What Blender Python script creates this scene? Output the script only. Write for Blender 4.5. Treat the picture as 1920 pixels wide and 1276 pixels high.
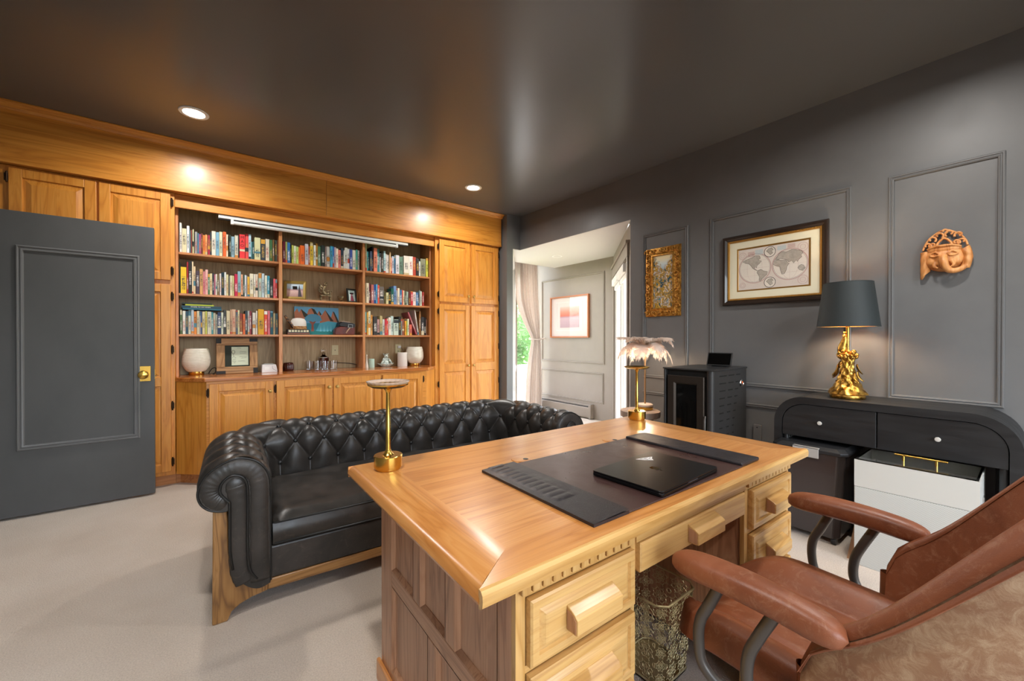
import bpy, bmesh, math, random
from mathutils import Vector, Matrix, Euler

for _o in list(bpy.data.objects):
    bpy.data.objects.remove(_o)
SC = bpy.context.scene
COL = SC.collection
PI = math.pi

# ---------------------------------------------------------------- camera
_cd = bpy.data.cameras.new('camera')
_cd.sensor_fit = 'HORIZONTAL'
_cd.sensor_width = 36.0
_cd.lens = 760.0 / 1920.0 * 36.0
_cd.clip_start = 0.02
_cd.clip_end = 200
cam = bpy.data.objects.new('camera', _cd)
COL.objects.link(cam)
cam.location = (0, 0, 1.20)
cam.rotation_euler = (math.radians(90 - 0.30), 0, math.radians(-37.73))
SC.camera = cam

# ---------------------------------------------------------------- world, sun, exposure
_w = bpy.data.worlds.new('world')
SC.world = _w
_w.use_nodes = True
_nt = _w.node_tree
_sky = _nt.nodes.new('ShaderNodeTexSky')
_sky.sky_type = 'NISHITA'
_sky.sun_disc = False
_sky.sun_elevation = math.radians(48)
_sky.sun_rotation = math.radians(40)
_sky.dust_density = 2.0
_hs = _nt.nodes.new('ShaderNodeHueSaturation')
_hs.inputs['Saturation'].default_value = 0.45
_nt.links.new(_sky.outputs[0], _hs.inputs['Color'])
_nt.links.new(_hs.outputs[0], _nt.nodes['Background'].inputs[0])
_nt.nodes['Background'].inputs[1].default_value = 1.6

_sd = bpy.data.lights.new('sun', 'SUN')
_sd.energy = 3.5
_sd.angle = math.radians(1.0)
_sd.color = (1.0, 0.95, 0.86)
sun = bpy.data.objects.new('sun', _sd)
COL.objects.link(sun)
sun.rotation_euler = Vector((-0.38, -0.42, -0.80)).to_track_quat('-Z', 'Y').to_euler()

SC.view_settings.view_transform = 'Standard'
SC.view_settings.look = 'None'
SC.view_settings.exposure = 0.6
SC.view_settings.gamma = 1.0
SC.view_settings.use_curve_mapping = False

DOWNLIGHT_W = 14.0      # each recessed ceiling lamp
DOWNLIGHT_COL = (1.0, 0.96, 0.91)

# ---------------------------------------------------------------- helpers
def lin(h):
    h = h.lstrip('#')
    o = []
    for i in (0, 2, 4):
        c = int(h[i:i + 2], 16) / 255.0
        o.append(c / 12.92 if c <= 0.04045 else ((c + 0.055) / 1.055) ** 2.4)
    return tuple(o)


class MB:
    """collects geometry; build() links it as one mesh object"""
    def __init__(s):
        s.v = []; s.f = []; s.m = []; s.cur = 0

    def mat(s, i):
        s.cur = i; return s

    def _add(s, vs, fs):
        b = len(s.v)
        s.v.extend([Vector(p) for p in vs])
        for f in fs:
            s.f.append([b + i for i in f]); s.m.append(s.cur)
        return b

    def mark(s):
        return len(s.v)

    def xf(s, M, start=0):
        for i in range(start, len(s.v)):
            s.v[i] = M @ s.v[i]
        return s

    def box(s, x0, x1, y0, y1, z0, z1):
        return s._add([(x0, y0, z0), (x1, y0, z0), (x1, y1, z0), (x0, y1, z0),
                       (x0, y0, z1), (x1, y0, z1), (x1, y1, z1), (x0, y1, z1)],
                      [(0, 3, 2, 1), (4, 5, 6, 7), (0, 1, 5, 4), (1, 2, 6, 5), (2, 3, 7, 6), (3, 0, 4, 7)])

    def prism(s, poly, a, b, axis='z'):
        n = len(poly)
        def P(p, t):
            if axis == 'z': return (p[0], p[1], t)
            if axis == 'y': return (p[0], t, p[1])
            return (t, p[0], p[1])
        vs = [P(p, a) for p in poly] + [P(p, b) for p in poly]
        fs = [tuple(range(n))[::-1], tuple(range(n, 2 * n))]
        for i in range(n):
            j = (i + 1) % n
            fs.append((i, j, n + j, n + i))
        return s._add(vs, fs)

    def lathe(s, prof, seg=24, c=(0, 0, 0), a0=0, a1=2 * PI, sx=1, sy=1, capb=True, capt=True):
        full = abs(a1 - a0 - 2 * PI) < 1e-6
        n = seg if full else seg + 1
        vs = []
        for r, z in prof:
            for k in range(n):
                a = a0 + (a1 - a0) * k / seg
                vs.append((c[0] + r * math.cos(a) * sx, c[1] + r * math.sin(a) * sy, c[2] + z))
        fs = []
        for i in range(len(prof) - 1):
            for k in range(seg):
                k2 = (k + 1) % n if full else k + 1
                fs.append((i * n + k, i * n + k2, (i + 1) * n + k2, (i + 1) * n + k))
        if full and capb and prof[0][0] > 1e-6: fs.append(tuple(range(n))[::-1])
        if full and capt and prof[-1][0] > 1e-6: fs.append(tuple((len(prof) - 1) * n + k for k in range(n)))
        return s._add(vs, fs)

    def cyl(s, p0, p1, r, seg=16, r1=None):
        return s.tube([p0, p1], [r, r if r1 is None else r1], seg)

    def tube(s, pts, r, seg=10, closed=False, caps=True):
        pts = [Vector(p) for p in pts]
        n = len(pts)
        if not hasattr(r, '__len__'): r = [r] * n
        tan = []
        for i in range(n):
            if closed: d = pts[(i + 1) % n] - pts[(i - 1) % n]
            elif i == 0: d = pts[1] - pts[0]
            elif i == n - 1: d = pts[-1] - pts[-2]
            else: d = (pts[i + 1] - pts[i]).normalized() + (pts[i] - pts[i - 1]).normalized()
            tan.append(d.normalized() if d.length > 1e-9 else Vector((0, 0, 1)))
        up = Vector((0, 0, 1)) if abs(tan[0].z) < 0.9 else Vector((1, 0, 0))
        nrm = (up - tan[0] * up.dot(tan[0])).normalized()
        vs = []
        for i in range(n):
            nrm = (nrm - tan[i] * nrm.dot(tan[i]))
            nrm = nrm.normalized() if nrm.length > 1e-6 else tan[i].orthogonal().normalized()
            bn = tan[i].cross(nrm)
            for k in range(seg):
                a = 2 * PI * k / seg
                vs.append(pts[i] + (nrm * math.cos(a) + bn * math.sin(a)) * r[i])
        fs = []
        for i in range(n if closed else n - 1):
            i2 = (i + 1) % n
            for k in range(seg):
                k2 = (k + 1) % seg
                fs.append((i * seg + k, i * seg + k2, i2 * seg + k2, i2 * seg + k))
        if caps and not closed:
            fs.append(tuple(range(seg))[::-1]); fs.append(tuple((n - 1) * seg + k for k in range(seg)))
        return s._add(vs, fs)

    def grid(s, fn, nu, nv, cu=False, cv=False):
        mu = nu if cu else nu + 1
        mv = nv if cv else nv + 1
        vs = [fn(i / nu, j / nv) for i in range(mu) for j in range(mv)]
        fs = []
        for i in range(nu):
            for j in range(nv):
                i2 = (i + 1) % mu; j2 = (j + 1) % mv
                fs.append((i * mv + j, i2 * mv + j, i2 * mv + j2, i * mv + j2))
        return s._add(vs, fs)

    def ball(s, c, r, seg=16, rings=10):
        if not hasattr(r, '__len__'): r = (r, r, r)
        vs = [(c[0], c[1], c[2] - r[2])]
        for i in range(1, rings):
            ph = -PI / 2 + PI * i / rings
            for k in range(seg):
                a = 2 * PI * k / seg
                vs.append((c[0] + r[0] * math.cos(ph) * math.cos(a), c[1] + r[1] * math.cos(ph) * math.sin(a), c[2] + r[2] * math.sin(ph)))
        vs.append((c[0], c[1], c[2] + r[2]))
        fs = [(0, 1 + (k + 1) % seg, 1 + k) for k in range(seg)]
        for i in range(rings - 2):
            for k in range(seg):
                k2 = (k + 1) % seg
                fs.append((1 + i * seg + k, 1 + i * seg + k2, 1 + (i + 1) * seg + k2, 1 + (i + 1) * seg + k))
        L = len(vs) - 1; b = 1 + (rings - 2) * seg
        fs += [(L, b + k, b + (k + 1) % seg) for k in range(seg)]
        return s._add(vs, fs)

    def rings(s, x0, x1, y0, y1, prof, cap=False, back=False):
        """rectangular loops: prof = [(inset, height)...] in local x,y with z as height"""
        vs = []
        for i, h in prof:
            vs += [(x0 + i, y0 + i, h), (x1 - i, y0 + i, h), (x1 - i, y1 - i, h), (x0 + i, y1 - i, h)]
        fs = []
        for q in range(len(prof) - 1):
            for k in range(4):
                k2 = (k + 1) % 4
                fs.append((q * 4 + k, q * 4 + k2, (q + 1) * 4 + k2, (q + 1) * 4 + k))
        if cap:
            q = (len(prof) - 1) * 4
            fs.append((q, q + 1, q + 2, q + 3))
        if back: fs.append((3, 2, 1, 0))
        return s._add(vs, fs)

    def build(s, name, mat, parent=None, smooth=None, bevel=None, loc=None, rot=None, sub=0, fixn=True, solid=None):
        me = bpy.data.meshes.new(name)
        me.from_pydata([tuple(v) for v in s.v], [], s.f)
        mats = mat if isinstance(mat, (list, tuple)) else [mat]
        for m in mats: me.materials.append(m)
        if len(mats) > 1: me.polygons.foreach_set('material_index', s.m)
        if fixn:
            bm = bmesh.new(); bm.from_mesh(me)
            bmesh.ops.recalc_face_normals(bm, faces=bm.faces)
            bm.to_mesh(me); bm.free()
        if smooth is not None:
            me.polygons.foreach_set('use_smooth', [True] * len(me.polygons))
            if smooth < 179: me.set_sharp_from_angle(angle=math.radians(smooth))
        me.update()
        o = bpy.data.objects.new(name, me)
        COL.objects.link(o)
        if parent is not None: o.parent = parent
        if loc: o.location = loc
        if rot: o.rotation_euler = rot
        if solid:
            md = o.modifiers.new('solid', 'SOLIDIFY'); md.thickness = solid; md.offset = 0
        if bevel:
            md = o.modifiers.new('bevel', 'BEVEL'); md.width = bevel[0]; md.segments = bevel[1]
            md.limit_method = 'ANGLE'; md.angle_limit = math.radians(40)
            md.harden_normals = False
        if sub:
            md = o.modifiers.new('sub', 'SUBSURF'); md.levels = sub; md.render_levels = sub
        return o


def BW(m, name, mat, root, parent=None, **k):
    """build a mesh given in room coordinates under root (an Empty without scale)"""
    R = Matrix.Translation(root.location) @ root.rotation_euler.to_matrix().to_4x4()
    m.xf(R.inverted())
    return m.build(name, mat, parent or root, **k)


def empty(name, loc=(0, 0, 0), rz=0.0):
    o = bpy.data.objects.new(name, None)
    o.empty_display_size = 0.05
    COL.objects.link(o)
    o.location = loc
    o.rotation_euler = (0, 0, rz)
    return o


def tag(o, label, cat, group=None):
    o['label'] = label
    o['category'] = cat
    if group: o['group'] = group
    return o


def struct(o, label=None):
    o['kind'] = 'structure'
    if label: o['label'] = label
    return o


def box_obj(name, b, mat, parent=None, bevel=None):
    m = MB(); m.box(*b)
    return m.build(name, mat, parent, bevel=bevel)


def copy_tree(o, parent=None):
    c = o.copy(); COL.objects.link(c); c.parent = parent
    for ch in list(o.children): copy_tree(ch, c)
    return c


MF = lambda Y: Matrix(((1, 0, 0, 0), (0, 0, -1, Y), (0, 1, 0, 0), (0, 0, 0, 1)))     # local x,y,z -> X, Z, -Y (faces camera side of back wall)
MR = lambda X: Matrix(((0, 0, -1, X), (1, 0, 0, 0), (0, 1, 0, 0), (0, 0, 0, 1)))     # local x,y,z -> Y, Z, -X (faces room from right wall)

def smoothstep(a, b, x):
    t = min(1, max(0, (x - a) / (b - a))); return t * t * (3 - 2 * t)

def bez(p0, p1, p2, p3, n):
    o = []
    for i in range(n + 1):
        t = i / n; u = 1 - t
        o.append(Vector(p0) * u ** 3 + Vector(p1) * 3 * u * u * t + Vector(p2) * 3 * u * t * t + Vector(p3) * t ** 3)
    return o

def catmull(pts, n=6, closed=False):
    P = [Vector(p) for p in pts]; N = len(P); o = []
    rng = range(N) if closed else range(N - 1)
    for i in rng:
        if closed: a, b, c, d = P[(i - 1) % N], P[i], P[(i + 1) % N], P[(i + 2) % N]
        else: a, b, c, d = P[max(i - 1, 0)], P[i], P[i + 1], P[min(i + 2, N - 1)]
        for k in range(n):
            t = k / n
            o.append(0.5 * ((2 * b) + (c - a) * t + (2 * a - 5 * b + 4 * c - d) * t * t + (3 * b - 3 * c + d - a) * t ** 3))
    if not closed: o.append(P[-1])
    return o

# ---------------------------------------------------------------- materials
def _mat(name):
    m = bpy.data.materials.new(name); m.use_nodes = True
    nt = m.node_tree
    return m, nt, nt.nodes['Principled BSDF']

def plain(name, col, rough=0.5, metal=0.0, spec=0.5, coat=0.0, emit=None, trans=0.0, ior=1.45, alpha=1.0, sheen=0.0):
    m, nt, b = _mat(name)
    c = lin(col) if isinstance(col, str) else col
    b.inputs['Base Color'].default_value = (*c, 1)
    b.inputs['Roughness'].default_value = rough
    b.inputs['Metallic'].default_value = metal
    b.inputs['Specular IOR Level'].default_value = spec
    b.inputs['Coat Weight'].default_value = coat
    b.inputs['Transmission Weight'].default_value = trans
    b.inputs['IOR'].default_value = ior
    b.inputs['Alpha'].default_value = alpha
    b.inputs['Sheen Weight'].default_value = sheen
    if emit:
        ec = lin(emit[0]) if isinstance(emit[0], str) else emit[0]
        b.inputs['Emission Color'].default_value = (*ec, 1)
        b.inputs['Emission Strength'].default_value = emit[1]
    return m

def _coords(nt, scale, rnd=True, kind='Object'):
    tc = nt.nodes.new('ShaderNodeTexCoord')
    mp = nt.nodes.new('ShaderNodeMapping')
    mp.inputs['Scale'].default_value = scale
    nt.links.new(tc.outputs[kind], mp.inputs['Vector'])
    if rnd:
        oi = nt.nodes.new('ShaderNodeObjectInfo')
        mu = nt.nodes.new('ShaderNodeMath'); mu.operation = 'MULTIPLY'; mu.inputs[1].default_value = 37.0
        nt.links.new(oi.outputs['Random'], mu.inputs[0])
        nt.links.new(mu.outputs[0], mp.inputs['Location'])
    return mp

def _noise(nt, vec, scale, detail=4, rough=0.55, dist=0.0):
    n = nt.nodes.new('ShaderNodeTexNoise')
    n.inputs['Scale'].default_value = scale; n.inputs['Detail'].default_value = detail
    n.inputs['Roughness'].default_value = rough; n.inputs['Distortion'].default_value = dist
    nt.links.new(vec.outputs[0], n.inputs['Vector'])
    return n

def _ramp(nt, fac, stops):
    r = nt.nodes.new('ShaderNodeValToRGB')
    el = r.color_ramp.elements
    while len(el) < len(stops): el.new(0.5)
    for e, (p, c) in zip(el, stops):
        e.position = p
        cc = lin(c) if isinstance(c, str) else c
        e.color = (*cc, 1)
    nt.links.new(fac, r.inputs['Fac'])
    return r

def _bump(nt, b, h, strength, dist=0.002):
    bp = nt.nodes.new('ShaderNodeBump')
    bp.inputs['Strength'].default_value = strength; bp.inputs['Distance'].default_value = dist
    nt.links.new(h, bp.inputs['Height']); nt.links.new(bp.outputs[0], b.inputs['Normal'])
    return bp

def _mixc(nt, a, bcol, fac, mode='MULTIPLY'):
    mx = nt.nodes.new('ShaderNodeMix'); mx.data_type = 'RGBA'; mx.blend_type = mode
    if hasattr(fac, 'is_linked') or hasattr(fac, 'links'): nt.links.new(fac, mx.inputs['Factor'])
    else: mx.inputs['Factor'].default_value = fac
    nt.links.new(a, mx.inputs['A'])
    if hasattr(bcol, 'links'): nt.links.new(bcol, mx.inputs['B'])
    else: mx.inputs['B'].default_value = (*(lin(bcol) if isinstance(bcol, str) else bcol), 1)
    return mx.outputs['Result']

def wood(name, light, mid, dark, axis, rough=0.38, coat=0.25, grain=1.0, bump=0.15):
    m, nt, b = _mat(name)
    s = {'x': (0.55, 7, 7), 'y': (7, 0.55, 7), 'z': (7, 7, 0.55)}[axis]
    s2 = {'x': (2.2, 150, 150), 'y': (150, 2.2, 150), 'z': (150, 150, 2.2)}[axis]
    mp = _coords(nt, s); mp2 = _coords(nt, s2)
    n1 = _noise(nt, mp, 1.7, 3, 0.5, 1.1)
    # cathedral figure: bands of the noise value
    mu = nt.nodes.new('ShaderNodeMath'); mu.operation = 'MULTIPLY'; mu.inputs[1].default_value = 9.0 * grain
    nt.links.new(n1.outputs['Fac'], mu.inputs[0])
    pp = nt.nodes.new('ShaderNodeMath'); pp.operation = 'PINGPONG'; pp.inputs[1].default_value = 1.0
    nt.links.new(mu.outputs[0], pp.inputs[0])
    r1 = _ramp(nt, pp.outputs[0], [(0.0, dark), (0.3, mid), (0.75, light), (1.0, mid)])
    n2 = _noise(nt, mp2, 1.0, 2, 0.6)
    r2 = _ramp(nt, n2.outputs['Fac'], [(0.30, (0.80, 0.74, 0.68)), (0.50, (1, 1, 1))])
    c = _mixc(nt, r1.outputs[0], r2.outputs[0], 0.75)
    nt.links.new(c, b.inputs['Base Color'])
    b.inputs['Roughness'].default_value = rough
    b.inputs['Coat Weight'].default_value = coat
    b.inputs['Coat Roughness'].default_value = 0.22
    _bump(nt, b, n2.outputs['Fac'], bump, 0.001)
    return m

def noisy(name, c0, c1, scale=8, rough=(0.5, 0.5), bump=0.0, bscale=None, detail=5, spec=0.5, metal=0.0, bdist=0.002, stretch=(1, 1, 1), c2=None, coat=0.0, pos=(0.35, 0.65), sheen=0.0):
    m, nt, b = _mat(name)
    mp = _coords(nt, stretch)
    n = _noise(nt, mp, scale, detail, 0.6)
    st = [(pos[0], c0), (pos[1], c1)]
    if c2: st.append((min(1, pos[1] + 0.15), c2))
    r = _ramp(nt, n.outputs['Fac'], st)
    nt.links.new(r.outputs[0], b.inputs['Base Color'])
    mr = nt.nodes.new('ShaderNodeMapRange')
    mr.inputs['From Min'].default_value = 0.3; mr.inputs['From Max'].default_value = 0.7
    mr.inputs['To Min'].default_value = rough[0]; mr.inputs['To Max'].default_value = rough[1]
    nt.links.new(n.outputs['Fac'], mr.inputs['Value']); nt.links.new(mr.outputs[0], b.inputs['Roughness'])
    b.inputs['Specular IOR Level'].default_value = spec
    b.inputs['Metallic'].default_value = metal
    b.inputs['Coat Weight'].default_value = coat
    b.inputs['Sheen Weight'].default_value = sheen
    if bump:
        n2 = _noise(nt, mp, bscale or scale * 4, 4, 0.6)
        _bump(nt, b, n2.outputs['Fac'], bump, bdist)
    return m

OAK = {a: wood('honey_oak_' + a, '#dc953e', '#d58b34', '#c67c2b', a, grain=0.8) for a in 'xyz'}
OAKD = {a: wood('oak_alcove_' + a, '#cb8b54', '#c2804a', '#b06e3c', a, rough=0.42, grain=0.8) for a in 'xyz'}
OAKBACK = wood('oak_veneer_back', '#b59a70', '#ab8f65', '#9a7e56', 'z', rough=0.5, coat=0.05)
DTOP = {a: wood('desk_top_oak_' + a, '#d29352', '#cb8947', '#bd7a3a', a, rough=0.3, coat=0.4, grain=0.8) for a in 'xy'}
DFRONT = {a: wood('desk_front_oak_' + a, '#cfa566', '#c89b5a', '#b98a49', a, rough=0.4, grain=0.8) for a in 'xyz'}
DSIDE = {a: wood('desk_side_oak_' + a, '#bb8c6a', '#b0805e', '#986a4c', a, rough=0.42, grain=1.3) for a in 'xyz'}
WALNUT = {a: wood('sofa_base_wood_' + a, '#9f7442', '#8f6534', '#6f4b24', a, rough=0.45) for a in 'xyz'}

PAINT = noisy('charcoal_wall_paint', '#646464', '#6b6b6b', 2.2, (0.38, 0.5), bump=0.08, bscale=60, bdist=0.001)
PAINTTRIM = plain('charcoal_trim_paint', '#686868', 0.36)
CEILP = noisy('charcoal_ceiling_paint', '#5d5d5d', '#5d5d5d', 1.6, (0.25, 0.25), detail=2, spec=0.42, bdist=0.001, stretch=(1, 1, 1))
DOORP = noisy('charcoal_door_paint', '#4d4d4d', '#565656', 3.0, (0.45, 0.6), bump=0.12, bscale=40, bdist=0.001, stretch=(1, 1, 0.5))
GREIGE = noisy('greige_paint', '#8c8175', '#92877b', 3.0, (0.45, 0.55))
WHITEP = plain('white_paint', '#e8e6e2', 0.45)
FLATWHITE = plain('soffit_white_paint', '#d3d0cb', 0.7)

def carpet_mat():
    m, nt, b = _mat('cream_carpet')
    mp = _coords(nt, (1, 1, 1), rnd=False)
    n1 = _noise(nt, mp, 1.3, 4, 0.6)
    r1 = _ramp(nt, n1.outputs['Fac'], [(0.3, '#d6c5b3'), (0.7, '#e4d6c7')])
    n2 = _noise(nt, mp, 190, 3, 0.7)
    r2 = _ramp(nt, n2.outputs['Fac'], [(0.3, (0.68, 0.66, 0.64)), (0.62, (1, 1, 1))])
    c = _mixc(nt, r1.outputs[0], r2.outputs[0], 0.8)
    nt.links.new(c, b.inputs['Base Color'])
    b.inputs['Roughness'].default_value = 0.95
    b.inputs['Specular IOR Level'].default_value = 0.1
    b.inputs['Sheen Weight'].default_value = 0.2
    _bump(nt, b, n2.outputs['Fac'], 0.8, 0.006)
    return m
CARPET = carpet_mat()

def leather(name, c0, c1, rough, scuff, sc=6, bump=0.25, pos=(0.62, 0.8)):
    m, nt, b = _mat(name)
    mp = _coords(nt, (1, 1, 1))
    n1 = _noise(nt, mp, sc, 6, 0.65, 0.6)
    r1 = _ramp(nt, n1.outputs['Fac'], [(0.3, c0), (0.6, c1)])
    # scuffs
    n3 = _noise(nt, mp, sc * 5.0, 10, 0.8, 0.7)
    r3 = _ramp(nt, n3.outputs['Fac'], [(pos[0], (0, 0, 0)), (pos[1], (1, 1, 1))])
    c = _mixc(nt, r1.outputs[0], scuff, r3.outputs[0], 'MIX')
    nt.links.new(c, b.inputs['Base Color'])
    mr = nt.nodes.new('ShaderNodeMapRange'); mr.inputs['From Min'].default_value = 0.3; mr.inputs['From Max'].default_value = 0.7
    mr.inputs['To Min'].default_value = rough - 0.08; mr.inputs['To Max'].default_value = rough + 0.10
    nt.links.new(n1.outputs['Fac'], mr.inputs['Value']); nt.links.new(mr.outputs[0], b.inputs['Roughness'])
    v = nt.nodes.new('ShaderNodeTexVoronoi'); v.inputs['Scale'].default_value = 420
    nt.links.new(mp.outputs[0], v.inputs['Vector'])
    _bump(nt, b, v.outputs['Distance'], bump, 0.0006)
    return m
LBLACK = leather('black_leather', '#222220', '#35302c', 0.36, '#51473f', pos=(0.54, 0.8))
LBROWN = leather('cognac_leather', '#713c24', '#8a4f31', 0.42, '#a97c60', sc=6, pos=(0.52, 0.82))
LBROWNB = leather('faded_cognac_suede', '#80583e', '#8f6a4c', 0.7, '#b79b7b', sc=7, pos=(0.45, 0.72))
BUTTON = plain('black_leather_button', '#242322', 0.3)
PIPING = plain('black_piping', '#1c1c1b', 0.35)

BRASS = plain('brushed_brass', '#d9b056', 0.24, 1.0)
BRASSD = plain('aged_brass', '#8a6a35', 0.35, 1.0)
GOLD = noisy('antique_gold', '#a8742a', '#e0b35a', 40, (0.22, 0.4), bump=0.5, bscale=60, metal=1.0, bdist=0.003)
BLACKM = plain('black_steel', '#232324', 0.42, 0.0)
STEELG = plain('gunmetal_tube', '#5a5652', 0.4, 0.6)
HINGE = plain('bronze_hinge', '#3b2a1c', 0.4, 0.8)
CHROME = plain('chrome', '#c9c9c9', 0.15, 1.0)
def pane_mat():
    m, nt, b = _mat('window_pane')
    nt.nodes.remove(b)
    t = nt.nodes.new('ShaderNodeBsdfTransparent'); g = nt.nodes.new('ShaderNodeBsdfGlossy'); g.inputs['Roughness'].default_value = 0.02
    mx = nt.nodes.new('ShaderNodeMixShader'); mx.inputs[0].default_value = 0.05
    nt.links.new(t.outputs[0], mx.inputs[1]); nt.links.new(g.outputs[0], mx.inputs[2])
    nt.links.new(mx.outputs[0], nt.nodes['Material Output'].inputs['Surface'])
    return m
PANE = pane_mat()
PICGLASS = pane_mat(); PICGLASS.node_tree.nodes['Mix Shader'].inputs[0].default_value = 0.02
GLASS = plain('clear_glass', '#ffffff', 0.02, trans=1.0, ior=1.45)

# ================================================================ the room
ZC = 2.79        # ceiling
XR = 3.345       # right wall
SOF = 2.36       # soffit of the nook
YB = 4.70        # back wall plane

_m = MB(); _m.box(-2.7, 4.85, -2.4, 5.36, -0.12, 0.0)
struct(_m.build('floor', CARPET), 'cream wall-to-wall carpet')

_m = MB(); _m.box(-2.7, 3.46, -2.4, 4.9, ZC, ZC + 0.12)
struct(_m.build('ceiling', CEILP), 'glossy charcoal painted ceiling')

_m = MB(); _m.box(-2.7, 3.225, YB, YB + 0.12, 0, ZC)
struct(_m.build('wall_back', PAINT))

# right wall with the wide opening into the nook
_m = MB()
_m.box(XR, XR + 0.115, -2.4, 2.43, 0, ZC)
_m.box(XR, XR + 0.115, 2.43, 4.15, SOF, ZC)
_m.box(3.225, XR + 0.115, 4.15, 4.9, SOF, ZC)
struct(_m.build('wall_right', PAINT), 'charcoal painted wall with picture-frame mouldings')
_m = MB(); _m.box(3.128, 3.225, 4.15, YB + 0.12, 0, ZC)
struct(_m.build('wall_stub', PAINT), 'narrow charcoal wall end beside the oak cabinets')

# left wall with doorway, unseen wall behind the camera with a window added for fill daylight
_m = MB()
_m.box(-1.24, -1.12, -2.4, 3.27, 0, ZC)
_m.box(-1.24, -1.12, 3.27, 4.14, 2.06, ZC)
_m.box(-1.24, -1.12, 4.14, YB, 0, ZC)
struct(_m.build('wall_left', PAINT))
_m = MB(); _m.box(-2.7, -2.6, -2.4, YB, 0, ZC)
struct(_m.build('wall_hallway', GREIGE))
_m = MB()
_m.box(-2.7, -0.6, -2.4, -2.28, 0, ZC); _m.box(2.6, XR, -2.4, -2.28, 0, ZC)
_m.box(-0.6, 2.6, -2.4, -2.28, 0, 0.5); _m.box(-0.6, 2.6, -2.4, -2.28, 2.4, ZC)
struct(_m.build('wall_front', PAINT))
_m = MB()
_m.rings(-0.6, 2.6, 0.5, 2.4, [(0, 0.0), (0, 0.03), (0.06, 0.03), (0.06, 0.0)])
_m.box(0.98, 1.02, 0.56, 2.34, 0.0, 0.03)
_m.xf(Matrix(((1, 0, 0, 0), (0, 0, 1, -2.36), (0, 1, 0, 0), (0, 0, 0, 1))))
struct(_m.build('fill_window_rear', WHITEP))

# ---- picture-frame mouldings of the right wall
MOULD = [(0, 0), (0.0, 0.008), (0.004, 0.012), (0.009, 0.012), (0.012, 0.007), (0.016, 0.007), (0.019, 0.011), (0.025, 0.009), (0.028, 0.0)]
def moulding(name, M, u0, u1, v0, v1, mat, parent=None, label=None):
    m = MB(); m.rings(u0, u1, v0, v1, MOULD); m.xf(M)
    o = m.build(name, mat, parent, smooth=25)
    if parent is None: struct(o, label)
    return o
moulding('trim_1', MR(XR), 0.10, 0.556, 0.833, 2.183, PAINTTRIM, None, 'charcoal moulding frame around the carved mask')
moulding('trim_2', MR(XR), 0.733, 1.647, 0.833, 2.183, PAINTTRIM, None, 'charcoal moulding frame around the map')
moulding('trim_3', MR(XR), 1.836, 2.287, 0.833, 2.175, PAINTTRIM, None, 'charcoal moulding frame around the gilt painting')
moulding('trim_4', MR(XR), 1.836, 2.287, 0.20, 0.705, PAINTTRIM, None, 'low charcoal moulding frame behind the stove')
moulding('trim_5', MR(XR), 0.733, 1.647, 0.20, 0.705, PAINTTRIM)
moulding('trim_6', MR(XR), 0.10, 0.556, 0.20, 0.705, PAINTTRIM)
moulding('trim_7', MR(XR), -0.9, -0.10, 0.833, 2.183, PAINTTRIM)
_m = MB(); _m.prism([(XR, 0), (XR - 0.015, 0), (XR - 0.015, 0.11), (XR - 0.006, 0.13), (XR, 0.13)], -2.28, 2.43, 'y')
struct(_m.build('baseboard_right', PAINTTRIM))

# ---- the nook (bay) beyond the opening
XN = 4.63
_m = MB(); _m.prism([(XR + 0.001, 2.428), (XN + 0.02, 3.645), (XN + 0.02, 4.839), (3.79, 4.839), (3.226, 4.151), (XR + 0.001, 4.151)], SOF - 0.004, SOF - 0.0005)
_m.box(3.80, XN + 0.02, 4.834, 4.839, SOF - 0.004, 2.66)
struct(_m.build('ceiling_nook', FLATWHITE), 'white dropped soffit over the nook')
_m = MB(); _m.box(3.7, 4.75, 4.839, 5.36, 2.62, 2.7)
struct(_m.build('ceiling_curtain_pocket', FLATWHITE))
_m = MB(); _m.box(XN, XN + 0.1, 3.60, 5.36, 0, 2.66)
struct(_m.build('wall_nook', GREIGE), 'greige panelled wall in the nook')
moulding('trim_8', MR(XN), 3.80, 5.15, 0.825, 2.172, GREIGE, None, 'greige moulding frame around the sunset picture')
moulding('trim_9', MR(XN), 3.818, 5.185, 0.25, 0.695, GREIGE, None, 'low greige moulding frame above the heater')
# window wall of the nook
_m = MB(); _m.box(4.09, 4.17, 5.25, 5.36, 0, 2.66); _m.box(4.09, XN, 5.25, 5.36, 2.56, 2.66); _m.box(4.09, XN, 5.25, 5.36, 0, 0.06)
struct(_m.build('wall_nook_window', GREIGE))
_w1 = MB()
_w1.rings(4.17, XN, 0.06, 2.56, [(0, 0.0), (0, 0.05), (0.022, 0.05), (0.026, 0.03), (0.026, 0.0)])
_w1.xf(MF(5.33))
win = struct(_w1.build('window_1', WHITEP), 'tall narrow window behind the curtain')
_m = MB(); _m.box(4.196, XN - 0.026, 5.318, 5.324, 0.086, 2.534)
_m.build('pane', PANE, win)
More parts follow.
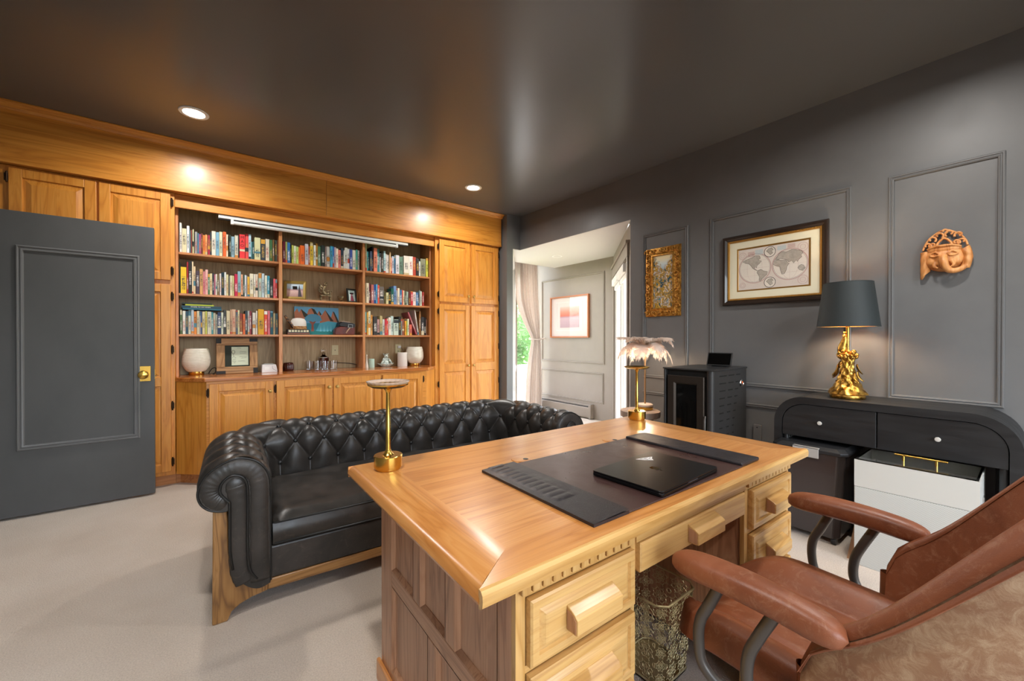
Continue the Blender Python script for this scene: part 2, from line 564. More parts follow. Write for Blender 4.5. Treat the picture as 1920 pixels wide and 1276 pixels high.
# angled white wall with a narrow casement, left of the curtain (seen edge-on)
_a = Vector((3.228, 4.152, 0)); _b = Vector((4.15, 5.27, 0))
_L = (_b - _a).length; _ang = math.atan2(_b.y - _a.y, _b.x - _a.x)
_Mx = Matrix.Translation(_a) @ Matrix.Rotation(_ang, 4, 'Z')
_m = MB(); _m.box(0, 0.16, 0, 0.11, 0, 2.66); _m.box(_L - 0.2, _L, 0, 0.11, 0, 2.66)
_m.box(0.16, _L - 0.2, 0, 0.11, 0, 0.35); _m.box(0.16, _L - 0.2, 0, 0.11, 2.3, 2.66)
_m.xf(_Mx)
struct(_m.build('wall_nook_angled', WHITEP), 'white angled wall left of the curtain')
_m = MB(); _m.rings(0.16, _L - 0.2, 0.35, 2.3, [(0, 0), (0, 0.05), (0.045, 0.05), (0.045, 0)])
_m.xf(_Mx @ Matrix(((1, 0, 0, 0), (0, 0, 1, 0.03), (0, 1, 0, 0), (0, 0, 0, 1))))
wn = struct(_m.build('window_2', WHITEP))
_m = MB(); _m.box(0.205, _L - 0.245, 0.05, 0.056, 0.395, 2.255); _m.xf(_Mx); _m.build('pane', PANE, wn)
_m = MB(); _m.box(0.5, 0.53, -0.012, 0.02, 0.80, 0.87); _m.tube([(0.515, -0.015, 0.83), (0.515, -0.03, 0.80), (0.515, -0.02, 0.73)], 0.006, 8); _m.xf(_Mx)
_m.build('window_crank', WHITEP, wn)

# angled wall with the glass door on the right of the nook
_a = Vector((XR + 0.01, 2.43, 0)); _b = Vector((XN + 0.01, 3.655, 0))
_L2 = (_b - _a).length; _ang2 = math.atan2(_b.y - _a.y, _b.x - _a.x)
_M2 = Matrix.Translation(_a) @ Matrix.Rotation(_ang2, 4, 'Z')
_m = MB(); _m.box(0, 0.22, -0.11, 0, 0, SOF); _m.box(_L2 - 0.16, _L2 + 0.06, -0.11, 0, 0, SOF)
_m.box(0.22, _L2 - 0.16, -0.11, 0, 2.04, SOF)
_m.xf(_M2); struct(_m.build('wall_nook_door', GREIGE), 'greige angled wall around the glass door')
_m = MB()
_m.box(0.13, 0.225, 0, 0.02, 0, 2.04); _m.box(_L2 - 0.165, _L2 - 0.07, 0, 0.02, 0, 2.04)
_m.box(0.11, _L2 - 0.05, 0, 0.024, 2.035, 2.16); _m.box(0.095, _L2 - 0.035, 0, 0.04, 2.16, 2.19)
_m.xf(_M2); struct(_m.build('trim_10', GREIGE), 'greige door casing with head moulding')
_m = MB()
_m.rings(0.225, _L2 - 0.165, 0.0, 2.035, [(0, -0.06), (0, 0.0), (0.04, 0.0), (0.04, -0.06)])
_m.xf(_M2 @ Matrix(((1, 0, 0, 0), (0, 0, 1, -0.01), (0, 1, 0, 0), (0, 0, 0, 1))))
gd = struct(_m.build('door_2', WHITEP), 'white framed glass door in the nook')
_mid = (0.225 + _L2 - 0.165) / 2
for _x0, _x1 in ((0.265, _mid), (_mid, _L2 - 0.205)):
    _m = MB(); _m.rings(_x0, _x1, 0.04, 1.995, [(0, -0.045), (0, -0.005), (0.075, -0.005), (0.085, -0.015), (0.085, -0.045)])
    _m.xf(_M2 @ Matrix(((1, 0, 0, 0), (0, 0, 1, -0.015), (0, 1, 0, 0), (0, 0, 0, 1))))
    lf = _m.build('door_leaf', WHITEP, gd)
    _m = MB(); _m.box(_x0 + 0.085, _x1 - 0.085, -0.045, -0.039, 0.125, 1.91); _m.xf(_M2); _m.build('pane', PANE, lf)
for _x0, _x1 in ((0.29, _mid - 0.02), (_mid + 0.02, _L2 - 0.23)):
    _m = MB(); _m.box(_x0, _x1, -0.018, 0.045, 1.90, 1.99); _m.box(_x0 + 0.01, _x1 - 0.01, -0.012, 0.01, 1.845, 1.90)
    _m.xf(_M2)
    o = _m.build('roller_blind', WHITEP, None, bevel=(0.006, 2))
    tag(o, 'white roller blind cassette on the nearer glass door leaf' if _x0 < 0.5 else 'white roller blind cassette on the farther glass door leaf', 'blind', 'roller blinds on the glass door')
# baseboard heater
he = empty('baseboard_heater', (XN, 4.55, 0))
tag(he, 'long greige baseboard heater under the sunset picture', 'heater')
_m = MB(); _m.prism([(-0.001, 0.02), (-0.065, 0.02), (-0.07, 0.05), (-0.07, 0.17), (-0.062, 0.178), (-0.03, 0.178), (-0.03, 0.205), (-0.001, 0.215)], -0.50, 0.69, 'y')
_m.build('housing', GREIGE, he, bevel=(0.004, 2))
_m = MB(); _m.box(-0.062, -0.032, -0.49, 0.68, 0.181, 0.186); _m.build('louver', BLACKM, he)
_m = MB(); _m.box(-0.075, -0.001, -0.55, -0.50, 0.01, 0.218); _m.build('end_cap', GREIGE, he, bevel=(0.008, 3))

# ---- open door on the left
dr = empty('door_1', (-0.266, 4.135, 0.015)); struct(dr, 'open charcoal door with a brass knob')
_m = MB(); _m.box(-0.815, 0, 0, 0.04, 0, 2.03); _m.build('door_leaf', DOORP, dr, bevel=(0.002, 2))
_m = MB(); _m.rings(-0.690, -0.083, 0.436, 1.805, [(0, 0), (0.0, 0.008), (0.005, 0.013), (0.010, 0.013), (0.014, 0.008), (0.02, 0.008), (0.024, 0.012), (0.032, 0.01), (0.036, 0.0)])
_m.xf(MF(0)); _m.build('moulding', PAINTTRIM, dr, smooth=25)
kb = MB(); kb.box(-0.088, -0.022, -0.006, 0, 0.86, 0.975)
kp = kb.build('knob_plate', BRASS, dr, bevel=(0.0015, 2))
kb = MB(); kb.lathe([(0.012, 0), (0.012, 0.03), (0.022, 0.034), (0.030, 0.045), (0.031, 0.055), (0.027, 0.064), (0.015, 0.068), (0.0, 0.069)], 28)
kb.xf(Matrix.Translation((-0.062, -0.006, 0.912)) @ Matrix.Rotation(PI / 2, 4, 'X'))
kb.build('knob', BRASS, kp, smooth=40)
kb = MB(); kb.box(-0.004, 0.002, 0.008, 0.032, 0.87, 0.96); kb.build('latch_plate', BRASS, dr)
_m = MB(); _m.tube([(0.0, 0.02, 0.895), (0.008, 0.02, 0.895)], 0.006, 8); _m.build('latch_bolt', CHROME, dr)
for _z in (0.2, 1.0, 1.8):
    _m = MB(); _m.cyl((-0.82, -0.005, _z), (-0.82, -0.005, _z + 0.09), 0.007, 10); _m.build('hinge', BRASSD, dr)

# ---- recessed ceiling lamps
RIM = plain('lamp_rim_white', '#f2f2f0', 0.5)
LENS = plain('lamp_lens', '#ffffff', 0.4, emit=((1.0, 0.97, 0.92), 14.0))
_spots = [(-0.02, 3.642, ZC, 'recessed ceiling lamp left, above the open charcoal door'),
          (2.30, 3.640, ZC, 'recessed ceiling lamp right, near the tall oak cabinet'),
          (-0.02, 0.75, ZC, 'recessed ceiling lamp over the carpet left of the desk'),
          (2.35, 0.3, ZC, 'recessed ceiling lamp over the leather armchair'),
          (-0.02, -1.0, ZC, 'added recessed fill lamp behind the camera on the left'),  # unseen rear row, added to fill the room with light
          (2.30, -1.0, ZC, 'added recessed fill lamp behind the camera on the right'),
          (4.01, 4.14, SOF, 'small recessed lamp in the white nook soffit')]
def downlight(x, y, z, label, watts, r):
    root = empty('recessed_lamp', (x, y, z)); tag(root, label, 'ceiling lamp', 'recessed ceiling lamps')
    m = MB(); m.lathe([(r * 0.70, -0.002), (r * 0.74, -0.006), (r * 0.97, -0.006), (r, 0.0)], 40, capb=False, capt=False)
    m.build('rim', RIM, root, smooth=40)
    m = MB(); m.lathe([(0.0, -0.004), (r * 0.72, -0.003)], 40, capt=False); m.build('lens', LENS, root, smooth=180)
    ld = bpy.data.lights.new('lamp_glow', 'AREA'); ld.shape = 'DISK'; ld.size = r * 1.4; ld.energy = watts; ld.color = DOWNLIGHT_COL
    ld.spread = math.radians(165)
    lo = bpy.data.objects.new('lamp_glow', ld); COL.objects.link(lo); lo.parent = root; lo.location = (0, 0, -0.012)
for _x, _y, _z, _l in _spots:
    downlight(_x, _y, _z, _l, DOWNLIGHT_W if _z > 2.5 else 5.0, 0.088 if _z > 2.5 else 0.075)

# ================================================================ built-in oak wall
YF = 4.30        # face frame of the tall cabinets
KNOB = plain('brass_cabinet_knob', '#caa665', 0.3, 1.0)

def mk_knob(root, parent, x, y, z, d=(0, -1, 0), r=0.016, mat=None):
    m = MB(); m.lathe([(0.006, 0), (0.006, 0.012), (r, 0.018), (r, 0.026), (r * 0.6, 0.031), (0, 0.032)], 18)
    q = Vector((0, 0, 1)).rotation_difference(Vector(d)).to_matrix().to_4x4()
    m.xf(Matrix.Translation((x, y, z)) @ q)
    return BW(m, 'knob', mat or KNOB, root, parent, smooth=40)

def mk_hinge(root, parent, x, y, z):
    m = MB(); m.cyl((x, y, z - 0.03), (x, y, z + 0.03), 0.006, 10)
    m.ball((x, y, z - 0.032), 0.006, 8, 6); m.ball((x, y, z + 0.032), 0.006, 8, 6)
    m.box(x - 0.012, x + 0.012, y + 0.002, y + 0.008, z - 0.025, z + 0.025)
    return BW(m, 'hinge', HINGE, root, parent, smooth=40)

def cab_door(root, x0, x1, z0, z1, yf, panels=None, knob=None, hinges=(), st=0.062, t=0.02):
    """frame-and-raised-panel door, front face at y = yf"""
    panels = panels or [(z0 + st, z1 - st)]
    m = MB()
    m.box(x0, x0 + st, yf, yf + t, z0, z1); m.box(x1 - st, x1, yf, yf + t, z0, z1)
    zs = [z0] + [v for p in panels for v in p] + [z1]
    for i in range(0, len(zs), 2): m.box(x0 + st, x1 - st, yf, yf + t, zs[i], zs[i + 1])
    d = BW(m, 'door', OAK['z'], root, bevel=(0.003, 2))
    for a, b in panels:
        m = MB(); m.rings(x0 + st, x1 - st, a, b, [(0, -0.002), (0.004, -0.012), (0.012, -0.012), (0.040, -0.001), (0.043, 0.0)], cap=True)
        m.xf(MF(yf)); BW(m, 'panel', OAK['z'], root, d)
    if knob: mk_knob(root, d, knob[0], yf, knob[1])
    for hx, hz in hinges: mk_hinge(root, d, hx, yf + 0.004, hz)
    return d

# ---- tall cabinets either side of the bookcase
tl = empty('tall_cabinet', (-0.63, 4.5, 0)); tag(tl, 'tall honey oak cabinet behind the open charcoal door', 'cabinet', 'tall oak cabinets')
m = MB(); m.box(-1.11, -0.15, YF, YB - 0.005, 0.09, 2.384); BW(m, 'body', OAK['z'], tl, bevel=(0.002, 1))
m = MB(); m.box(-1.11, -0.15, 4.36, 4.40, 0, 0.09); BW(m, 'toe_kick', OAKD['x'], tl)
for x0, x1, hx in ((-1.02, -0.597, -1.028), (-0.584, -0.176, -0.168)):
    kx = x1 - 0.03 if hx < x0 else x0 + 0.03
    cab_door(tl, x0, x1, 1.67, 2.37, 4.28, knob=(kx, 1.73), hinges=[(hx, 2.30), (hx, 1.745)])
    cab_door(tl, x0, x1, 0.125, 1.635, 4.28, panels=[(0.187, 0.815), (0.89, 1.573)], knob=(kx, 0.86), hinges=[(hx, 1.54), (hx, 1.11), (hx, 0.655), (hx, 0.20)])

tr = empty('tall_cabinet', (2.65, 4.5, 0)); tag(tr, 'tall honey oak cabinet next to the nook opening', 'cabinet', 'tall oak cabinets')
m = MB(); m.box(2.19, 3.11, YF, YB - 0.005, 0.09, 2.384); BW(m, 'body', OAK['z'], tr, bevel=(0.002, 1))
m = MB(); m.box(2.19, 3.11, 4.36, 4.40, 0, 0.09); BW(m, 'toe_kick', OAKD['x'], tr)
for x0, x1, hx in ((2.237, 2.654, 2.229), (2.676, 3.086, 3.094)):
    kx = x1 - 0.028 if hx < x0 else x0 + 0.028
    cab_door(tr, x0, x1, 1.635, 2.365, 4.28, knob=(kx, 1.715), hinges=[(hx, 2.28), (hx, 1.72)])
    cab_door(tr, x0, x1, 0.125, 1.605, 4.28, panels=[(0.187, 0.80), (0.90, 1.543)], knob=(kx, 0.868), hinges=[(hx, 1.52), (hx, 1.10), (hx, 0.66), (hx, 0.22)])

# ---- fascia boards and crown above everything
fb = empty('wood_fascia', (1.0, 4.3, 2.384)); tag(fb, 'long honey oak fascia with crown moulding under the dark ceiling', 'fascia')
for x0, x1 in ((-1.115, 0.993), (0.996, 3.113)):
    m = MB(); m.box(x0, x1, 4.25, 4.272, 2.386, ZC - 0.004); BW(m, 'board', OAK['x'], fb, bevel=(0.0015, 1))
m = MB(); m.box(-1.115, 3.113, 4.272, 4.345, 2.386, 2.41); BW(m, 'bottom_strip', OAK['x'], fb)
m = MB(); m.box(-1.115, 3.113, 4.243, 4.25, 2.386, 2.404); BW(m, 'lip', OAK['x'], fb, bevel=(0.003, 2))
m = MB()
m.prism([(4.25, 2.742), (4.238, 2.742), (4.234, 2.750), (4.230, 2.758), (4.220, 2.764), (4.214, 2.772), (4.206, 2.775), (4.200, 2.781), (4.190, 2.783), (4.190, ZC - 0.001), (4.25, ZC - 0.001)], -1.115, 3.122, 'x')
BW(m, 'crown', OAK['x'], fb, smooth=20)

# ---- bookcase in the alcove
YS = 4.39
bc = empty('bookcase', (1.02, 4.5, 0.88)); tag(bc, 'open oak bookcase with three bays full of books', 'bookcase')
m = MB(); m.box(-0.149, 2.189, 4.65, 4.66, 0.88, 2.384); BW(m, 'back_panel', OAKBACK, bc)
for x0, x1 in ((-0.149, -0.13), (2.165, 2.189)):
    m = MB(); m.box(x0, x1, YS, 4.65, 0.88, 2.384); BW(m, 'side_panel', OAKD['z'], bc, bevel=(0.0015, 1))
for x0, x1 in ((0.605, 0.634), (1.386, 1.412)):
    m = MB(); m.box(x0, x1, YS, 4.65, 0.88, 2.384); BW(m, 'divider', OAKD['z'], bc, bevel=(0.0015, 1))
m = MB(); m.box(-0.149, 2.189, 4.32, 4.342, 2.277, 2.384); BW(m, 'header', OAK['x'], bc, bevel=(0.002, 1))
BAYS = [(-0.13, 0.605), (0.634, 1.386), (1.412, 2.165)]
SHZ = [1.925, 1.580, 1.236]
for x0, x1 in BAYS:
    for z in SHZ:
        m = MB(); m.box(x0 + 0.001, x1 - 0.001, YS + 0.002, 4.649, z - 0.02, z); BW(m, 'shelf', OAKD['x'], bc, bevel=(0.002, 1))

# ---- fluorescent strip below the header
fl = empty('strip_lamp', (1.0, 4.36, 2.27)); tag(fl, 'white double fluorescent strip under the bookcase header', 'lamp')
WPL = plain('white_enamel', '#e4e6e4', 0.35)
m = MB(); m.box(0.14, 1.875, 4.335, 4.375, 2.246, 2.276); BW(m, 'housing', WPL, fl, bevel=(0.004, 2))
m = MB(); m.box(0.14, 1.875, 4.343, 4.367, 2.238, 2.246); BW(m, 'seam', BLACKM, fl)
m = MB(); m.cyl((0.235, 4.352, 2.222), (1.75, 4.352, 2.222), 0.016, 14); BW(m, 'tube', WPL, fl, smooth=40)
for x in (0.228, 1.735):
    m = MB(); m.box(x, x + 0.022, 4.335, 4.368, 2.205, 2.246); BW(m, 'socket', WPL, fl, bevel=(0.003, 2))

# ---- base cabinets and the counter
def base_unit(label, x, doors, body, extra=None):
    r = empty('base_cabinet', (x, 4.4, 0)); tag(r, label, 'cabinet', 'oak base cabinets under the counter')
    m = MB(); m.box(body[0], body[1], 4.125, 4.64, 0.09, 0.844); BW(m, 'body', OAK['x'], r)
    m = MB(); m.box(body[0], body[1], 4.185, 4.21, 0.0, 0.09); BW(m, 'toe_kick', OAKD['x'], r)
    for x0, x1, kx, hx in doors:
        cab_door(r, x0, x1, 0.125, 0.825, 4.105, knob=(kx, 0.74), hinges=[(hx, 0.755), (hx, 0.20)])
    return r
b1 = base_unit('left oak base cabinet with an angled end panel', 0.28, [(0.068, 0.522, 0.494, 0.060)], (0.05, 0.534))
m = MB(); m.prism([(-0.145, YF), (0.05, 4.125), (0.05, 4.3), (-0.145, 4.6)], 0.09, 0.844); BW(m, 'angled_panel', OAK['z'], b1)
m = MB(); m.prism([(-0.149, 4.36), (-0.12, 4.36), (0.05, 4.19), (0.05, 4.3), (-0.149, 4.5)], 0.0, 0.09); BW(m, 'toe_kick', OAKD['x'], b1)
b2 = base_unit('middle oak base cabinet with a pair of doors', 1.01, [(0.546, 1.006, 0.978, 0.538), (1.022, 1.476, 1.050, 1.484)], (0.5345, 1.486))
b3 = base_unit('right oak base cabinet with an angled end panel', 1.74, [(1.497, 1.943, 1.525, 1.951)], (1.4865, 1.99))
m = MB(); m.prism([(1.99, 4.125), (2.185, YF), (2.185, 4.6), (1.99, 4.3)], 0.09, 0.844); BW(m, 'angled_panel', OAK['z'], b3)
m = MB(); m.prism([(1.99, 4.19), (2.16, 4.36), (2.189, 4.36), (2.189, 4.5), (1.99, 4.3)], 0.0, 0.09); BW(m, 'toe_kick', OAKD['x'], b3)

CTOP = wood('counter_oak', '#c9803f', '#ba6e31', '#9d5522', 'x', rough=0.2, coat=0.6)
m = MB(); m.prism([(-0.149, 4.285), (-0.125, 4.262), (0.037, 4.10), (2.003, 4.10), (2.165, 4.262), (2.189, 4.285), (2.189, 4.648), (-0.149, 4.648)], 0.846, 0.88)
o = m.build('countertop', CTOP, None, bevel=(0.006, 3)); tag(o, 'glossy oak counter with angled ends below the bookcase', 'counter')

# ================================================================ chesterfield sofa
sf = empty('chesterfield_sofa', (0.067, 2.10, 0), math.radians(-3.2))
tag(sf, 'black button-tufted leather sofa with rolled arms on a wooden base', 'sofa')
SW = 2.031                 # mirror: s -> SW - s
SIN0, SIN1, SBK = 0.185, SW - 0.185, 0.68
RC = 0.10
# sweep profile (n outward from the seat, z), resampled by arc length
_pr = [(0.0, 0.27), (0.0, 0.36), (0.0, 0.46), (0.0, 0.54), (0.006, 0.595), (0.03, 0.645), (0.075, 0.68), (0.12, 0.69), (0.17, 0.676),
       (0.222, 0.640), (0.25, 0.585), (0.243, 0.527), (0.205, 0.486), (0.16, 0.474)]
_pc = catmull([(a, b, 0) for a, b in _pr], 10)
_cum = [0.0]
for _i in range(1, len(_pc)): _cum.append(_cum[-1] + (_pc[_i] - _pc[_i - 1]).length)
TLEN = _cum[-1]
def prof_at(t):
    t = min(max(t, 0), TLEN)
    k = 1
    while k < len(_cum) - 1 and _cum[k] < t: k += 1
    f = (t - _cum[k - 1]) / max(1e-9, _cum[k] - _cum[k - 1])
    p = _pc[k - 1].lerp(_pc[k], f); d = (_pc[k] - _pc[k - 1]).normalized()
    return p.x, p.y, -d.y, d.x      # n, z and the normal pointing to the sitting side / up
# path of the inner line: left arm -> corner -> back -> corner -> right arm
_La = SBK - RC; _Lc = RC * PI / 2; _Lb = (SIN1 - SIN0) - 2 * RC
PLEN = 2 * _La + 2 * _Lc + _Lb
def path_at(u):
    if u < _La: return Vector((SIN0, u, 0)), Vector((-1, 0, 0))
    u -= _La
    if u < _Lc:
        a = PI - u / RC; c = Vector((SIN0 + RC, SBK - RC, 0)); d = Vector((math.cos(a), math.sin(a), 0)); return c + d * RC, d
    u -= _Lc
    if u < _Lb: return Vector((SIN0 + RC + u, SBK, 0)), Vector((0, 1, 0))
    u -= _Lb
    if u < _Lc:
        a = PI / 2 - u / RC; c = Vector((SIN1 - RC, SBK - RC, 0)); d = Vector((math.cos(a), math.sin(a), 0)); return c + d * RC, d
    u -= _Lc
    return Vector((SIN1, SBK - RC - u, 0)), Vector((1, 0, 0))
NB = 18
DS = PLEN / NB; DT = 0.122; T0 = 0.455 - 0.27
def tuft(u, t):
    p = u / DS - 0.5; q = (t - T0) / DT
    e = 0.42
    qm = min(max(q, 0.0), 3.0)
    a = p + qm / 2; b = p - qm / 2
    h = (abs(math.sin(PI * a)) * abs(math.sin(PI * b))) ** e
    if q < 0:
        hv = abs(math.sin(PI * p)) ** 0.5
        w = smoothstep(0.0, 0.8, -q); h = h * (1 - w) + (0.55 + 0.45 * hv) * w
        h = h + (1 - h) * smoothstep(0.5, 1.6, -q)
    if q > 3:
        w = smoothstep(0.0, 0.7, q - 3); h = h * (1 - w) + 1.0 * w
    return h
def sofa_pt(u, t, off=0.0):
    n, z, nn, nz = prof_at(t)
    h = tuft(u, t)
    d = 0.034 * (h - 1) + 0.012 + off
    fr = min(u, PLEN - u)
    d *= 0.25 + 0.75 * smoothstep(0.0, 0.06, fr)
    P, D = path_at(u)
    q = P + D * (n - nn * 0)      # n grows outward
    return Vector((q.x, q.y, z)) + (D * nn + Vector((0, 0, nz))) * d
# seat-side normal: profile normal is (-dz, dn): flip so that it points away from the stuffing
def _chk():
    n, z, nn, nz = prof_at(0.1)
    return nn
_sg = -1.0 if _chk() > 0 else 1.0
def sofa_surf(name, u0, u1, nu, nv=92):
    m = MB()
    def fn(a, b):
        u = u0 + (u1 - u0) * a; t = TLEN * b
        return sofa_pt(u, t)
    m.grid(fn, nu, nv)
    return m.build(name, LBLACK, sf, smooth=180, fixn=True)
_ua = _La + _Lc / 2
sofa_surf('arm', 0.0, _ua, 110)
sofa_surf('backrest', _ua, PLEN - _ua, 300)
sofa_surf('arm', PLEN - _ua, PLEN, 110)
# buttons share one mesh
_bm = MB(); _bm.ball((0, 0, 0), (0.013, 0.013, 0.008), 12, 8)
_btn = None
for k in range(4):
    for j in range(-1, NB + 1):
        u = (j + 0.5 + 0.5 * (k % 2)) * DS
        if not (0.03 < u < PLEN - 0.03): continue
        t = T0 + k * DT
        n, z, nn, nz = prof_at(t)
        P, D = path_at(u)
        nor = (D * nn + Vector((0, 0, nz))).normalized()
        pos = sofa_pt(u, t, 0.008)
        if _btn is None: o = _btn = _bm.build('button', BUTTON, sf, smooth=180)
        else:
            o = _btn.copy(); COL.objects.link(o); o.parent = sf
        o.location = pos
        o.rotation_mode = 'QUATERNION'
        o.rotation_quaternion = Vector((0, 0, 1)).rotation_difference(nor)
# outer sides and back of the upholstery
m = MB()
for sgn in (0, 1):
    f = (lambda s: s) if sgn == 0 else (lambda s: SW - s)
    xs = sorted((f(0.028), f(0.176)))
    m2 = MB(); m2.box(xs[0], xs[1], 0.02, 0.82, 0.12, 0.50)
    m2.build('arm_side', LBLACK, sf, bevel=(0.01, 2))
m = MB(); m.box(0.03, SW - 0.03, SBK + 0.02, SBK + 0.158, 0.12, 0.50); m.build('outer_back', LBLACK, sf, bevel=(0.01, 2))
# scrolled arm fronts
_out = [(0.185, 0.128), (0.185, 0.30), (0.186, 0.46), (0.186, 0.55), (0.176, 0.608), (0.145, 0.655), (0.10, 0.682), (0.055, 0.688), (0.005, 0.670), (-0.042, 0.634), (-0.070, 0.575),
        (-0.064, 0.525), (-0.035, 0.490), (0.004, 0.475), (0.030, 0.474)]
_low = [(0.031, 0.42), (0.032, 0.32), (0.042, 0.23), (0.068, 0.165), (0.105, 0.125), (0.145, 0.108), (0.185, 0.118)]
_tong = [(0.135, 0.155), (0.108, 0.20), (0.100, 0.28), (0.100, 0.40), (0.101, 0.52), (0.095, 0.585), (0.070, 0.615), (0.035, 0.618), (0.008, 0.590), (0.004, 0.555), (0.022, 0.525), (0.036, 0.508)]
for sgn in (0, 1):
    f = (lambda s: s) if sgn == 0 else (lambda s: SW - s)
    outl = catmull([(f(a), b, 0) for a, b in _out], 4) + catmull([(f(a), b, 0) for a, b in _low], 4)
    m = MB()
    cx, cz = f(0.09), 0.35
    n = len(outl)
    # puffed front: outer ring at y=+0.02, shoulder, then face
    rings = [(1.0, 0.04), (1.0, -0.004), (0.985, -0.014), (0.95, -0.018)]
    vs = []
    for sc, y in rings:
        for p in outl:
            # move inwards along local direction to the spine of the scroll
            tx = f(0.105) if p.y < 0.5 else f(0.055)
            tz = p.y if p.y < 0.5 else 0.57
            vs.append((tx + (p.x - tx) * sc, y, tz + (p.y - tz) * sc))
    fs = []
    for r in range(len(rings) - 1):
        for k in range(n):
            k2 = (k + 1) % n; fs.append((r * n + k, r * n + k2, (r + 1) * n + k2, (r + 1) * n + k))
    fs.append(tuple((len(rings) - 1) * n + k for k in range(n)))
    m._add(vs, fs)
    ap = m.build('arm_front', LBLACK, sf, smooth=35)
    m = MB(); m.tube([(p.x, -0.014, p.y) for p in catmull([(f(a), b, 0) for a, b in _out], 5)], 0.0045, 8); m.build('piping', PIPING, ap, smooth=180)
    m = MB(); m.tube([(p.x, -0.022, p.y) for p in catmull([(f(a), b, 0) for a, b in _tong], 5)] + [(f(0.036), -0.022, 0.50), (f(0.036), -0.022, 0.30), (f(0.047), -0.020, 0.22)], 0.0055, 8); m.build('piping', PIPING, ap, smooth=180)
    # padded ring that follows the scroll, padded tongue inside it
    for nm, pts, r0, r1 in (('scroll_pad', [(0.145, 0.142), (0.143, 0.30), (0.143, 0.46), (0.143, 0.55), (0.131, 0.604), (0.100, 0.637), (0.055, 0.646), (0.010, 0.630), (-0.024, 0.600), (-0.034, 0.563), (-0.022, 0.530), (0.000, 0.512)], 0.040, 0.034),
                            ('tongue_pad', [(0.088, 0.150), (0.070, 0.215), (0.067, 0.35), (0.067, 0.50), (0.056, 0.572)], 0.033, 0.040)):
        c = catmull([(f(a), 0, b) for a, b in pts], 8)
        m = MB(); m.tube(c, [(r0 + (r1 - r0) * k / (len(c) - 1)) * (1 + 0.035 * math.sin(k * 1.9)) for k in range(len(c))], 18)
        m.ball(tuple(c[-1]), r1 * 0.99, 16, 10)
        for q in range(len(m.v)): m.v[q] = Vector((m.v[q].x, -0.012 + m.v[q].y * 0.34, m.v[q].z))
        m.build(nm, LBLACK, ap, smooth=180)
# seat: front apron and bench cushion
m = MB(); m.box(SIN0 - 0.02, SIN1 + 0.02, -0.004, 0.62, 0.128, 0.275); m.build('front_apron', LBLACK, sf, bevel=(0.012, 3))
m = MB()
def cush(u, v):
    x = SIN0 + 0.008 + (SIN1 - SIN0 - 0.016) * u
    y = -0.012 + 0.66 * v
    ed = min(1, min(u, 1 - u) / 0.03) ** 0.5 * min(1, min(v, 1 - v) / 0.07) ** 0.5
    z = 0.375 + 0.030 * ed + 0.012 * math.sin(PI * u) + 0.004 * math.sin(u * 23 + v * 9) * ed
    return (x, y, z)
m.grid(cush, 60, 20)
m.grid(lambda u, v: (SIN0 + 0.008 + (SIN1 - SIN0 - 0.016) * u, -0.012 - 0.012 * math.sin(PI * v), 0.283 + 0.092 * v + 0.0 * u), 40, 6)
m.grid(lambda u, v: (SIN0 + 0.008, -0.012 + 0.66 * u, 0.283 + 0.092 * v), 4, 2); m.grid(lambda u, v: (SIN1 - 0.008, -0.012 + 0.66 * u, 0.283 + 0.092 * v), 4, 2)
m.grid(lambda u, v: (SIN0 + 0.008 + (SIN1 - SIN0 - 0.016) * u, -0.012 + 0.66 * v, 0.283), 4, 2)
cu = m.build('seat_cushion', LBLACK, sf, smooth=50, fixn=True)
for z in (0.285, 0.378):
    m = MB(); m.tube([(SIN0 + 0.010, 0.3, z), (SIN0 + 0.010, -0.006, z), (SIN0 + 0.018, -0.014, z), (SIN1 - 0.018, -0.014, z), (SIN1 - 0.010, -0.006, z), (SIN1 - 0.010, 0.3, z)], 0.0048, 8)
    m.build('piping', PIPING, cu, smooth=180)
# wooden base
_leg = [(-0.026, 0.0), (0.028, 0.0), (0.032, 0.012), (0.042, 0.035), (0.07, 0.056), (0.115, 0.072), (0.175, 0.082), (0.175, 0.128), (0.145, 0.112), (0.105, 0.128), (0.068, 0.168), (0.042, 0.233), (0.032, 0.32), (0.030, 0.42), (0.025, 0.482), (-0.022, 0.482)]
for sgn in (0, 1):
    f = (lambda s: s) if sgn == 0 else (lambda s: SW - s)
    m = MB(); m.prism([(f(a), b) for a, b in _leg], -0.006, 0.04, 'y'); m.build('leg', WALNUT['z'], sf, bevel=(0.006, 3))
    m = MB(); m.prism([(f(a), b) for a, b in _leg], 0.79, 0.836, 'y'); m.build('leg', WALNUT['z'], sf, bevel=(0.006, 3))
    xs = sorted((f(-0.018), f(0.022))); m = MB(); m.box(xs[0], xs[1], 0.04, 0.79, 0.083, 0.128); m.build('side_rail', WALNUT['y'], sf, bevel=(0.004, 2))
m = MB(); m.box(0.175, SW - 0.175, -0.004, 0.035, 0.082, 0.128); m.build('front_rail', WALNUT['x'], sf, bevel=(0.004, 2))
m = MB(); m.box(0.175, SW - 0.175, 0.795, 0.83, 0.082, 0.128); m.build('back_rail', WALNUT['x'], sf, bevel=(0.004, 2))

# ================================================================ oak desk
dk = empty('oak_desk', (0.385, 0.584, 0), math.radians(-1.2))
tag(dk, 'large honey oak pedestal desk with leather desk pad and laptop on it', 'desk')
DW, DD, DZ = 1.54, 0.862, 0.76
FX, FY = 0.104, 0.04
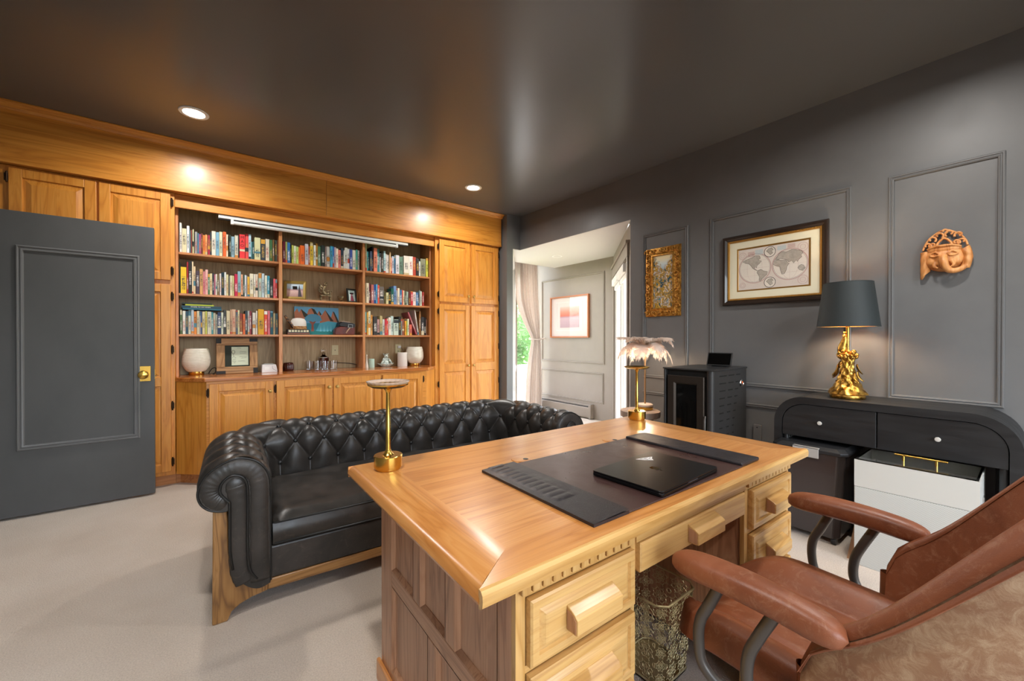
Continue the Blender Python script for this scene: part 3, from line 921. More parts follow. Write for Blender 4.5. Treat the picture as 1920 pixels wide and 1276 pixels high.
# top: field, mitred end boards, pale nosing
m = MB(); m.prism([(0.125, 0.10), (DW - 0.125, 0.10), (DW - 0.125, DD - 0.004), (0.125, DD - 0.004)], 0.724, DZ); m.build('top_field', DTOP['x'], dk)
m = MB(); m.prism([(0.004, 0.012), (DW - 0.004, 0.012), (DW - 0.125, 0.10), (0.125, 0.10)], 0.724, DZ); m.build('top_board', DTOP['x'], dk)
for sx in (0, 1):
    f = (lambda a: a) if sx == 0 else (lambda a: DW - a)
    pr = [(0.0, 0.738), (0.004, 0.748), (0.012, 0.756), (0.022, DZ), (0.125, DZ), (0.125, 0.724), (0.03, 0.724), (0.004, 0.729)]
    m = MB(); vs = []; n = len(pr)
    for a, z in pr: vs.append((f(a), 0.0115 + max(0, (a - 0.0)) / 0.125 * 0.0885, z))
    for a, z in pr: vs.append((f(a), DD - 0.004, z))
    fs = [tuple(range(n)), tuple(range(n, 2 * n))[::-1]] + [(i, (i + 1) % n, n + (i + 1) % n, n + i) for i in range(n)]
    m._add(vs, fs); m.build('end_board', DTOP['y'], dk, smooth=30)
m = MB(); m.prism([(0.014, DZ), (0.006, 0.7585), (0.001, 0.752), (0.0, 0.742), (0.002, 0.730), (0.010, 0.724), (0.014, 0.724)], 0.003, DW - 0.003, 'x'); m.build('front_nosing', DFRONT['x'], dk, smooth=30)
m = MB(); m.prism([(DD - 0.004, DZ), (DD + 0.002, 0.757), (DD + 0.006, 0.745), (DD + 0.004, 0.73), (DD - 0.004, 0.724)], 0.003, DW - 0.003, 'x'); m.build('back_nosing', DTOP['x'], dk, smooth=30)

def pull(parent, x, z, w, y):
    """carved block pull with end scoops painted as dark plates"""
    pts = []
    hw = w / 2
    for k in range(7):      # left scoop, from the back to the front
        a = k / 6 * PI / 2
        pts.append((x - hw + 0.0 + 0.022 * (1 - math.cos(a)) * 0.9, y - 0.002 - 0.027 * math.sin(a) ** 1.0))
    pts = [(x - hw, y)] + [(x - hw, y - 0.030)] + [(x - hw + 0.012, y - 0.032)] + [(x + hw - 0.012, y - 0.032), (x + hw, y - 0.030), (x + hw, y)]
    m = MB()
    # wedge in section: sloping top, flat front
    zc = z
    sec = [(y, zc + 0.028), (y - 0.024, zc + 0.016), (y - 0.032, zc + 0.010), (y - 0.032, zc - 0.022), (y - 0.024, zc - 0.024), (y, zc - 0.024)]
    m.prism(sec, x - hw, x + hw, 'x')
    h = m.build('handle', DFRONT['x'], parent, bevel=(0.002, 2))
    for sgn in (-1, 1):      # flat dark plate at each end, paints the shade of a scoop
        m = MB()
        xe = x + sgn * hw
        arc = [(xe + sgn * 0.0006, y)] + [(xe + sgn * 0.0006 - sgn * 0.0, y - 0.002)]
        poly = [(y - 0.003, zc - 0.020), (y - 0.028, zc - 0.020), (y - 0.028, zc + 0.006), (y - 0.022, zc + 0.013), (y - 0.012, zc + 0.017), (y - 0.003, zc + 0.019)]
        m.prism(poly, xe - sgn * 0.0005, xe + sgn * 0.0012, 'x')
        m.build('scoop_shade', DSIDE['z'], h)
    return h

def drawer(x0, x1, z0, z1, y, hw=None, hx=None, hz=None, plain_=False):
    m = MB()
    if plain_:
        m.rings(x0, x1, z0, z1, [(0, 0.0), (0, 0.014), (0.004, 0.018), (0.010, 0.018)], cap=True)
    else:
        m.rings(x0, x1, z0, z1, [(0, 0.0), (0.0, 0.016), (0.004, 0.020), (0.020, 0.020), (0.023, 0.014), (0.036, 0.022), (0.040, 0.023)], cap=True)
    m.xf(MF(y)); d = m.build('drawer', DFRONT['x'], dk)
    pull(d, hx if hx is not None else (x0 + x1) / 2, hz if hz is not None else (z0 + z1) / 2 - 0.005, hw or 0.14, y - 0.0225 if not plain_ else y - 0.0175)
    return d

# pedestals
for px0, px1 in ((FX, 0.476), (1.074, DW - FX + 0.008)):
    side = px0 < 0.5
    m = MB(); m.box(px0 + 0.012, px1 - 0.002, FY + 0.014, 0.812, 0.06, 0.723); m.build('pedestal', DSIDE['z'], dk)
    # face frame
    m = MB(); m.box(px0, px0 + 0.024, FY, FY + 0.014, 0.0, 0.723); m.build('stile', DFRONT['z'], dk)
    m = MB(); m.box(px1 - 0.014, px1, FY, FY + 0.014, 0.0, 0.723); m.build('stile', DFRONT['z'], dk)
    for z0, z1 in ((0.0, 0.098), (0.362, 0.376), (0.531, 0.546), (0.684, 0.723)):
        m = MB(); m.box(px0 + 0.024, px1 - 0.014, FY, FY + 0.014, z0, z1); m.build('rail', DFRONT['x'], dk)
    for z0, z1 in ((0.100, 0.360), (0.378, 0.529), (0.548, 0.682)):
        d = drawer(px0 + 0.026, px1 - 0.016, z0, z1, FY + 0.002, hw=0.145, hz=(z0 + z1) / 2)
        if z0 < 0.2:
            m = MB(); m.lathe([(0.0, 0.001), (0.007, 0.001), (0.009, 0.0)], 14, capt=False); m.xf(Matrix.Translation(((px0 + px1) / 2 - 0.02, FY - 0.0215, 0.345)) @ Matrix.Rotation(PI / 2, 4, 'X')); m.build('keyhole', BRASSD, d)
    # dentils
    nd = int((px1 - px0 - 0.01) / 0.0275)
    dn = None
    for k in range(nd):
        if dn is None:
            mm = MB(); mm.box(0, 0.0225, 0, 0.012, 0, 0.026); dn = mm.build('dentil', DFRONT['z'], dk, bevel=(0.001, 1)); o = dn
        else:
            o = dn.copy(); COL.objects.link(o); o.parent = dk
        o.location = (px0 + 0.008 + k * 0.0275, FY - 0.012, 0.6955)
    m = MB(); m.box(px0 + 0.006, px1 - 0.002, FY - 0.014, FY, 0.7205, 0.7235); m.build('dentil_rail', DFRONT['x'], dk)

# outer side frames (left one in view)
for sx in (0, 1):
    f = (lambda a: a) if sx == 0 else (lambda a: DW - a + 0.008)
    xa, xb = sorted((f(FX), f(FX + 0.013)))
    def sb(y0, y1, z0, z1, ax, nm):
        m = MB(); m.box(xa, xb, y0, y1, z0, z1); return m.build(nm, DSIDE[ax], dk, bevel=(0.003, 2))
    sb(0.725, 0.824, 0.0, 0.723, 'z', 'stile'); sb(FY + 0.014, 0.105, 0.0, 0.723, 'z', 'stile')
    sb(0.496, 0.545, 0.428, 0.665, 'z', 'stile'); sb(0.290, 0.340, 0.428, 0.665, 'z', 'stile')
    sb(0.105, 0.725, 0.665, 0.723, 'y', 'rail'); sb(0.105, 0.725, 0.378, 0.428, 'y', 'rail'); sb(0.105, 0.725, 0.0, 0.098, 'y', 'rail')
    sb(0.395, 0.445, 0.098, 0.378, 'z', 'stile')
    for y0, y1, z0, z1 in ((0.545, 0.725, 0.428, 0.665), (0.340, 0.496, 0.428, 0.665), (0.105, 0.290, 0.428, 0.665), (0.445, 0.725, 0.098, 0.378), (0.105, 0.395, 0.098, 0.378)):
        m = MB(); m.rings(y0, y1, z0, z1, [(0, 0.0), (0.002, 0.0), (0.014, -0.010), (0.014, -0.011)], cap=True)
        if sx == 0: m.xf(Matrix(((0, 0, -1, FX + 0.0), (1, 0, 0, 0), (0, 1, 0, 0), (0, 0, 0, 1))))
        else: m.xf(Matrix(((0, 0, 1, f(FX)), (1, 0, 0, 0), (0, 1, 0, 0), (0, 0, 0, 1))))
        m.build('panel', DSIDE['z'], dk)
    xa, xb = sorted((f(FX - 0.014), f(FX + 0.0)))
    m = MB(); m.box(xa, xb, FY, 0.838, 0.0, 0.075); m.build('plinth', DTOP['y'], dk, bevel=(0.005, 2))
# back panel, centre drawer, kneehole panel
m = MB(); m.box(FX + 0.013, DW - FX - 0.006, 0.812, 0.824, 0.02, 0.723); m.build('back_panel', DSIDE['z'], dk)
m = MB(); m.box(0.478, 1.072, 0.775, 0.79, 0.06, 0.723); m.build('kneehole_panel', OAKD['z'], dk)
m = MB(); m.box(0.478, 1.072, FY + 0.004, 0.60, 0.617, 0.720); m.build('drawer_box', DFRONT['x'], dk)
m = MB(); m.box(0.478, 1.072, FY - 0.006, FY + 0.004, 0.690, 0.723); m.build('rail', DFRONT['x'], dk)
drawer(0.486, 1.050, 0.614, 0.688, FY + 0.004, hw=0.15, hx=0.775, hz=0.652, plain_=True)
# cable grommets
WR = Matrix.Translation(dk.location) @ dk.rotation_euler.to_matrix().to_4x4()
for gx, gy in ((0.926, 1.143), (1.407, 1.122)):
    p = WR.inverted() @ Vector((gx, gy, DZ))
    m = MB(); m.lathe([(0.036, 0.0), (0.035, 0.0025), (0.030, 0.003), (0.0, 0.003)], 30, c=(p.x, p.y, p.z)); g = m.build('grommet', DTOP['x'], dk, smooth=30)
    m = MB(); m.prism([(p.x + 0.012 + 0.010 * math.cos(a), p.y - 0.012 + 0.010 * math.sin(a)) for a in [2 * PI * k / 14 for k in range(14)]], p.z + 0.003, p.z + 0.0035); m.build('cable_hole', BLACKM, g)

# ================================================================ leather armchair at the desk
ch = empty('desk_chair', (1.25, 0.25, 0), math.radians(-3.0))
tag(ch, 'cognac leather desk chair with padded arms on gunmetal tubes', 'chair')
# local: x right, y toward the desk, z up
def seat_pt(u, v, th):
    # u across, v from rear (0) to front (1)
    x = (u - 0.5) * 2
    yy = -0.24 + 0.60 * v
    halfw = 0.278 - 0.10 * max(0, (v - 0.78) / 0.22) ** 3
    z = 0.448 + 0.040 * smoothstep(0.40, 0.78, abs(x)) + 0.012 * v
    z -= 0.055 * max(0, (v - 0.72) / 0.28) ** 2.4          # waterfall front
    yy += 0.0
    dent = 0.012 * math.exp(-((abs(x) - 0.48) / 0.035) ** 2) * (1 - max(0, v - 0.9) * 6)
    z -= dent
    ed = 1 - max(0, abs(x) - 0.88) / 0.12
    z -= 0.055 * (1 - ed) ** 2
    return Vector((x * halfw, yy, z - th))
m = MB()
NU, NV = 48, 30
def shell(u, v):
    # closed section in u: top then bottom
    if u < 0.5: return seat_pt(u * 2, v, 0)
    p = seat_pt((1 - u) * 2, v, 0); b = 0.085 * math.sqrt(max(0.0, 1 - max(0.0, (v - 0.80) / 0.20) ** 2))
    p.z -= b * (0.45 + 0.55 * (1 - abs(((1 - u) * 2 - 0.5) * 2) ** 4)); p.y -= 0.02 * max(0, v - 0.8) / 0.2
    return p
m.grid(shell, NU * 2, NV, cu=True)
n0 = len(m.v)
m._add([shell(i / (NU * 2), 0.0) for i in range(NU * 2)], [tuple(range(NU * 2))[::-1]])
st = m.build('seat', LBROWN, ch, smooth=60)
for sx in (-1, 1):
    m = MB(); m.tube([seat_pt(0.5 + sx * 0.24, k / 20, -0.001) for k in range(2, 20)], 0.003, 6); m.build('seam', LBROWN, st, smooth=180)
# wrap-around back: outer face, inner face, rolled rim
def back_pt(a, h, off):
    # a in [-1,1] around the back, h in [0,1] from the seat to the rim
    ph = a * math.radians(93)
    R = 0.255 + off
    z0 = 0.40
    side = abs(a)
    rim = 0.612 + 0.41 * (1 - smoothstep(0.30, 1.0, side)) ** 1.0
    rim -= 0.07 * (1 - math.sqrt(max(0.0, 1 - max(0.0, (side - 0.88) / 0.12) ** 2)))
    z = z0 + (rim - z0) * h
    lean = 0.13 * max(0, z - 0.45) * (0.6 + 0.4 * math.cos(ph)) + 0.04 * max(0, z - 0.45)
    x = (R + lean) * math.sin(ph); y = 0.0 - (R + lean) * math.cos(ph) * 1.2
    return Vector((x, y, z))
bk = None
m = MB(); m.grid(lambda u, v: back_pt(u * 2 - 1, v, 0.036 + 0.012 * math.sin(PI * v)), 56, 18); ob = m.build('outer_back', LBROWNB, ch, smooth=180)
m = MB(); m.grid(lambda u, v: back_pt(u * 2 - 1, v, -0.012 * math.sin(PI * v)), 56, 18); ib = m.build('backrest', LBROWN, ch, smooth=180)
m = MB()
def rimf(u, v):
    a = u * 2 - 1
    p0 = back_pt(a, 1.0, 0.0); p1 = back_pt(a, 1.0, 0.036); pb = back_pt(a, 0.86, 0.045)
    c = (p0 + p1) / 2; e = (p1 - p0) / 2
    th = PI - PI * v
    p = c + e * (math.cos(th) * 1.12) * -1 if False else c - e * math.cos(PI * v) * 1.12
    p.z += 0.022 * math.sin(PI * v)
    return p
m.grid(rimf, 56, 10)
# band of the outer face below the rim
m.grid(lambda u, v: back_pt(u * 2 - 1, 1.0 - 0.03 * v, 0.0385 + 0.014 * math.sin(PI * min(1, v + 0.1))), 56, 6)
m.build('rim', LBROWN, ch, smooth=180)
for s_ in (-1, 1):
    m = MB(); m.grid(lambda u, v: back_pt(s_ * 1.0, u, 0.036 * v).lerp(back_pt(s_ * 0.97, u, 0.0225), 0.0) + Vector((0, 0.016 * math.sin(PI * v), 0)), 12, 6); m.build('wing_edge', LBROWN, ib, smooth=180)
m = MB(); m.tube([back_pt(-1 + 2 * k / 60, 0.968, 0.0425) for k in range(61)], 0.0025, 6); m.build('seam', LBROWN, ob, smooth=180)
# arms
def arm(sx):
    x = sx * 0.328
    m = MB()
    def fn(u, v):
        y = 0.285 - 0.350 * u
        e = 1 - (abs(2 * u - 1)) ** 7
        e = max(0, e) ** 0.5
        a = 2 * PI * v
        w = 0.040 * (0.86 + 0.14 * math.sin(PI * min(1, u * 1.4)))
        cx = abs(math.cos(a)) ** 0.75 * (1 if math.cos(a) >= 0 else -1)
        cz = abs(math.sin(a)) ** 0.75 * (1 if math.sin(a) >= 0 else -1)
        return (x + w * e * cx, y, 0.655 + 0.012 * math.sin(PI * u) + 0.029 * e * cz)
    m.grid(fn, 40, 24, cv=True)
    o = m.build('armrest', LBROWN, ch, smooth=180)
    m = MB(); m.tube([fn(k / 40, 0.93) for k in range(1, 40)], 0.0022, 6); m.build('seam', LBROWN, o, smooth=180)
    xt = x + sx * 0.004; xi = x - sx * 0.10
    front = catmull([(xt, 0.165, 0.645), (xt, 0.192, 0.585), (xt, 0.212, 0.540), (xt, 0.216, 0.49), (xt, 0.205, 0.44), (xt - sx * 0.02, 0.165, 0.405), (xi, 0.12, 0.392), (sx * 0.05, 0.09, 0.385)], 6)
    m = MB(); m.tube(front, 0.0125, 14); m.build('arm_tube', STEELG, ch, smooth=180)
    rear = catmull([(xt, 0.052, 0.645), (xt, 0.085, 0.575), (xt, 0.104, 0.525), (xt, 0.107, 0.47), (xt, 0.09, 0.43), (xt - sx * 0.02, 0.06, 0.405), (xi, 0.03, 0.392), (sx * 0.05, 0.02, 0.385)], 6)
    m = MB(); m.tube(rear, 0.0125, 14); m.build('arm_tube', STEELG, ch, smooth=180)
arm(-1); arm(1)
# swivel base
m = MB(); m.cyl((0, 0.02, 0.09), (0, 0.02, 0.37), 0.026, 20); m.build('gas_lift', STEELG, ch, smooth=40)
m = MB(); m.box(-0.11, 0.11, -0.09, 0.13, 0.362, 0.384); m.build('seat_plate', STEELG, ch, bevel=(0.004, 2))
for k in range(5):
    a = math.radians(90 + 72 * k + 20)
    d = Vector((math.cos(a), math.sin(a), 0))
    c = Vector((0, 0.02, 0))
    m = MB(); m.tube([c + d * 0.02 + Vector((0, 0, 0.115)), c + d * 0.27 + Vector((0, 0, 0.075))], [0.022, 0.014], 12)
    lg = m.build('leg', STEELG, ch, smooth=40)
    m = MB()
    side = Vector((-d.y, d.x, 0))
    for q in (-1, 1): m.cyl(c + d * 0.27 + side * (q * 0.006) + Vector((0, 0, 0.027)), c + d * 0.27 + side * (q * 0.022) + Vector((0, 0, 0.027)), 0.026, 16)
    m.cyl(c + d * 0.27 + Vector((0, 0, 0.03)), c + d * 0.27 + Vector((0, 0, 0.072)), 0.006, 8)
    m.build('caster', BLACKM, lg, smooth=40)

# ================================================================ things along the right wall
BLKWOOD = noisy('black_stained_wood', '#161617', '#1f1f20', 5, (0.42, 0.55), bump=0.15, bscale=30, stretch=(6, 0.6, 6))
# ---- console table with waterfall ends
cs = empty('console_table', (2.95, 0.53, 0)); tag(cs, 'low black console table with rounded ends and two drawers', 'console table')
CX0, CX1, CY0, CY1, CZ = 2.95, 3.335, 0.028, 1.036, 0.838
def arch(y0, y1, zt, r, n=10, zb=None):
    zb = 0.0 if zb is None else zb
    p = [(y0, zb)]
    for k in range(n + 1):
        a = PI - PI / 2 * k / n; p.append((y0 + r + r * math.cos(a), zt - r + r * math.sin(a)))
    for k in range(n + 1):
        a = PI / 2 - PI / 2 * k / n; p.append((y1 - r + r * math.cos(a), zt - r + r * math.sin(a)))
    p.append((y1, zb)); return p
po = arch(CY0, CY1, CZ, 0.165); pi_ = arch(CY0 + 0.043, CY1 - 0.043, CZ - 0.043, 0.125)
m = MB(); n = len(po); vs = []
for x in (CX0, CX1):
    vs += [(x, a, b) for a, b in po]; vs += [(x, a, b) for a, b in pi_]
fs = []
for k in range(n - 1):
    fs += [(k, k + 1, n + k + 1, n + k), (2 * n + k, 3 * n + k, 3 * n + k + 1, 2 * n + k + 1), (k, 2 * n + k, 2 * n + k + 1, k + 1), (n + k, n + k + 1, 3 * n + k + 1, 3 * n + k)]
for k in (0, n - 1): fs.append((k, n + k, 3 * n + k, 2 * n + k))
m._add(vs, fs); BW(m, 'waterfall_frame', BLKWOOD, cs, smooth=35)
m = MB(); m.box(CX0 + 0.02, CX1, CY0 + 0.05, CY1 - 0.05, 0.597, CZ - 0.12); BW(m, 'drawer_case', BLKWOOD, cs)
ym = 0.535
KNOBW = plain('pale_metal_knob', '#d6d2ca', 0.35, 0.2)
for side in (0, 1):
    full = arch(CY0 + 0.046, CY1 - 0.046, CZ - 0.046, 0.122, zb=0.592)
    if side == 0: poly = [p for p in full if p[0] < 0.3] + [(ym - 0.003, CZ - 0.046), (ym - 0.003, 0.592)]
    else: poly = [(ym + 0.003, 0.592), (ym + 0.003, CZ - 0.046)] + [p for p in full if p[0] > 0.7]
    m = MB(); m.prism(poly, CX0 + 0.004, CX0 + 0.022, 'x'); d = BW(m, 'drawer', BLKWOOD, cs, bevel=(0.0015, 1))
    ky = 0.30 if side == 0 else 0.79
    m = MB(); m.lathe([(0.005, 0), (0.005, 0.010), (0.011, 0.014), (0.012, 0.018), (0.010, 0.022), (0, 0.023)], 16); m.xf(Matrix.Translation((CX0 + 0.004, ky, 0.692)) @ Matrix.Rotation(-PI / 2, 4, 'Y'))
    BW(m, 'knob', KNOBW, cs, d, smooth=40)
for yy in (CY0 + 0.043, CY1 - 0.075):
    for k in range(9):
        m = MB(); m.cyl((CX0 + 0.03 + 0.035 * k, yy + 0.016, 0), (CX0 + 0.03 + 0.035 * k, yy + 0.016, 0.597), 0.0165, 12); BW(m, 'reed', BLKWOOD, cs, smooth=60)

# ---- gold lamp with black shade on the console
lx, ly, lz = 3.12, 0.700, 0.838
lp = empty('table_lamp', (lx, ly, lz)); tag(lp, 'table lamp with black drum shade and gold sculpted bird base', 'lamp')
SHADE = noisy('black_shade_fabric', '#1d2324', '#262d2e', 60, (0.55, 0.7), bump=0.2, bscale=300, stretch=(1, 1, 6))
SHADEIN = plain('gold_shade_lining', '#c98d3c', 0.4, 0.6)
m = MB(); m.lathe([(0.082, 0), (0.086, 0.006), (0.086, 0.022), (0.080, 0.03), (0.0, 0.031)], 40, sy=1.0); m.build('base', GOLD, lp, smooth=40)
random.seed(4)
m = MB()
def trunk(u, v):
    z = 0.028 + 0.235 * u; a = 2 * PI * v
    r = 0.062 * (1 - u) ** 2.4 + 0.034 - 0.008 * math.sin(PI * u) + 0.004 * math.sin(5 * a + 3 * z * 30) + 0.003 * math.sin(9 * a - z * 70)
    return (r * math.cos(a) + 0.006 * math.sin(u * 7), r * math.sin(a), z)
m.grid(trunk, 30, 36, cv=True)
m.build('trunk', GOLD, lp, smooth=180)
m = MB()
for k in range(46):     # blossom cluster
    a = random.uniform(0, 2 * PI); t = random.random()
    rr = 0.048 * math.sqrt(1 - (2 * t - 1) ** 2 * 0.8)
    m.ball((rr * math.cos(a), rr * math.sin(a), 0.262 + (t - 0.5) * 0.05), random.uniform(0.008, 0.013), 8, 6)
m.ball((0, 0, 0.262), (0.045, 0.045, 0.024), 16, 10)
m.build('blossoms', GOLD, lp, smooth=180)['kind'] = 'stuff'
m = MB(); m.tube(catmull([(0.0, 0.02, 0.255), (-0.004, 0.024, 0.30), (-0.006, 0.016, 0.335), (-0.008, 0.012, 0.36), (-0.012, 0.012, 0.375)], 6), [0.030 - 0.022 * (k / 24) for k in range(25)], 12)
m.ball((-0.014, 0.012, 0.378), (0.012, 0.010, 0.010), 10, 8); m.tube([(-0.022, 0.012, 0.378), (-0.036, 0.014, 0.374)], [0.005, 0.001], 8)
for k in (-1, 0, 1): m.tube([(-0.012, 0.012, 0.386), (-0.010 + k * 0.003, 0.012 + k * 0.006, 0.402)], 0.0022, 6)
m.build('bird', GOLD, lp, smooth=180)
for k in range(15):     # leaf-shaped tail feathers down the trunk
    a = random.uniform(-2.6, 2.0); z = 0.06 + 0.15 * (k / 15)
    d = Vector((math.cos(a), math.sin(a), 0)); c = d * (0.040 + 0.016 * (1 - z / 0.25)) + Vector((0, 0, z))
    tng = Vector((-d.y, d.x, 0))
    m = MB()
    def lf(u, v, c=c, d=d, tng=tng):
        w = 0.017 * math.sin(PI * min(1, u * 0.96 + 0.02)) ** 0.8 * (v - 0.5) * 2
        return c + Vector((0, 0, 0.026 - 0.06 * u)) + d * (0.006 + 0.026 * u * u - 0.006 * abs(v - 0.5) * 2) + tng * w
    m.grid(lf, 8, 4); m.build('tail_feather', GOLD, lp, smooth=180, solid=0.002)
m = MB(); m.cyl((0, 0, 0.25), (0, 0, 0.47), 0.009, 14); m.build('stem', BRASS, lp, smooth=40)
z0, z1, r0, r1 = 0.434, 0.697, 0.152, 0.120
m = MB(); m.lathe([(r0, z0), (r1, z1)], 64, capb=False, capt=False); sh = m.build('shade', SHADE, lp, smooth=180, fixn=False)
m = MB(); m.lathe([(r0 - 0.002, z0 + 0.0005), (r1 - 0.002, z1 - 0.0005)], 64, capb=False, capt=False); m.build('shade_lining', SHADEIN, lp, smooth=180, fixn=False)
for r, z in ((r0 - 0.001, z0), (r1 - 0.001, z1)):
    m = MB(); m.tube([(r * math.cos(2 * PI * k / 64), r * math.sin(2 * PI * k / 64), z) for k in range(64)], 0.002, 6, closed=True); m.build('shade_ring', SHADE, sh, smooth=180)
m = MB()
for k in range(3):
    a = 2 * PI * k / 3; m.tube([(0, 0, z1 - 0.02), ((r1 - 0.002) * math.cos(a), (r1 - 0.002) * math.sin(a), z1 - 0.02)], 0.002, 6)
m.build('spider', BRASS, lp)
BULB = plain('lamp_bulb', '#ffffff', 0.4, emit=((1.0, 0.78, 0.5), 10.0))
m = MB(); m.ball((0, 0, 0.54), (0.028, 0.028, 0.036), 16, 12); m.build('bulb', BULB, lp, smooth=180)
ld = bpy.data.lights.new('bulb_light', 'POINT'); ld.energy = 26.0; ld.color = (1.0, 0.80, 0.56); ld.shadow_soft_size = 0.035
lo = bpy.data.objects.new('bulb_light', ld); COL.objects.link(lo); lo.parent = lp; lo.location = (0, 0, 0.54)

# ---- black lidded storage bin on casters
bn = empty('storage_bin', (3.06, 0.84, 0)); tag(bn, 'dark smoky plastic storage bin with black lid under the console', 'storage bin')
BINP = plain('smoky_plastic', '#3a3434', 0.25, spec=0.5, coat=0.3)
m = MB()
def binr(z, x0, x1, y0, y1, c=0.03): return [(x0 + c, y0, z), (x1 - c, y0, z), (x1, y0 + c, z), (x1, y1 - c, z), (x1 - c, y1, z), (x0 + c, y1, z), (x0, y1 - c, z), (x0, y0 + c, z)]
lo_, hi_ = binr(0.035, 2.90, 3.22, 0.69, 0.97), binr(0.535, 2.87, 3.25, 0.655, 1.005)
m._add(lo_ + hi_, [tuple(range(8))[::-1], tuple(range(8, 16))] + [(k, (k + 1) % 8, 8 + (k + 1) % 8, 8 + k) for k in range(8)])
BW(m, 'tub', BINP, bn, bevel=(0.008, 2))
m = MB(); a_, b_, c_ = binr(0.53, 2.855, 3.262, 0.64, 1.02), binr(0.548, 2.855, 3.262, 0.64, 1.02), binr(0.566, 2.88, 3.24, 0.665, 0.995)
m._add(a_ + b_ + c_, [tuple(range(8))[::-1], tuple(range(16, 24))] + [(k, (k + 1) % 8, 8 + (k + 1) % 8, 8 + k) for k in range(8)] + [(8 + k, 8 + (k + 1) % 8, 16 + (k + 1) % 8, 16 + k) for k in range(8)])
BW(m, 'lid', BLACKM, bn, bevel=(0.004, 2))
CLIPM = plain('grey_clip_plastic', '#a5a19c', 0.4)
m = MB(); m.box(2.843, 2.88, 0.77, 0.90, 0.552, 0.558); m.box(2.843, 2.851, 0.77, 0.90, 0.50, 0.558); BW(m, 'latch', CLIPM, bn, bevel=(0.002, 2))
for x, y in ((2.925, 0.715), (2.925, 0.945), (3.19, 0.715), (3.19, 0.945)):
    m = MB(); m.cyl((x, y - 0.012, 0.0195), (x, y + 0.012, 0.0195), 0.0195, 16); BW(m, 'caster', BLACKM, bn, smooth=40)

# ---- white filing box with glass lid
fx = empty('filing_box', (2.92, 0.37, 0)); tag(fx, 'white textured filing box with glass lid and brass handle', 'storage box')
def weave(name, c0, c1):
    m, nt, b = _mat(name)
    mp = _coords(nt, (1, 1, 1), rnd=False)
    ck = nt.nodes.new('ShaderNodeTexChecker'); ck.inputs['Scale'].default_value = 220
    nt.links.new(mp.outputs[0], ck.inputs['Vector'])
    ck.inputs['Color1'].default_value = (*lin(c0), 1); ck.inputs['Color2'].default_value = (*lin(c1), 1)
    nt.links.new(ck.outputs['Color'], b.inputs['Base Color']); b.inputs['Roughness'].default_value = 0.55
    _bump(nt, b, ck.outputs['Fac'], 0.4, 0.001)
    return m
WEAVE = weave('woven_white_leatherette', '#cccdc7', '#bbbcb6'); WSM = plain('smooth_white_leatherette', '#cbcac3', 0.4)
BX0, BX1, BY0, BY1, BZ = 2.765, 3.085, 0.15, 0.59, 0.557
m = MB(); m.box(BX0, BX1, BY0, BY1, 0, 0.415); BW(m, 'body', WEAVE, fx, bevel=(0.002, 1))
m = MB()
t = 0.012
m.box(BX0, BX0 + t, BY0, BY1, 0.417, BZ); m.box(BX1 - t, BX1, BY0, BY1, 0.417, BZ); m.box(BX0 + t, BX1 - t, BY0, BY0 + t, 0.417, BZ); m.box(BX0 + t, BX1 - t, BY1 - t, BY1, 0.417, BZ); m.box(BX0 + t, BX1 - t, BY0 + t, BY1 - t, 0.417, 0.427)
BW(m, 'top_section', WSM, fx)
m = MB(); m.box(BX0 + 0.003, BX1 - 0.003, BY0 + 0.003, BY1 - 0.003, BZ, BZ + 0.005); li = BW(m, 'lid', GLASS, fx)
xm = (BX0 + BX1) / 2 - 0.02
m = MB(); m.box(xm - 0.006, xm + 0.006, 0.26, 0.455, BZ + 0.03, BZ + 0.038); 
BW(m, 'handle', BRASS, fx, li, bevel=(0.002, 2))
for y in (0.30, 0.42):
    m = MB(); m.cyl((xm, y, BZ + 0.005), (xm, y, BZ + 0.031), 0.006, 12); BW(m, 'handle_post', BRASS, fx, li, smooth=40)
m = MB(); m.rings(2.905, 2.945, 0.385, 0.455, [(0, 0), (0, 0.006), (0.008, 0.006), (0.008, 0.0)]); m.xf(MF(BY0)); BW(m, 'latch', CHROME, fx)
m = MB(); m.box(2.915, 2.935, BY0 - 0.004, BY0, 0.40, 0.44); BW(m, 'latch_tongue', CHROME, fx)
# folded cardboard between bin and box
m = MB(); m.prism([(2.80, 0.0), (3.14, 0.0), (3.14, 0.11), (2.95, 0.14)], 0.600, 0.628, 'y'); o = m.build('cardboard_sheet', plain('brown_cardboard', '#9c7556', 0.8), None); tag(o, 'brown cardboard sheet standing between storage bin and filing box', 'cardboard')

# ---- pellet stove
sv = empty('pellet_stove', (3.03, 1.53, 0)); tag(sv, 'black pellet stove with glass door and slotted side', 'stove')
STOVE = plain('stove_black_steel', '#2b2b2c', 0.42, 0.0, coat=0.1); STOVED = plain('stove_dark_cavity', '#0c0c0c', 0.6); STOVEDOOR = plain('bronze_black_door', '#3b332d', 0.3, 0.5)
SX0, SX1, SY0, SY1, SZ = 2.77, 3.29, 1.345, 1.715, 0.985
m = MB(); m.box(SX0 + 0.03, SX1, SY0, SY1 - 0.004, 0.03, SZ - 0.012); BW(m, 'body', STOVE, sv)
m = MB(); m.box(SX0 - 0.004, SX1 + 0.006, SY0 - 0.006, SY1 + 0.006, SZ - 0.012, SZ); BW(m, 'top_plate', STOVE, sv, bevel=(0.004, 2))
m = MB(); m.cyl((SX0 + 0.026, SY0 + 0.026, 0.03), (SX0 + 0.026, SY0 + 0.026, SZ - 0.012), 0.027, 20); BW(m, 'corner_post', STOVE, sv, smooth=40)
m = MB(); m.box(SX0, SX0 + 0.03, SY1 - 0.018, SY1, 0.03, SZ - 0.012); BW(m, 'corner_post', STOVE, sv, bevel=(0.006, 3))
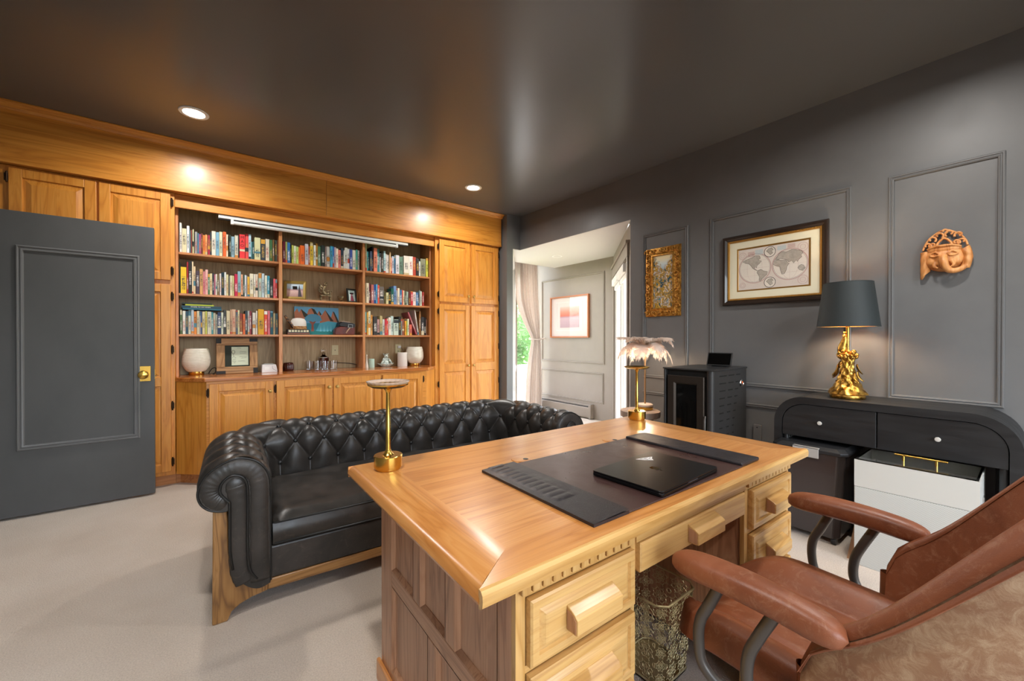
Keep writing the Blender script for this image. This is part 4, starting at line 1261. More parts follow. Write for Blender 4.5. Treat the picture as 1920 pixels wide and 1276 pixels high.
m = MB(); m.box(SX0 + 0.026, SX0 + 0.031, SY0 + 0.05, SY1 - 0.018, 0.03, SZ - 0.012); BW(m, 'front_cavity', STOVED, sv)
m = MB(); m.rings(SY0 + 0.06, SY1 - 0.034, 0.30, SZ - 0.055, [(0, 0.0), (0, 0.024), (0.004, 0.028), (0.050, 0.028), (0.062, 0.012), (0.064, 0.012)], cap=False); m.xf(MR(SX0 + 0.024))
dv = BW(m, 'door', STOVEDOOR, sv)
BLACKGLASS = plain('black_fire_glass', '#0a0908', 0.06, spec=0.6)
m = MB(); m.box(SX0 + 0.010, SX0 + 0.014, SY0 + 0.122, SY1 - 0.096, 0.362, SZ - 0.117); BW(m, 'window', BLACKGLASS, sv, dv)
m = MB(); m.prism([(SY0 + 0.115, 0.372), (SY1 - 0.09, 0.372), (SY1 - 0.13, 0.345), (SY0 + 0.155, 0.345)], SX0 - 0.008, SX0 + 0.0, 'x'); BW(m, 'window_ledge', STOVEDOOR, sv, dv)
m = MB(); m.tube([(SX0 - 0.002, SY0 + 0.050, 0.66), (SX0 - 0.016, SY0 + 0.046, 0.64), (SX0 - 0.016, SY0 + 0.046, 0.46), (SX0 - 0.002, SY0 + 0.050, 0.44)], 0.005, 8); BW(m, 'door_handle', STEELG, sv, dv, smooth=40)
m = MB(); m.box(SX0 - 0.01, SX1 - 0.01, SY0 + 0.01, SY1 - 0.01, 0.0, 0.03); BW(m, 'plinth', STOVED, sv)
slot = None
for r in range(13):
    z = 0.935 - r * 0.052
    sc = max(0.42, 1 - r * 0.085)
    for c, (x0, w) in enumerate(((SX0 + 0.095, 0.105), (SX0 + 0.235, 0.085), (SX0 + 0.355, 0.06))):
        xx = SX0 + 0.095 + (x0 - SX0 - 0.095) * (0.55 + 0.45 * sc)
        if slot is None:
            mm = MB(); mm.box(0, 1, -0.0012, 0.0, -0.004, 0.004); slot = mm.build('vent_slot', STOVED, sv); o = slot
        else:
            o = slot.copy(); COL.objects.link(o); o.parent = sv
        o.location = (xx - 3.03, SY0 - 1.53, z); o.scale = (w * sc, 1, 1)
m = MB(); m.lathe([(0.026, 0), (0.028, 0.006), (0.024, 0.010), (0.022, 0.008), (0.0, 0.008)], 24); m.xf(Matrix.Translation((3.20, SY0, 0.868)) @ Matrix.Rotation(PI / 2, 4, 'X')); dl = BW(m, 'dial', CHROME, sv, smooth=40)
m = MB(); m.lathe([(0.0, 0.0), (0.010, 0.001)], 14, capt=False); m.xf(Matrix.Translation((3.202, SY0 - 0.0092, 0.873)) @ Matrix.Rotation(PI / 2, 4, 'X')); BW(m, 'dial_pointer', plain('dial_orange', '#d2693c', 0.5), sv, dl)
# tablet on top
tb = empty('tablet', (3.13, 1.47, SZ)); tag(tb, 'small black tablet propped up on the stove', 'tablet')
Rt = Matrix.Translation((3.13, 1.47, SZ + 0.001)) @ Matrix.Rotation(math.radians(4), 4, 'Z') @ Matrix.Rotation(math.radians(20), 4, 'Y')
m = MB(); m.box(-0.012, 0.0, -0.085, 0.095, 0.004, 0.108); m.xf(Rt); BW(m, 'case', BLACKM, tb, bevel=(0.003, 2))
m = MB(); m.box(-0.0135, -0.012, -0.076, 0.086, 0.012, 0.100); m.xf(Rt); BW(m, 'screen', plain('tablet_screen', '#050505', 0.08), tb)
m = MB(); m.prism([(0.0, 0.0), (0.055, 0.0), (0.03, 0.06)], -0.05, 0.06, 'y'); m.xf(Matrix.Translation((3.13, 1.47, SZ))); BW(m, 'stand', BLACKM, tb)
# grey plate on the wall beside the stove
ol = empty('wall_socket', (XR, 1.28, 0.50)); tag(ol, 'grey metal wall socket plate beside the stove', 'wall socket')
m = MB(); m.box(XR - 0.02, XR - 0.0005, 1.255, 1.31, 0.42, 0.55); BW(m, 'plate', plain('grey_plate', '#7b7b7b', 0.4, 0.5), ol, bevel=(0.003, 2))
m = MB(); m.cyl((XR - 0.021, 1.282, 0.53), (XR - 0.02, 1.282, 0.53), 0.005, 10); BW(m, 'screw', BLACKM, ol)

# ---- round side table with feather lamp
tbx, tby = 2.93, 2.03
sd = empty('side_table', (tbx, tby, 0)); tag(sd, 'round wood-slice side table with black legs beside the stove', 'side table')
m = MB(); m.lathe([(0.150, 0), (0.160, 0.006), (0.163, 0.03), (0.160, 0.052), (0.152, 0.056), (0, 0.056)], 40); m.xf(Matrix.Translation((0, 0, 0.544)))
m.build('top', noisy('weathered_wood', '#8c7a6c', '#a89282', 9, (0.6, 0.7), bump=0.3, bscale=30, stretch=(1, 1, 0.3)), sd, smooth=40)
for k in range(3):
    a = math.radians(100 + 120 * k); d = Vector((math.cos(a), math.sin(a), 0))
    m = MB(); m.tube([d * 0.115 + Vector((0, 0, 0.545)), d * 0.14], [0.013, 0.010], 12); m.build('leg', BLACKM, sd, smooth=40)
fl_ = empty('feather_lamp', (2.985, 2.02, 0.600)); tag(fl_, 'cream ostrich feather lamp on a slim brass stem', 'lamp')
m = MB(); m.lathe([(0.062, 0), (0.064, 0.003), (0.064, 0.024), (0.060, 0.026), (0, 0.026)], 36); m.build('base', BRASS, fl_, smooth=40)
m = MB(); m.lathe([(0.060, 0.026), (0.064, 0.030), (0.064, 0.044), (0.056, 0.050), (0, 0.050)], 36); m.build('base_disc', plain('pale_stone', '#d9c4b4', 0.4), fl_, smooth=40)
m = MB(); m.cyl((0, 0, 0.048), (0, 0, 0.53), 0.0075, 14); m.build('stem', plain('pale_brass', '#c99f72', 0.35, 0.7), fl_, smooth=40)
FEATH = plain('ostrich_feather', '#f6e9de', 0.8, spec=0.2, sheen=0.3)
_b = FEATH.node_tree.nodes['Principled BSDF']; _b.inputs['Subsurface Weight'].default_value = 0.0
_tr = FEATH.node_tree.nodes.new('ShaderNodeBsdfTranslucent'); _tr.inputs[0].default_value = (0.85, 0.70, 0.58, 1)
_mx = FEATH.node_tree.nodes.new('ShaderNodeMixShader'); _mx.inputs[0].default_value = 0.4
_out = FEATH.node_tree.nodes['Material Output']
FEATH.node_tree.links.new(_b.outputs[0], _mx.inputs[1]); FEATH.node_tree.links.new(_tr.outputs[0], _mx.inputs[2]); FEATH.node_tree.links.new(_mx.outputs[0], _out.inputs['Surface'])
random.seed(11)
nf = 24
for k in range(nf):
    a = 2 * PI * k / nf + random.uniform(-0.12, 0.12)
    up = (k % 3 == 0)
    d = Vector((math.cos(a), math.sin(a), 0)); s_ = Vector((-d.y, d.x, 0))
    L = random.uniform(0.175, 0.235)
    rise = 0.075 if up else random.uniform(0.015, 0.055); drop = random.uniform(-0.01, 0.05) if up else random.uniform(0.07, 0.14)
    sp = bez((0.01 * d.x, 0.01 * d.y, 0.53), tuple(d * L * 0.35 + Vector((0, 0, 0.53 + rise * 1.3))), tuple(d * L * 0.85 + Vector((0, 0, 0.53 + rise))), tuple(d * L + Vector((0, 0, 0.53 + rise - drop))), 26)
    m = MB()
    for i in range(2, 27):
        t = i / 26; w = 0.062 * math.sin(PI * min(0.97, t * 0.9 + 0.08)) ** 0.7
        tg = (sp[min(i + 1, 26)] - sp[i - 1]).normalized()
        for sg in (-1, 1):
            for q in range(4):
                b0 = sp[i] + tg * random.uniform(-0.004, 0.004)
                e = b0 + s_ * sg * w * random.uniform(0.7, 1.1) + tg * random.uniform(0.006, 0.028) + Vector((0, 0, -random.uniform(0.002, 0.028)))
                md = (b0 + e) / 2 + Vector((0, 0, 0.005)); wd = tg * 0.0035
                m._add([b0 - wd, b0 + wd, md + wd * 1.2, md - wd * 1.2, e + wd * 0.3, e - wd * 0.3], [(0, 1, 2, 3), (3, 2, 4, 5)])
    for _ in range(10):
        e = sp[26] + Vector((random.uniform(-1, 1), random.uniform(-1, 1), random.uniform(-1.4, 0.2))) * 0.022
        m._add([sp[25] - s_ * 0.002, sp[25] + s_ * 0.002, e], [(0, 1, 2)])
    f = m.build('feather', FEATH, fl_, fixn=False)
    m = MB(); m.tube(sp[::2], 0.0012, 5); m.build('quill', FEATH, f)
for a in (0.6, 2.7, 4.6):
    m = MB(); m.ball((0.035 * math.cos(a), 0.035 * math.sin(a), 0.505), 0.008, 10, 8); m.build('bulb', BULB, fl_, smooth=180)
ld = bpy.data.lights.new('bulb_light', 'POINT'); ld.energy = 5.0; ld.color = (1.0, 0.80, 0.58); ld.shadow_soft_size = 0.03
lo = bpy.data.objects.new('bulb_light', ld); COL.objects.link(lo); lo.parent = fl_; lo.location = (0, 0, 0.49)

# ---- framed world map
mp_ = empty('framed_map', (XR, 1.19, 1.73)); tag(mp_, 'antique double-hemisphere world map in a dark gold-beaded frame', 'picture')
u0, u1, v0, v1 = 0.847, 1.538, 1.458, 1.998
DARKF = plain('dark_walnut_frame', '#2c2019', 0.3, coat=0.4); GOLDF = plain('gold_frame_edge', '#b98a45', 0.35, 0.8); MATC = plain('cream_mat_board', '#e3dcc0', 0.8)
MRf = MR(XR - 0.002)
m = MB(); m.rings(u0, u1, v0, v1, [(0, 0), (0, 0.022), (0.008, 0.032), (0.022, 0.030), (0.036, 0.018), (0.040, 0.016), (0.040, 0.008)]); m.xf(MRf); fr = BW(m, 'frame', DARKF, mp_, smooth=30)
m = MB(); m.rings(u0 + 0.038, u1 - 0.038, v0 + 0.038, v1 - 0.038, [(0, 0.012), (0.0, 0.020), (0.010, 0.018), (0.014, 0.012), (0.014, 0.008)]); m.xf(MRf); BW(m, 'gold_fillet', GOLDF, mp_)
m = MB()
nb1 = 64; nb2 = 48
for k in range(nb1):
    y = u0 + 0.043 + (u1 - u0 - 0.086) * k / (nb1 - 1)
    for z in (v0 + 0.043, v1 - 0.043): m.ball((XR - 0.021, y, z), 0.0038, 6, 4)
for k in range(nb2):
    z = v0 + 0.043 + (v1 - v0 - 0.086) * k / (nb2 - 1)
    for y in (u0 + 0.043, u1 - 0.043): m.ball((XR - 0.021, y, z), 0.0038, 6, 4)
BW(m, 'beading', GOLDF, mp_, smooth=180)['kind'] = 'stuff'
m = MB(); m.rings(u0 + 0.05, u1 - 0.05, v0 + 0.05, v1 - 0.05, [(0, 0.009), (0.052, 0.009), (0.054, 0.007)]); m.xf(MRf); BW(m, 'mat', MATC, mp_)
m = MB(); m.rings(u0 + 0.104, u1 - 0.104, v0 + 0.104, v1 - 0.104, [(0, 0.0075), (0.009, 0.0075), (0.011, 0.006)]); m.xf(MRf); BW(m, 'inner_fillet', GOLDF, mp_)
PAPER = noisy('antique_map_paper', '#d8cbbf', '#e2d7cc', 5, (0.7, 0.8)); INK = plain('map_ink', '#4b463f', 0.8); LAND = noisy('map_land', '#a89f93', '#beb4a6', 40, (0.8, 0.8)); PINK = plain('map_pink_ring', '#c3a39b', 0.8); SEA = plain('map_sea_paper', '#e6ddd0', 0.8); BLUE = plain('map_blue_tint', '#b9cdd0', 0.8)
a0, a1, b0, b1 = u0 + 0.113, u1 - 0.113, v0 + 0.113, v1 - 0.113
m = MB(); m.box(XR - 0.0065, XR - 0.003, a0, a1, b0, b1); sheet = BW(m, 'map_sheet', PAPER, mp_)
MC = lambda u, v, h: (XR - 0.0066 - h, a1 - (a1 - a0) * u, b0 + (b1 - b0) * v)     # u from viewer's left
AS = (a1 - a0) / (b1 - b0)
def disc(cu, cv, r, h, mat, name, ring=0.0, n=48):
    m = MB()
    if ring:
        vs = []; 
        for k in range(n):
            c, s = math.cos(2 * PI * k / n), math.sin(2 * PI * k / n)
            vs += [MC(cu + r * c / AS, cv + r * s, h), MC(cu + (r - ring) * c / AS, cv + (r - ring) * s, h)]
        m._add(vs, [(2 * k, 2 * ((k + 1) % n), 2 * ((k + 1) % n) + 1, 2 * k + 1) for k in range(n)])
    else: m._add([MC(cu + r * math.cos(2 * PI * k / n) / AS, cv + r * math.sin(2 * PI * k / n), h) for k in range(n)], [tuple(range(n))])
    return BW(m, name, mat, mp_, sheet, fixn=False)
def patch(pts, h, mat, name, cu, cv, r):
    q = [MC(cu + r * x / AS, cv + r * y, h) for x, y in pts]
    m = MB(); m._add(q, [tuple(range(len(q)))]); o = BW(m, name, mat, mp_, sheet, fixn=False)
    m = MB(); m.tube([Vector(MC(cu + r * x / AS, cv + r * y, h)) for x, y in pts], 0.0009, 4, closed=True); BW(m, 'coastline', INK, mp_, sheet)
HL, HR, HV, HRr = 0.252, 0.748, 0.51, 0.362
for c in (HL, HR):
    disc(c, HV, HRr, 0.0002, PINK, 'hemisphere_ring', 0.02); disc(c, HV, HRr - 0.02, 0.0002, SEA, 'hemisphere')
    disc(c, HV, HRr - 0.03, 0.0004, INK, 'graticule', 0.004)
    m = MB()
    for k in (-0.5, 0.0, 0.5):
        m.tube([Vector(MC(c + (HRr - 0.03) * (k * math.cos(t)) / AS, HV + (HRr - 0.03) * math.sin(t), 0.0003)) for t in [(-PI / 2 + PI * i / 20) for i in range(21)]], 0.0004, 3)
        m.tube([Vector(MC(c + s * math.sqrt(max(0, (HRr - 0.03) ** 2 - (k * HRr) ** 2)) / AS, HV + k * HRr, 0.0003)) for s in (-1, 1)], 0.0004, 3)
    BW(m, 'grid_lines', PINK, mp_, sheet)
NAM = [(-0.75, 0.52), (-0.55, 0.62), (-0.2, 0.72), (0.05, 0.82), (0.3, 0.78), (0.35, 0.62), (0.22, 0.5), (0.42, 0.42), (0.3, 0.28), (0.15, 0.15), (0.12, 0.0), (0.05, 0.08), (-0.02, -0.02), (0.1, -0.12), (0.2, -0.2), (0.05, -0.12), (-0.1, 0.0), (-0.2, 0.18), (-0.35, 0.35), (-0.55, 0.4)]
SAM = [(0.2, -0.18), (0.38, -0.12), (0.55, -0.25), (0.78, -0.32), (0.72, -0.5), (0.6, -0.62), (0.45, -0.75), (0.35, -0.92), (0.28, -0.85), (0.3, -0.6), (0.22, -0.42), (0.15, -0.3)]
EUA = [(-0.85, 0.38), (-0.72, 0.5), (-0.6, 0.72), (-0.45, 0.85), (-0.2, 0.78), (0.1, 0.88), (0.4, 0.82), (0.65, 0.72), (0.72, 0.58), (0.6, 0.48), (0.65, 0.35), (0.5, 0.22), (0.42, 0.08), (0.35, 0.2), (0.22, 0.02), (0.12, 0.2), (-0.05, 0.12), (-0.15, 0.28), (-0.3, 0.35), (-0.5, 0.42), (-0.65, 0.36)]
AFR = [(-0.88, 0.3), (-0.65, 0.36), (-0.4, 0.3), (-0.2, 0.28), (-0.1, 0.08), (-0.02, 0.05), (-0.15, -0.15), (-0.18, -0.35), (-0.3, -0.58), (-0.42, -0.6), (-0.5, -0.35), (-0.55, -0.1), (-0.75, -0.02), (-0.92, 0.1)]
AUS = [(0.5, -0.2), (0.62, -0.12), (0.75, -0.18), (0.82, -0.35), (0.7, -0.5), (0.52, -0.42), (0.45, -0.3)]
patch(NAM, 0.0007, LAND, 'continent', HL, HV, HRr); patch(SAM, 0.0007, LAND, 'continent', HL, HV, HRr)
patch(EUA, 0.0007, LAND, 'continent', HR, HV, HRr); patch(AFR, 0.0008, LAND, 'continent', HR, HV, HRr); patch(AUS, 0.0007, LAND, 'continent', HR, HV, HRr)
for cu, cv, r in ((0.475, 0.855, 0.125), (0.475, 0.14, 0.125)):
    disc(cu, cv, r, 0.0009, SEA, 'inset'); disc(cu, cv, r, 0.001, INK, 'inset_ring', 0.012)
    patch([(-0.6, 0.2), (-0.2, 0.6), (0.3, 0.7), (0.6, 0.3), (0.3, 0.1), (0.5, -0.3), (0.1, -0.6), (-0.2, -0.2)], 0.0011, LAND, 'inset_land', cu, cv, r)
for cu, cv, r in ((0.07, 0.84, 0.085), (0.92, 0.86, 0.10), (0.07, 0.12, 0.065), (0.92, 0.13, 0.10)):
    disc(cu, cv, r, 0.0004, PINK, 'rosette', 0.008); disc(cu, cv, r * 0.55, 0.0004, PINK, 'rosette', 0.006)
for uu, vv, w, h, mt in ((0.15, 0.80, 0.10, 0.12, PINK), (0.26, 0.83, 0.12, 0.12, BLUE), (0.58, 0.86, 0.12, 0.10, BLUE), (0.72, 0.88, 0.10, 0.09, PINK)):
    m = MB()
    for k in range(6): m._add([MC(uu, vv + h * k / 6, 0.0004), MC(uu + w, vv + h * k / 6, 0.0004), MC(uu + w, vv + h * (k + 0.6) / 6, 0.0004), MC(uu, vv + h * (k + 0.6) / 6, 0.0004)], [(0, 1, 2, 3)])
    BW(m, 'text_block', mt, mp_, sheet, fixn=False)
m = MB(); m.box(XR - 0.0105, XR - 0.0095, u0 + 0.05, u1 - 0.05, v0 + 0.05, v1 - 0.05)
PGL = plain('picture_glass', '#ffffff', 0.03, trans=1.0, ior=1.08); BW(m, 'glass', PICGLASS, mp_)

# ---- gilt framed landscape
gp = empty('gilt_painting', (XR, 2.08, 1.71)); tag(gp, 'small landscape painting in a carved gilt frame', 'picture')
u0, u1, v0, v1 = 1.900, 2.250, 1.400, 2.030
GILT = noisy('gilded_wood', '#8a5a20', '#d9a04a', 45, (0.28, 0.5), bump=0.6, bscale=70, metal=0.75, bdist=0.003)
MRf = MR(XR - 0.002)
m = MB(); m.rings(u0, u1, v0, v1, [(0, 0), (0.002, 0.010), (0.015, 0.016), (0.055, 0.012), (0.066, 0.020), (0.074, 0.020), (0.078, 0.010), (0.078, 0.004)]); m.xf(MRf); fr = BW(m, 'frame', GILT, gp, smooth=40)
m = MB(); random.seed(9)
def scroll(cy, cz, r, turn, ph):
    pts = []
    for k in range(15):
        t = k / 14; a = ph + turn * t * 1.5 * PI; rr = r * (1 - 0.72 * t)
        pts.append((XR - 0.018 - 0.006 * math.sin(PI * t), cy + rr * math.cos(a), cz + rr * math.sin(a)))
    m.tube(pts, [0.0065 * (1 - 0.5 * k / 14) for k in range(15)], 6)
W_, H_ = u1 - u0, v1 - v0
for k in range(5):
    y = u0 + W_ * (k + 0.5) / 5
    for z in (v0 + 0.030, v1 - 0.030): scroll(y, z, 0.027, 1 if k % 2 else -1, random.uniform(0, 6)); scroll(y + 0.025, z, 0.018, -1 if k % 2 else 1, random.uniform(0, 6))
for k in range(9):
    z = v0 + 0.06 + (H_ - 0.12) * (k + 0.5) / 9
    for y in (u0 + 0.030, u1 - 0.030): scroll(y, z, 0.027, 1 if k % 2 else -1, random.uniform(0, 6)); scroll(y, z + 0.026, 0.018, -1 if k % 2 else 1, random.uniform(0, 6))
BW(m, 'carving', GILT, gp, smooth=180)['kind'] = 'stuff'
def landscape():
    m, nt, b = _mat('oil_landscape')
    tc = nt.nodes.new('ShaderNodeTexCoord'); sp = nt.nodes.new('ShaderNodeSeparateXYZ'); nt.links.new(tc.outputs['Generated'], sp.inputs[0])
    mp = nt.nodes.new('ShaderNodeMapping'); mp.inputs['Scale'].default_value = (1, 3.5, 7); nt.links.new(tc.outputs['Generated'], mp.inputs['Vector'])
    n = _noise(nt, mp, 1.25, 3, 0.6, 1.0)
    r = _ramp(nt, n.outputs['Fac'], [(0.33, '#12242c'), (0.40, '#1f6478'), (0.44, '#d09a18'), (0.48, '#3c3412'), (0.52, '#e0b022'), (0.56, '#d8d8e2'), (0.59, '#1f5f74'), (0.64, '#c98f1c'), (0.70, '#3c7f90')])
    r.color_ramp.interpolation = 'LINEAR'
    sk = _ramp(nt, sp.outputs['Z'], [(0.70, '#8ba6b5'), (0.84, '#cfdcdc'), (0.95, '#f0e2b8')])
    n2 = _noise(nt, mp, 2.0, 4, 0.6)
    ad = nt.nodes.new('ShaderNodeMath'); ad.operation = 'MULTIPLY_ADD'; ad.inputs[1].default_value = 0.35
    nt.links.new(n2.outputs['Fac'], ad.inputs[0]); nt.links.new(sp.outputs['Z'], ad.inputs[2])
    # trees stand up at both sides, so the sky opens in the middle
    yy = nt.nodes.new('ShaderNodeMath'); yy.operation = 'SUBTRACT'; yy.inputs[1].default_value = 0.5; nt.links.new(sp.outputs['Y'], yy.inputs[0])
    ya = nt.nodes.new('ShaderNodeMath'); ya.operation = 'ABSOLUTE'; nt.links.new(yy.outputs[0], ya.inputs[0])
    yb = nt.nodes.new('ShaderNodeMath'); yb.operation = 'MULTIPLY_ADD'; yb.inputs[1].default_value = -0.55; nt.links.new(ya.outputs[0], yb.inputs[0]); nt.links.new(ad.outputs[0], yb.inputs[2])
    st = _ramp(nt, yb.outputs[0], [(0.86, (0, 0, 0)), (0.93, (1, 1, 1))])
    c = _mixc(nt, r.outputs[0], sk.outputs[0], st.outputs[0], 'MIX')
    nt.links.new(c, b.inputs['Base Color']); b.inputs['Roughness'].default_value = 0.45
    return m
m = MB(); m.box(XR - 0.008, XR - 0.003, u0 + 0.077, u1 - 0.077, v0 + 0.077, v1 - 0.077); BW(m, 'canvas', landscape(), gp)

# ---- carved wooden mask with trunk, ears and pierced crown
MASKW = wood('carved_blond_wood', '#d99a5c', '#cf8b4c', '#b06c33', 'z', rough=0.5, coat=0.1)
mk = empty('carved_mask', (XR, 0.32, 1.70)); tag(mk, 'carved blond wood mask with trunk, large ears and pierced scroll crown', 'mask')
def mpt(a, b, c): return (XR - 0.004 - c, 0.318 - a, 1.655 + b)      # a: viewer right, b: up, c: out of wall
m = MB()
m.ball(mpt(0, 0.0, 0.0), (0.056, 0.084, 0.078), 28, 20)                  # face
m.ball(mpt(0, 0.045, 0.02), (0.034, 0.068, 0.030), 24, 14)                  # brow
m.ball(mpt(-0.042, -0.02, 0.026), (0.024, 0.030, 0.028), 16, 12); m.ball(mpt(0.042, -0.02, 0.026), (0.024, 0.030, 0.028), 16, 12)
tr_ = catmull([mpt(-0.002, 0.0, 0.050), mpt(0.002, -0.028, 0.066), mpt(0.008, -0.055, 0.062), mpt(0.022, -0.076, 0.050), mpt(0.045, -0.080, 0.040), mpt(0.070, -0.070, 0.036), mpt(0.080, -0.055, 0.034)], 6)
m.tube(tr_, [0.020 - 0.008 * k / 36 for k in range(37)], 16)
m.tube(catmull([mpt(-0.032, -0.03, 0.04), mpt(-0.034, -0.05, 0.05), mpt(-0.02, -0.062, 0.056)], 5), [0.012 - 0.0008 * k for k in range(11)], 10)
m.tube(catmull([mpt(0.032, -0.025, 0.045), mpt(0.040, -0.045, 0.052), mpt(0.032, -0.058, 0.056)], 5), [0.012 - 0.0008 * k for k in range(11)], 10)
for s in (-1, 1):                                                            # eyes
    m.tube(catmull([mpt(s * 0.016, 0.014, 0.058), mpt(s * 0.034, 0.030, 0.054), mpt(s * 0.056, 0.014, 0.044)], 5), 0.0045, 8)
    m.tube(catmull([mpt(s * 0.016, 0.012, 0.058), mpt(s * 0.034, 0.004, 0.057), mpt(s * 0.056, 0.012, 0.045)], 5), 0.0035, 8)
m.tube(catmull([mpt(-0.066, 0.052, 0.032), mpt(-0.03, 0.062, 0.052), mpt(0, 0.060, 0.056), mpt(0.03, 0.062, 0.052), mpt(0.066, 0.052, 0.032)], 5), 0.006, 8)
face = BW(m, 'face', MASKW, mk, smooth=180)
rm = face.modifiers.new('fuse', 'REMESH'); rm.mode = 'VOXEL'; rm.voxel_size = 0.0025; rm.use_smooth_shade = True
sm = face.modifiers.new('soften', 'SMOOTH'); sm.factor = 0.5; sm.iterations = 3
def ear(s):
    m = MB()
    def fn(u, v):
        a = s * (0.058 + 0.034 * u ); 
        top = 0.055 - 0.03 * (1 - u) if s > 0 else 0.042 - 0.0 * u
        bot = -0.07 - (0.045 * u if s < 0 else 0.0)
        b = bot + (top - bot) * v
        if s > 0: a += 0.012 * math.sin(PI * v) 
        c = 0.012 + 0.016 * math.sin(PI * u) + 0.004 * math.sin(v * 16 + u * 3) * u
        return mpt(a, b, c)
    m.grid(fn, 10, 26); return BW(m, 'ear', MASKW, mk, smooth=180, solid=0.010)
ear(-1); ear(1)
def cscroll(pts, r=0.0052): 
    m = MB(); c = catmull(pts, 6); m.tube(c, r, 8); return BW(m, 'crown_scroll', MASKW, mk, smooth=180)
def spiral(ca, cb, r, turn, ph, cc=0.018):
    return [mpt(ca + r * (1 - 0.75 * t) * math.cos(ph + turn * t * 1.6 * PI), cb + r * (1 - 0.75 * t) * math.sin(ph + turn * t * 1.6 * PI), cc) for t in [k / 8 for k in range(9)]]
for ca, cb, r, tn, ph in ((-0.068, 0.075, 0.020, 1, -1.0), (0.068, 0.080, 0.020, -1, 4.1), (-0.050, 0.108, 0.020, 1, -0.8), (0.056, 0.118, 0.019, -1, 3.6), (-0.022, 0.126, 0.021, 1, -0.9), (0.022, 0.132, 0.022, -1, 4.0), (-0.045, 0.075, 0.016, -1, 3.8), (0.045, 0.078, 0.016, 1, -0.6), (0.0, 0.148, 0.014, 1, -1.2)):
    cscroll(spiral(ca, cb, r, tn, ph))
cscroll([mpt(-0.03, 0.066, 0.022), mpt(-0.024, 0.085, 0.02), mpt(0, 0.108, 0.02), mpt(0.024, 0.085, 0.02), mpt(0.03, 0.066, 0.022)], 0.006)
cscroll([mpt(-0.085, 0.05, 0.018), mpt(-0.075, 0.085, 0.014), mpt(-0.05, 0.125, 0.014), mpt(0, 0.155, 0.014), mpt(0.05, 0.128, 0.014), mpt(0.078, 0.09, 0.014), mpt(0.088, 0.055, 0.018)], 0.0048)

# ---- sunset picture and curtain in the nook
sp_ = empty('sunset_picture', (XN, 4.50, 1.54)); tag(sp_, 'framed pink sunset print with white mat on the greige wall', 'picture')
u0, u1, v0, v1 = 4.083, 4.912, 1.212, 1.868
MRf = MR(XN - 0.002)
m = MB(); m.rings(u0, u1, v0, v1, [(0, 0), (0, 0.035), (0.020, 0.035), (0.020, 0.010)]); m.xf(MRf); BW(m, 'frame', plain('cherry_frame', '#b06a3e', 0.4), sp_)
m = MB(); m.box(XN - 0.014, XN - 0.008, u0 + 0.02, u1 - 0.02, v0 + 0.02, v1 - 0.02); BW(m, 'mat', plain('pinkish_white_mat', '#cfbfb8', 0.8), sp_)
m = MB(); m.rings(u0 + 0.13, u1 - 0.13, v0 + 0.11, v1 - 0.09, [(0, 0.0125), (0, 0.015), (0.01, 0.015), (0.01, 0.0125)]); m.xf(MRf); BW(m, 'mat_bevel', plain('white_mat', '#d8cbc5', 0.8), sp_)
def sunset():
    m, nt, b = _mat('sunset_print')
    tc = nt.nodes.new('ShaderNodeTexCoord'); sp = nt.nodes.new('ShaderNodeSeparateXYZ'); nt.links.new(tc.outputs['Generated'], sp.inputs[0])
    r = _ramp(nt, sp.outputs['Z'], [(0.0, '#a98a90'), (0.45, '#b79a9f'), (0.52, '#a77a80'), (0.56, '#c9634f'), (0.75, '#e0836a'), (1.0, '#e7ada0')])
    nt.links.new(r.outputs[0], b.inputs['Base Color']); b.inputs['Roughness'].default_value = 0.6
    return m
m = MB(); m.box(XN - 0.0165, XN - 0.0145, 4.285, 4.695, 1.37, 1.70); BW(m, 'print', sunset(), sp_)
m = MB(); m.box(XN - 0.024, XN - 0.022, u0 + 0.02, u1 - 0.02, v0 + 0.02, v1 - 0.02); BW(m, 'glass', PICGLASS, sp_)

cu_ = empty('curtain', (4.3, 5.08, 0.02)); tag(cu_, 'pale taupe curtain tied back beside the tall window', 'curtain')
CURT = noisy('curtain_linen', '#ddd2c8', '#e6dcd3', 30, (0.8, 0.9), bump=0.2, bscale=200, spec=0.2)
_b = CURT.node_tree.nodes['Principled BSDF']; _t = CURT.node_tree.nodes.new('ShaderNodeBsdfTranslucent'); _t.inputs[0].default_value = (0.70, 0.62, 0.56, 1)
_mx = CURT.node_tree.nodes.new('ShaderNodeMixShader'); _mx.inputs[0].default_value = 0.35
CURT.node_tree.links.new(_b.outputs[0], _mx.inputs[1]); CURT.node_tree.links.new(_t.outputs[0], _mx.inputs[2]); CURT.node_tree.links.new(_mx.outputs[0], CURT.node_tree.nodes['Material Output'].inputs['Surface'])
_k = [(2.55, 4.00, 4.42), (2.39, 4.005, 4.425), (2.05, 4.012, 4.45), (1.85, 4.03, 4.46), (1.65, 4.09, 4.475), (1.5, 4.16, 4.485), (1.35, 4.25, 4.495), (1.24, 4.32, 4.50), (1.18, 4.345, 4.505), (1.1, 4.335, 4.512), (0.97, 4.305, 4.52), (0.62, 4.25, 4.53), (0.23, 4.225, 4.535), (0.02, 4.22, 4.535)]
_kc = catmull([(a, b, c) for a, b, c in _k], 5)
def curt(u, v):
    q = _kc[min(len(_kc) - 1, int(round(v * (len(_kc) - 1))))]
    z, xl, xr = q.x, q.y, q.z
    x = xl + (xr - xl) * u
    pinch = min(1, (xr - xl) / 0.36)
    y = 5.08 + (0.035 * math.sin(u * 2 * PI * 6) + 0.012 * math.sin(u * 2 * PI * 13 + 1.3)) * (0.55 + 0.45 * pinch)
    return (x, y, z)
m = MB(); m.grid(curt, 120, len(_kc) - 1); BW(m, 'fabric', CURT, cu_, smooth=180, solid=0.003)
